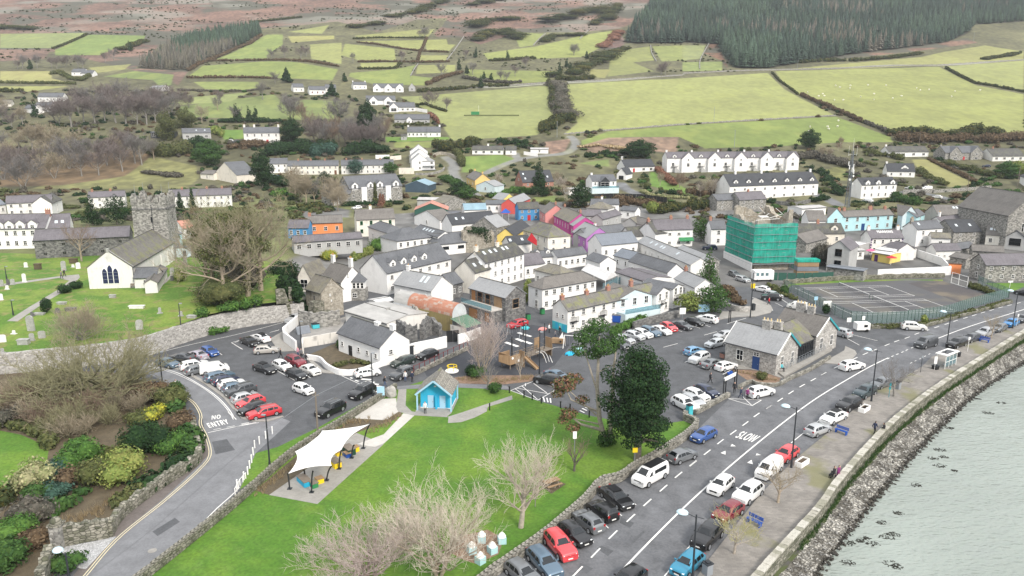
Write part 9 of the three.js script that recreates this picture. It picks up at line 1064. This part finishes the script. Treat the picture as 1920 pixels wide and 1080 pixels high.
// ---- garden shrubs at lower left
[['big dark camellia by the garden wall',[[-45.3,-86.4]],3.2,3,'dark'],['broad yellow-green laurel by the garden wall',[[-45.6,-79.8]],3.4,2.6,'lime'],['second yellow-green laurel joined to the first',[[-47.4,-78.5]],2.6,2.2,'olive'],['rounded mid-green shrub behind the laurels',[[-51.8,-81.9]],3,2.4,'bright'],['pale cream-edged shrub by the lawn',[[-53.9,-77.2]],2.6,2.4,'cream'],['blue-green shrub between cream and brown shrubs',[[-53.1,-79.2]],2.2,1.8,'blue'],['brown dead-leaved shrub among the laurels',[[-50.3,-77.8]],1.7,1.8,'brown'],['low blue-green shrub below the brown one',[[-50.7,-75.6]],1.9,1.2,'blue'],['glossy low shrub beside the pale one',[[-51.9,-74.4]],1.9,1.4,'mid'],['brown-green tangle above the drive wall',[[-49.7,-70.2]],2.4,1.8,'grey'],['glossy green shrub at the lower left edge',[[-49.8,-66.5]],2.6,1.8,'bright'],['dark green shrub in the bottom left corner',[[-47.3,-62.4]],2.4,2,'mid'],['grey-brown shrub on the ruined wall',[[-46.9,-64.9]],2,1.6,'brown'],['green shrub beside the corner lamp',[[-41.6,-61.9]],1.8,1.1,'mid'],['leafy shrub at the wall bend',[[-43.2,-87.2]],2.4,1.8,'bright'],['red-brown shrub at the wall bend',[[-44.3,-92.6]],2,2,'brown'],['yellow-flowering shrub above the wall',[[-49.8,-97.2]],1.9,1.4,'yellow'],['olive shrub at the garden point',[[-49.4,-102]],2.6,2.4,'olive'],['green shrub nearest the road bend',[[-50.1,-105.2]],1.6,1.8,'mid'],['brown hedge shrub above the road bend',[[-53,-103.6]],2.6,2.2,'brown'],['spiky green palm-like shrub under the big tree',[[-54.9,-87.4]],1.3,1.2,'bright'],['olive mound below the big tree',[[-50.9,-96.2]],2.4,1.2,'olive'],['grey shrub at the left edge of the garden',[[-68.6,-95.8]],3,2,'grey'],['olive shrub left of the big tree',[[-66.4,-99.1]],3,2,'olive'],['rusty shrub left of the big tree',[[-70,-102]],2.6,2.2,'brown']].forEach(([l,p,rx,ry,k],i)=>{SEED=400+i;bush(l,...p[0],rx,ry,k,{size:.17});});
{SEED=430;const sh=brT({h:2.4,spread:2.3,r:.14,bole:.05,n:[8,6,4],twig:.024,stems:5,el:.6,up:.4,trunk:.6});fromLeft([[-74.1,-103.1],[-69.5,-98.6],[-66,-95.8],[-63.6,-94.4],[-64.1,-98.1],[-60.3,-92.3],[-63.4,-100],[-59.4,-94.4],[-56.5,-91.9],[-58.7,-97.2],[-56.9,-100],[-57.7,-103.1],[-57.8,-105.7],[-53.4,-100],[-67.9,-103.1],[-71.4,-106.3],[-58.5,-91],[-55.2,-95.3],[-73.9,-105.7],[-70.9,-98.1]]).forEach(([x,z],i)=>plant_(sh,`twiggy shrub under the huge garden tree, ${ORD[i]} from the left`,x,z,rr(.8,1.25),rr(0,6),M.barkGreen,[M.twigGreen,M.twigTan,M.twigBrown][i%3],{name:'bare_shrub',group:'twiggy shrubs under the big tree'}));}
[['ivy and low shrubs along the upper garden wall',[[-43.2,-91.8],[-40.2,-87.2],[-39.1,-84.1]],2.2,1.6,'mid'],['evergreen shrubs along the middle garden wall',[[-39.7,-83],[-40.4,-79.2],[-41.1,-76.6]],2.4,1.5,'dark'],['mixed shrubs along the lower garden wall',[[-41.6,-76.3],[-42.2,-74.4],[-42.2,-72.7]],2,1.2,'olive'],['low dark planting behind the laurels',[[-48.2,-89.2],[-50,-86.4],[-51.5,-84.9]],2.6,1.2,'olive'],['low planting beside the pale shrub',[[-47.8,-75.6],[-48.5,-73.8],[-49.3,-72.1]],2.4,1,'mid']].forEach((a)=>hdg(...a));
hdg('dark clipped hedge along the garden lawn edge',[[-56.1,-72.9],[-55.8,-73.8],[-55.6,-75.6],[-55.7,-77.7]],1.8,1.3,'gorse');hdg('rough hedge along the garden lawn top',[[-70.3,-94],[-68.1,-94.4],[-64.2,-93.1],[-60.8,-91],[-58.8,-87.8]],2,1.4,'olive');tufts('straw-coloured dead grass along the drive wall',[[-46.1,-70.2],[-44.7,-71.2],[-43.6,-72.9],[-43.4,-75]],2,1,'straw');hdg('green mass along the garden boundary',[[-50.9,-104.1],[-48.1,-100],[-45.1,-95.3],[-42.9,-91]],2.4,1.4,'mid');tufts('dry grass planting beside the park wall',[[-28.5,-76.2],[-27.7,-78.7],[-26.9,-82.3]],1.3,.6,'straw');tufts('dry grass planting beside the plaza',[[-24.7,-93.1],[-22.4,-95.8],[-20,-96.7]],1.6,.7,'straw');tufts('dry grass planting at the path corner',[[-18.7,-92.7],[-17.5,-94.9],[-16.1,-98.1]],1.5,.7,'straw');tufts('straw and rust planting below the playground',[[-8.3,-112.5],[-4.8,-112.7],[-1.2,-112],[3.3,-113.8]],1.4,.7,'straw');bush('green shrub in the playground bed',...[[-5.7,-114]][0],1.6,1.3,'mid');bush('dark green shrub by the white play bench',...[[-6.6,-114.8]][0],1,1.4,'dark');bush('round green shrub on the small lawn',...[[-2.5,-106.9]][0],1.2,1.2,'mid');bush('yellow-green ivy on the hip-roofed house corner',...[[3.6,-161.3]][0],1.2,4.4,'lime',{lumps:7});
hdg('clipped green hedge behind the rear parking row',[[19.2,-137.2],[20.9,-140.2],[24,-143.7],[27,-146.6]],1.6,1.5,'bright');hdg('low hedge along the tennis court road',[[70.9,-142.4],[74.6,-142.1],[77.7,-142.7],[83.1,-144.1],[91.7,-149.8],[101.6,-156.1],[112.1,-163.1]],1.1,.8,'olive');bush('round clipped bush by the court fence',...[[83.7,-145.9]][0],.9,1.2,'lime');hdg('scrub at the far end of the tennis court',[[111.6,-177.6],[112.5,-174.8],[112.2,-170.1]],1.6,1.4,'olive');hdg('planting strip at the junction',[[63.3,-178.9],[63.4,-173],[64.3,-165.4]],1.8,.8,'olive');bush('round green bush at the junction strip',...[[64.1,-170.5]][0],1.3,1.5,'mid');bush('round dark bush at the town map',...[[66.8,-153.3]][0],1.1,1.5,'dark');hdg('planter shrubs behind the curved wall',[[51.3,-174.1],[50.7,-167.5],[50.7,-160.3]],2.4,1.4,'brown');tufts('mulch bed grasses before the station',[[36.9,-116.4],[38.8,-115.4],[40.3,-113.3],[42.1,-112.2]],1.1,.5,'straw');bush('tuft of green grass in the station bed',...[[39.9,-113]][0],.9,.8,'olive');hdg('weeds along the cottage garden',[[-29.7,-118.9],[-27.4,-121.1],[-24.7,-120]],1.2,.7,'olive');bush('shrub at the cottage door',...[[-31.1,-129.2]][0],.8,1.4,'mid');tufts('grass tufts along the foot of the sea wall',offs(SEAWALL,.9).filter((p)=>p[1]<-60&&vnoise(p[0]*.3,p[1]*.3)>.55),.5,.5,'mid').position.y=-.9;bush('ivied grey shrub beside the modern gable',...[[85.6,-203.1]][0],2.6,4.6,'grey',{size:.22});bush('dark low bush in the churchyard by the gable',...[[-94.6,-153.7]][0],1.6,1.4,'dark');bush('second dark bush against the church gable',...[[-94.7,-158]][0],1.6,1.2,'dark');bush('bright shrub behind the vestry',...[[-75,-165.2]][0],1.8,2.4,'lime');bush('round bush below the glazed gable',...[[64,-355]][0],2,2.4,'olive');hdg('pale flowering border on the slope garden',[[60,-345],[62,-336],[67,-330],[77,-327]],2.2,1.4,'cream');hdg('copper beech hedge up the slope garden',[[79,-410],[79,-389],[79,-365]],3,2.6,'rust');hdg('dark laurel hedge above the modern house',[[44,-442],[57,-446],[69,-449]],4,3,'dark',{size:.4});hdg('clipped hedge below the brick house',[[-9,-330],[-4,-336],[2,-349],[9,-341]],2.6,2.2,'bright',{size:.3});hdg('scrubby bank below the dark fence',[[45,-319],[54,-311],[62,-303]],6,3,'brown',{size:.4});hdg('dark bank beside the stone houses',[[59,-293],[69,-301],[79,-303]],5,4,'gorse',{size:.4});bush('yellow-green bush on the bank',...[[56,-293]][0],3.4,3.4,'lime',{size:.3});hdg('birch scrub beside the terraces',[[80,-336],[86,-333],[95,-342]],4,4,'brown',{size:.35});hdg('rough hillside scrub behind the mast',[[167,-438],[178,-441],[183,-430],[186,-419]],8,4,'grey',{size:.5});hdg('green hedge running down beside the terrace',[[166,-405],[157,-372],[147,-336]],3.6,2.4,'dark',{size:.35});hdg('hedge below the white terrace end',[[128,-319],[136,-325]],3,2.4,'dark',{size:.3});hdg('garden scrub below the white bungalow',[[212,-453],[215,-445],[221,-443],[224,-437]],4,3,'olive',{size:.4});hdg('hedge down the left of the sloping field',[[219,-406],[214,-385],[211,-367]],4,2.4,'olive',{size:.4});hdg('hedge down the right of the sloping field',[[241,-437],[239,-418],[237,-397],[231,-374]],2.4,1.6,'brown',{size:.35});hdg('garden scrub below the twin-gabled house',[[245,-424],[248,-412],[249,-397],[251,-388]],5,3,'olive',{size:.4});hdg('gorse bank above the bungalow',[[251,-499],[264,-505],[273,-502],[275,-489]],8,5,'gorse',{size:.6});hdg('gorse bank above the twin-gabled house',[[287,-492],[304,-503],[314,-502],[314,-496]],8,6,'gorse',{size:.6});hdg('brown thicket above the houses at the field foot',[[248,-483],[264,-478],[287,-481],[297,-478],[314,-483],[327,-486]],8,5,'brown',{size:.6});hdg('green bank beside the drive above the school',[[167,-326],[168,-318],[169,-313]],4,3,'mid',{size:.4});hdg('hedge along the steep lane',[[-33,-451],[-30,-438],[-28,-419]],4,3.4,'olive',{size:.4});hdg('dark thicket above the stepped houses',[[-47,-465],[-41,-459],[-33,-462],[-26,-470]],7,5,'gorse',{size:.5});hdg('bushes beside the navy shed lane',[[-34,-383],[-28,-369],[-22,-342]],5,3,'mid',{size:.4});

[['dark undergrowth above the long terraces, left part',[[-139,-437],[-133,-445],[-125,-450],[-116,-444]],9,6,'dark'],['dark undergrowth above the long terraces, middle part',[[-114,-441],[-110,-452],[-105,-445]],8,6,'blue'],['dark undergrowth above the long terraces, right part',[[-95,-444],[-90,-455],[-83,-453],[-74,-451]],8,6,'dark'],['laurel bank below the terrace end',[[-122,-379],[-111,-360],[-107,-360]],7,5,'dark'],['brown brush below the Georgian house',[[-166,-445],[-157,-452],[-150,-457]],8,4,'brown'],['green brush right of the Georgian house',[[-137,-443],[-124,-450],[-109,-452]],10,6,'dark'],['hedge below the glass house',[[-207,-430],[-194,-424],[-187,-433]],9,6,'olive'],['garden shrubs between the terrace houses',[[-193,-475],[-188,-486],[-181,-473]],5,4,'lime'],['fallen brushwood on the grassy knoll',[[-190,-386],[-179,-383],[-169,-380]],5,2,'grey'],['low hedge behind the apartments',[[-106,-332],[-102,-335],[-100,-341]],4,3,'bright'],['hedge before the apartment wing',[[-85,-295],[-81,-295],[-77,-298]],4,3,'gorse'],['hedge before the tall apartments',[[-69,-307],[-60,-310],[-47,-315]],2.4,1.8,'dark']].forEach(([l,P,w,h,k],i)=>{SEED=450+i;hdg(l,P,w,h,k,{size:.5,name:'thicket'});});
// ---- bare woodland: four kinds of crown, each tree its own
SEED=500;const woods=[0,1,2,3].map((k)=>brT({h:15,spread:[5.6,6.6,4.8,6][k],r:.34,bole:[.3,.22,.4,.3][k],n:[13,7,6,4],twig:.04,el:[.65,.5,.85,.6][k],up:.45,trunk:.6,stems:k===1?2:1}));
function wood(label,pts,h0,h1,mats,wide,group){fromLeft(pts).forEach(([x,z],i)=>{plant_(woods[flr(rnd()*4)],label(i,pts.length),x,z,rr(h0,h1)/14,rr(0,6.28),mats[0],mats[1+flr(rnd()*(mats.length-1))],{wide,group});});}
wood((i)=>`grey domed bare tree in the upper wood, ${ORD[i]} from the left`,[[-295,-497],[-281,-487],[-300,-531],[-281,-502],[-271,-497],[-267,-502],[-260,-502],[-251,-497],[-244,-498],[-238,-498],[-235,-504],[-231,-510],[-237,-532],[-278,-531],[-263,-531],[-290,-531],[-275,-543],[-254,-531],[-249,-537],[-290,-543]],17,21,[M.barkGrey,M.twigGrey,M.twigPurple],1.15,'bare trees of the upper wood');
wood((i)=>`bare tree on the leaf-strewn slope behind the church, ${ORD[i]} from the left`,[[-279,-409],[-266,-398],[-279,-429],[-249,-386],[-266,-421],[-248,-398],[-260,-425],[-225,-370],[-237,-397],[-230,-392],[-244,-425],[-215,-376],[-230,-411],[-208,-379],[-215,-401],[-217,-413],[-201,-389],[-215,-420],[-203,-407],[-198,-404],[-247,-365],[-224,-344]],12,17,[M.barkGrey,M.twigGrey,M.twigPurple,M.twigTan],1.1,'bare trees on the slope behind the church');
wood((i)=>`bare tree left of the far white houses, ${ORD[i]} from the left`,[[-334,-502],[-319,-487],[-315,-492],[-351,-525]],10,14,[M.barkGrey,M.twigPurple,M.twigTan],1.1,'bare trees at the far left');
wood((i)=>`slender bare tree in the wood above the terraces, ${ORD[i]} from the left`,[[-108,-461],[-108,-475],[-102,-464],[-102,-480],[-97,-462],[-93,-463],[-97,-495],[-88,-464],[-85,-471],[-81,-467],[-80,-478],[-113,-460],[-119,-464],[-112,-478],[-130,-489],[-142,-518],[-150,-521],[-119,-523]],14,20,[M.barkDark,M.twigPurple,M.twigBrown,M.twigGrey],.85,'slender trees above the terraces');
wood((i)=>`bare tree around the middle terraces, ${ORD[i]} from the left`,[[-90,-318],[-86,-312],[-84,-318],[-97,-335],[-68,-291],[-73,-305],[-85,-466],[-210,-548],[-185,-513],[-206,-508],[-197,-416]],10,13,[M.barkTan,M.twigTan,M.twigGrey],1,'bare trees around the terraces');
wood((i)=>`bare garden tree on the right-hand slope, ${ORD[i]} from the left`,[[80,-358],[84,-333],[87,-333],[89,-333],[72,-365],[178,-436],[181,-433],[201,-465],[-6,-362],[23,-355],[22,-369],[23,-325],[196,-456],[183,-437]],5,9,[M.barkPale,M.twigBrown,M.twigTan,M.twigPale],.9,'bare garden trees on the right slope');
wood((i)=>`bare tree along the far field hedges, ${ORD[i]} from the left`,[[-467,-734],[-462,-734],[-452,-740],[-438,-740],[-430,-734],[-428,-745],[-413,-740],[-405,-734],[-242,-556],[-233,-554],[-408,-781],[-406,-794],[-249,-807],[-236,-809],[-220,-812],[-218,-826],[-203,-663],[-192,-593],[-216,-567],[-164,-803],[-116,-819],[-117,-994],[-111,-998],[-67,-737],[-51,-856],[-38,-748],[-10,-707],[-5,-707],[3,-737],[14,-782],[70,-881],[-63,-592],[-49,-575],[144,-748],[148,-748]],9,14,[M.barkGrey,M.twigGrey,M.twigPurple],1.1,'bare trees along the far hedges');
// ---- hedgerows and field walls on the hill
SEED=600;
[['gorse hedge between the two great pastures, lower part',[[20,-503],[25,-519],[35,-535],[44,-547]],12,8,'gorse'],['tall bare hedge between the two great pastures',[[38,-688],[41,-653],[40,-614],[38,-578],[39,-553]],14,8,'grey'],['gorse along the left of the bare hedge',[[33,-702],[35,-661],[32,-606],[32,-578],[35,-565]],7,6,'gorse'],['clipped brown hedge dividing the right pastures',[[239,-637],[241,-606],[243,-578],[245,-553],[245,-535]],4,4,'brown'],['thin hedge above the brown one',[[254,-759],[245,-707],[242,-674],[238,-641]],2.4,2.2,'gorse'],['scrubby hedge below the brown one',[[246,-533],[248,-516],[248,-500]],4,3.4,'grey'],['hedge across the right pasture top',[[440,-788],[426,-737],[417,-697],[424,-683],[433,-653]],3,3,'gorse'],['gorse belt under the forest',[[305,-825],[336,-837],[365,-837],[399,-850],[425,-862],[465,-887]],9,5,'gorse'],['gorse patch on the right hillock',[[516,-850],[546,-868],[582,-893]],12,4,'gorse'],
['hedge along the far left pasture',[[-434,-656],[-411,-654],[-387,-653],[-368,-650]],4,3,'olive'],['hedge above the far left pasture',[[-516,-879],[-521,-918],[-525,-944],[-532,-983]],4,3,'gorse'],['gorse beside the far left pasture',[[-439,-931],[-433,-898],[-433,-872]],14,5,'gorse'],['hedge below the plantation',[[-301,-723],[-307,-763],[-307,-800],[-310,-879],[-306,-911],[-312,-976]],6,4,'brown'],['brown hedge below the middle fields',[[-306,-787],[-267,-791],[-233,-797],[-204,-791],[-173,-771]],5,3,'brown'],['hedge under the long green field',[[-286,-682],[-256,-684],[-225,-686],[-208,-685]],4,3,'brown'],['hedge below the short green field',[[-269,-621],[-239,-618],[-215,-622],[-200,-638]],3,2,'grey'],['dark hedge above the Georgian house',[[-195,-511],[-178,-517],[-159,-519]],8,4,'dark'],['hedge round the far farm',[[-417,-702],[-415,-712],[-383,-673],[-371,-668],[-380,-702]],7,4,'olive'],['dark trees at the left edge houses',[[-409,-617],[-398,-613],[-392,-617]],6,4,'gorse'],
['hedge along the upper fields',[[-194,-961],[-168,-976],[-136,-985],[-110,-992]],4,3,'gorse'],['hedge under the upper fields',[[-185,-938],[-161,-933],[-131,-912],[-104,-900],[-74,-899]],4,3,'brown'],['vertical hedge between the upper fields',[[-108,-993],[-106,-937],[-105,-887],[-100,-826]],4,3,'brown'],['hedge under the bright field',[[-159,-807],[-133,-819],[-100,-824],[-68,-831]],4,3,'brown'],['hedge below the small fields',[[-150,-762],[-130,-769],[-116,-779],[-116,-809]],5,3,'gorse'],['wall of scrub beside the lane',[[-76,-687],[-69,-717],[-61,-737],[-49,-759]],8,4,'brown'],['scrub along the lane above the pasture',[[-78,-652],[-61,-661],[-40,-670],[-25,-679],[-3,-683]],5,4,'gorse'],['hedge under the long bright field',[[-25,-837],[-2,-844],[20,-856],[25,-856]],5,4,'gorse'],['hedge behind the lane trees',[[-45,-727],[-26,-707],[-2,-697],[8,-702]],6,4,'grey'],['great gorse brake beside the forest',[[42,-737],[58,-748],[81,-806],[103,-868],[114,-893]],26,8,'gorse'],['lower gorse brake beside the forest',[[43,-717],[59,-712],[73,-722]],12,6,'gorse'],['gorse along the forest field',[[120,-906],[139,-924]],10,5,'gorse'],['rusty scrub beside the long bright field',[[108,-930],[128,-993],[142,-1042]],14,5,'rust'],['gorse hill above the fields',[[-44,-980],[-28,-1030],[-9,-1042],[7,-993]],34,8,'gorse'],['gorse hill, upper patch',[[-54,-1080],[-28,-1123],[-3,-1130]],30,6,'gorse'],['gorse slope beside the forest top',[[55,-1117],[90,-1170],[124,-1199]],44,8,'gorse'],['gorse slope nearest the forest',[[118,-1092],[142,-1170],[166,-1229]],34,8,'gorse'],['gorse streak on the moor',[[-168,-1128],[-142,-1170],[-127,-1226],[-108,-1271]],22,5,'gorse'],['gorse streak high on the moor',[[-64,-1245],[-40,-1277],[-23,-1294]],24,5,'gorse'],['gorse knot above the small fields',[[-205,-1042],[-194,-1057],[-181,-1074]],18,6,'gorse'],['gorse patch inside the high field',[[40,-974],[55,-1011],[85,-1017]],14,5,'gorse'],['gorse streak at the far left of the moor',[[-669,-1028],[-659,-1034],[-628,-1021]],18,5,'gorse'],['dark gorse streak on the moor',[[-356,-1066],[-336,-1079],[-296,-1105]],8,4,'gorse'],['hedge behind the white bungalow',[[-5,-473],[2,-474],[8,-473]],6,4,'dark'],['hedge between bungalow and cottage',[[3,-465],[11,-463]],5,3,'dark'],['rough grass bank along the lane',[[42,-465],[53,-470],[66,-462],[80,-465]],8,2,'straw'],['copper hedge beside the hill bungalow',[[-60,-560],[-56,-549],[-51,-531]],4,4,'rust'],['hedge below the hill houses',[[-81,-522],[-68,-527],[-57,-527]],4,3,'olive'],['curved hedge in the pasture',[[-75,-597],[-67,-600],[-60,-587],[-49,-572]],3,2.4,'gorse']].forEach(([l,P,w,h,k])=>hdg(l,P,w>12?w:w*.62,h*.72,k,{size:.6,n:min(6200,rnd0(420+walk_(P,2).length*44)),name:k==='gorse'?'gorse_thicket':'hedgerow',cat:k==='gorse'?'gorse':'hedgerow'}));
const fieldWall=(label,P,h=1.1)=>wall(label,smooth(P,3),h,.8,M.stone,{name:'field_wall',rough:.25,step:2});
fieldWall('dry stone wall along the forest road',[[166,-754],[222,-770],[254,-776],[316,-784],[397,-804],[444,-809]]);fieldWall('dry stone wall beyond the forest road',[[444,-809],[503,-829],[556,-846]]);fieldWall('dry stone wall above the left great pasture',[[-64,-661],[-25,-677],[32,-699]]);fieldWall('dry stone wall above the right great pasture',[[50,-705],[89,-715],[163,-743]]);fieldWall('dry stone wall at the left of the bright field',[[-96,-734],[-98,-790],[-98,-814]]);fieldWall('dry stone wall at the forest corner',[[189,-782],[204,-844],[244,-968]]);fieldWall('dry stone wall along the knoll',[[-71,-837],[-67,-918],[-62,-1011]]);fieldWall('dry stone wall on the brow',[[26,-949],[36,-999],[44,-1030]]);fieldWall('dry stone wall beyond the brow',[[86,-993],[96,-1030],[103,-1055]]);fieldWall('short dry stone wall by the forest field',[[168,-949],[160,-893],[155,-837]]);fieldWall('low white fence line under the right pastures',[[34,-500],[64,-511],[118,-529],[236,-559]],.7);
// ---- conifer forest
SEED=700;
{
const spruce=(n,sp,cols)=>{const p=[],c=[],nn=[];for(let i=0;i<n;i++){const t=i/(n-1),y=.08+.9*t,r=sp*(1-t)*(.85+.3*hsh(i,3))+.015,k=9;for(let j=0;j<k;j++){const a=j/k*6.283+i*.7,a1=a+6.283/k*.46,a0=a-6.283/k*.46,rr2=r*(.7+.6*hsh(i*13+j,9)),h=.9/n*1.5,P=[[0,y+h,0],[cos(a0)*rr2*.7,y-.005,sin(a0)*rr2*.7],[cos(a)*rr2,y-.03,sin(a)*rr2],[cos(a1)*rr2*.7,y-.005,sin(a1)*rr2*.7]],col=cols[(i*5+j)%cols.length],kk=.75+.5*hsh(i*3+j,1);for(const q of[0,2,1,0,3,2]){p.push(...P[q]);c.push(col[0]*kk,col[1]*kk,col[2]*kk);const L=hypot(cos(a),.7,sin(a));nn.push(cos(a)/L,.7/L,sin(a)/L);}}}const g=geom();g.setAttribute('position',fba(p,3));g.setAttribute('color',fba(c,3));g.setAttribute('normal',fba(nn,3));return g;};
const dark=[[.035,.062,.045],[.045,.072,.05],[.03,.05,.038]],fresh=[[.05,.085,.055],[.06,.095,.06],[.042,.07,.048]],larch=[[.125,.115,.09],[.15,.135,.105],[.10,.095,.075]],fm=new THREE.MeshStandardMaterial({vertexColors:true,roughness:1,side:THREE.DoubleSide});
const kinds=[spruce(10,.2,dark),spruce(10,.21,fresh),spruce(9,.16,larch)];
const inside=(x,z)=>FOREST.some((P)=>inPoly(x,z,P));let L=[];for(let d=700;d<1700;d+=7)for(let x=40;x<d*.74;x+=6.4){const X=x+rr(-2.2,2.2),Z=-d+rr(-2,2);if(!inside(X,Z))continue;if(fbm(X*.02,Z*.02,2)<.22)continue;L.push([X,Z]);}
L.sort((a,b)=>b[1]-a[1]);const front=new Map();L.forEach((q,i)=>{const k=rnd0(q[0]/-q[1]*260);if(!front.has(k))front.set(k,[]);if(front.get(k).length<2){front.get(k).push(i);}});const near=new Set([...front.values()].flat().slice(0,300));
const kindOf=(x,z)=>{const g=fbm(x*.012+5,z*.012,3);return x<150-(-z-800)*.1&&g>.42?2:g>.56?1:g<.36&&rnd()<.5?2:0;};
const rest=[[],[],[]];L.forEach(([x,z],i)=>{const k=kindOf(x,z),h=rr(12,22)*(x>480?.8:1),w=rr(1.0,1.6);if(near.has(i)){const m=shade(new THREE.Mesh(kinds[k],fm));m.position.set(x,landBase(x,z),z);m.scale.set(h*w,h,h*w);m.rotation.y=rr(0,6);top(m,'spruce_tree');tag(m,'conifer standing along the lower edge of the hillside forest','tree','conifers at the forest edge');}else rest[k].push([x,z,h,w]);});
const mass=(name,geo,list,label)=>{const m=shade(new THREE.InstancedMesh(geo,fm,list.length)),o=new THREE.Object3D(),tint=new THREE.Color();list.forEach(([x,z,h,w],i)=>{o.position.set(x,landBase(x,z),z);o.scale.set(h*w,h,h*w);o.rotation.y=rr(0,6);o.updateMatrix();m.setMatrixAt(i,o.matrix);const k=rr(.65,1.35);m.setColorAt(i,tint.setRGB(k,k,k*rr(.9,1.1)));});top(m,name);tag(m,label,'forest',null,'stuff');};
mass('spruce_forest',kinds[0],rest[0],'dense dark conifer forest covering the hillside');mass('fresh_forest',kinds[1],rest[1],'lighter green conifers within the hillside forest');mass('larch_forest',kinds[2],rest[2],'bare brown larches within the hillside forest');
const pl=[[],[]];for(let x=-420;x<-140;x+=4)for(let d=640;d<1250;d+=5){const X=x+rr(-1.6,1.6),Z=-d+rr(-2,2);if(!inPoly(X,Z,PLANTATION))continue;const g=inPoly(X,Z,[[-389,-885],[-391,-957],[-370,-1002],[-334,-1034],[-316,-989],[-316,-898],[-332,-896],[-358,-846]]);pl[g||rnd()<.12?0:1].push([X,Z,rr(8,13),rr(1,1.4)]);}mass('plantation_conifers',kinds[1],pl[0],'green conifers of the small hillside plantation');mass('plantation_larches',kinds[2],pl[1],'bare grey-brown larches of the small hillside plantation');
}
// ---- gardens and waste ground on the slope: a low growth nobody could count
{SEED=820;['brown','olive','dark','grey','mid'].forEach((kind,q)=>{const g=lfG([[0,.55,0,1,.75],[.7,.4,.3,.7,.5],[-.6,.4,.4,.7,.5]],130,.26,GREENS[kind],0,1),n=420,m=shade(new THREE.InstancedMesh(g,M.leaf,n)),o=new THREE.Object3D();let i=0,tries=0;const HS=HOUSES;while(i<n&&tries++<40000){const d=rr(255,620),x=rr(-.7,.7)*d;if(d<300&&abs(x)<70)continue;if(FIELDS.some(([,P])=>inPoly(x,-d,P))||LANES.some((p)=>hypot(p[0]-x,p[1]+d)<5))continue;if(fbm(x*.035+q*9,d*.035,3)<.47)continue;if(HS.some(([hx,hz,yaw,L,D])=>{const dx=x-hx,dz=-d-hz,lx=dx*cos(yaw)-dz*sin(yaw),lz=dx*sin(yaw)+dz*cos(yaw);return lx>-2.5&&lx<L+2.5&&lz<9&&lz>-D-2.5;}))continue;o.position.set(x,landBase(x,-d),-d);o.scale.set(rr(.8,2.4),rr(.7,1.9),rr(.8,2.4));o.rotation.y=rr(0,6);o.updateMatrix();m.setMatrixAt(i++,o.matrix);}m.count=i;top(m,'undergrowth');tag(m,['brown','olive','dark green','grey','mid green'][q]+' garden scrub and brambles between the houses on the slope','undergrowth',null,'stuff');});}
// ---- moorland scrub: heath tussocks too many to count
{SEED=800;const g=lfG([[0,.4,0,1,.55]],46,.34,GREENS.gorse),m=shade(new THREE.InstancedMesh(g,M.leaf,2600)),o=new THREE.Object3D();let i=0;while(i<2600){const d=rr(760,1420),x=rr(-.72,.3)*d;if(FIELDS.some(([,P])=>inPoly(x,-d,P))||inPoly(x,-d,PLANTATION)||FOREST.some((P)=>inPoly(x,-d,P)))continue;if(fbm(x*.02+3,d*.03,4)<.5+.1*rnd())continue;o.position.set(x,landBase(x,-d),-d);o.scale.setScalar(rr(.5,1.8));o.rotation.y=rr(0,6);o.updateMatrix();m.setMatrixAt(i++,o.matrix);}top(m,'moor_scrub');tag(m,'dark heath tussocks scattered over the brown moor','scrub',null,'stuff');}
renderer.render(scene,camera);
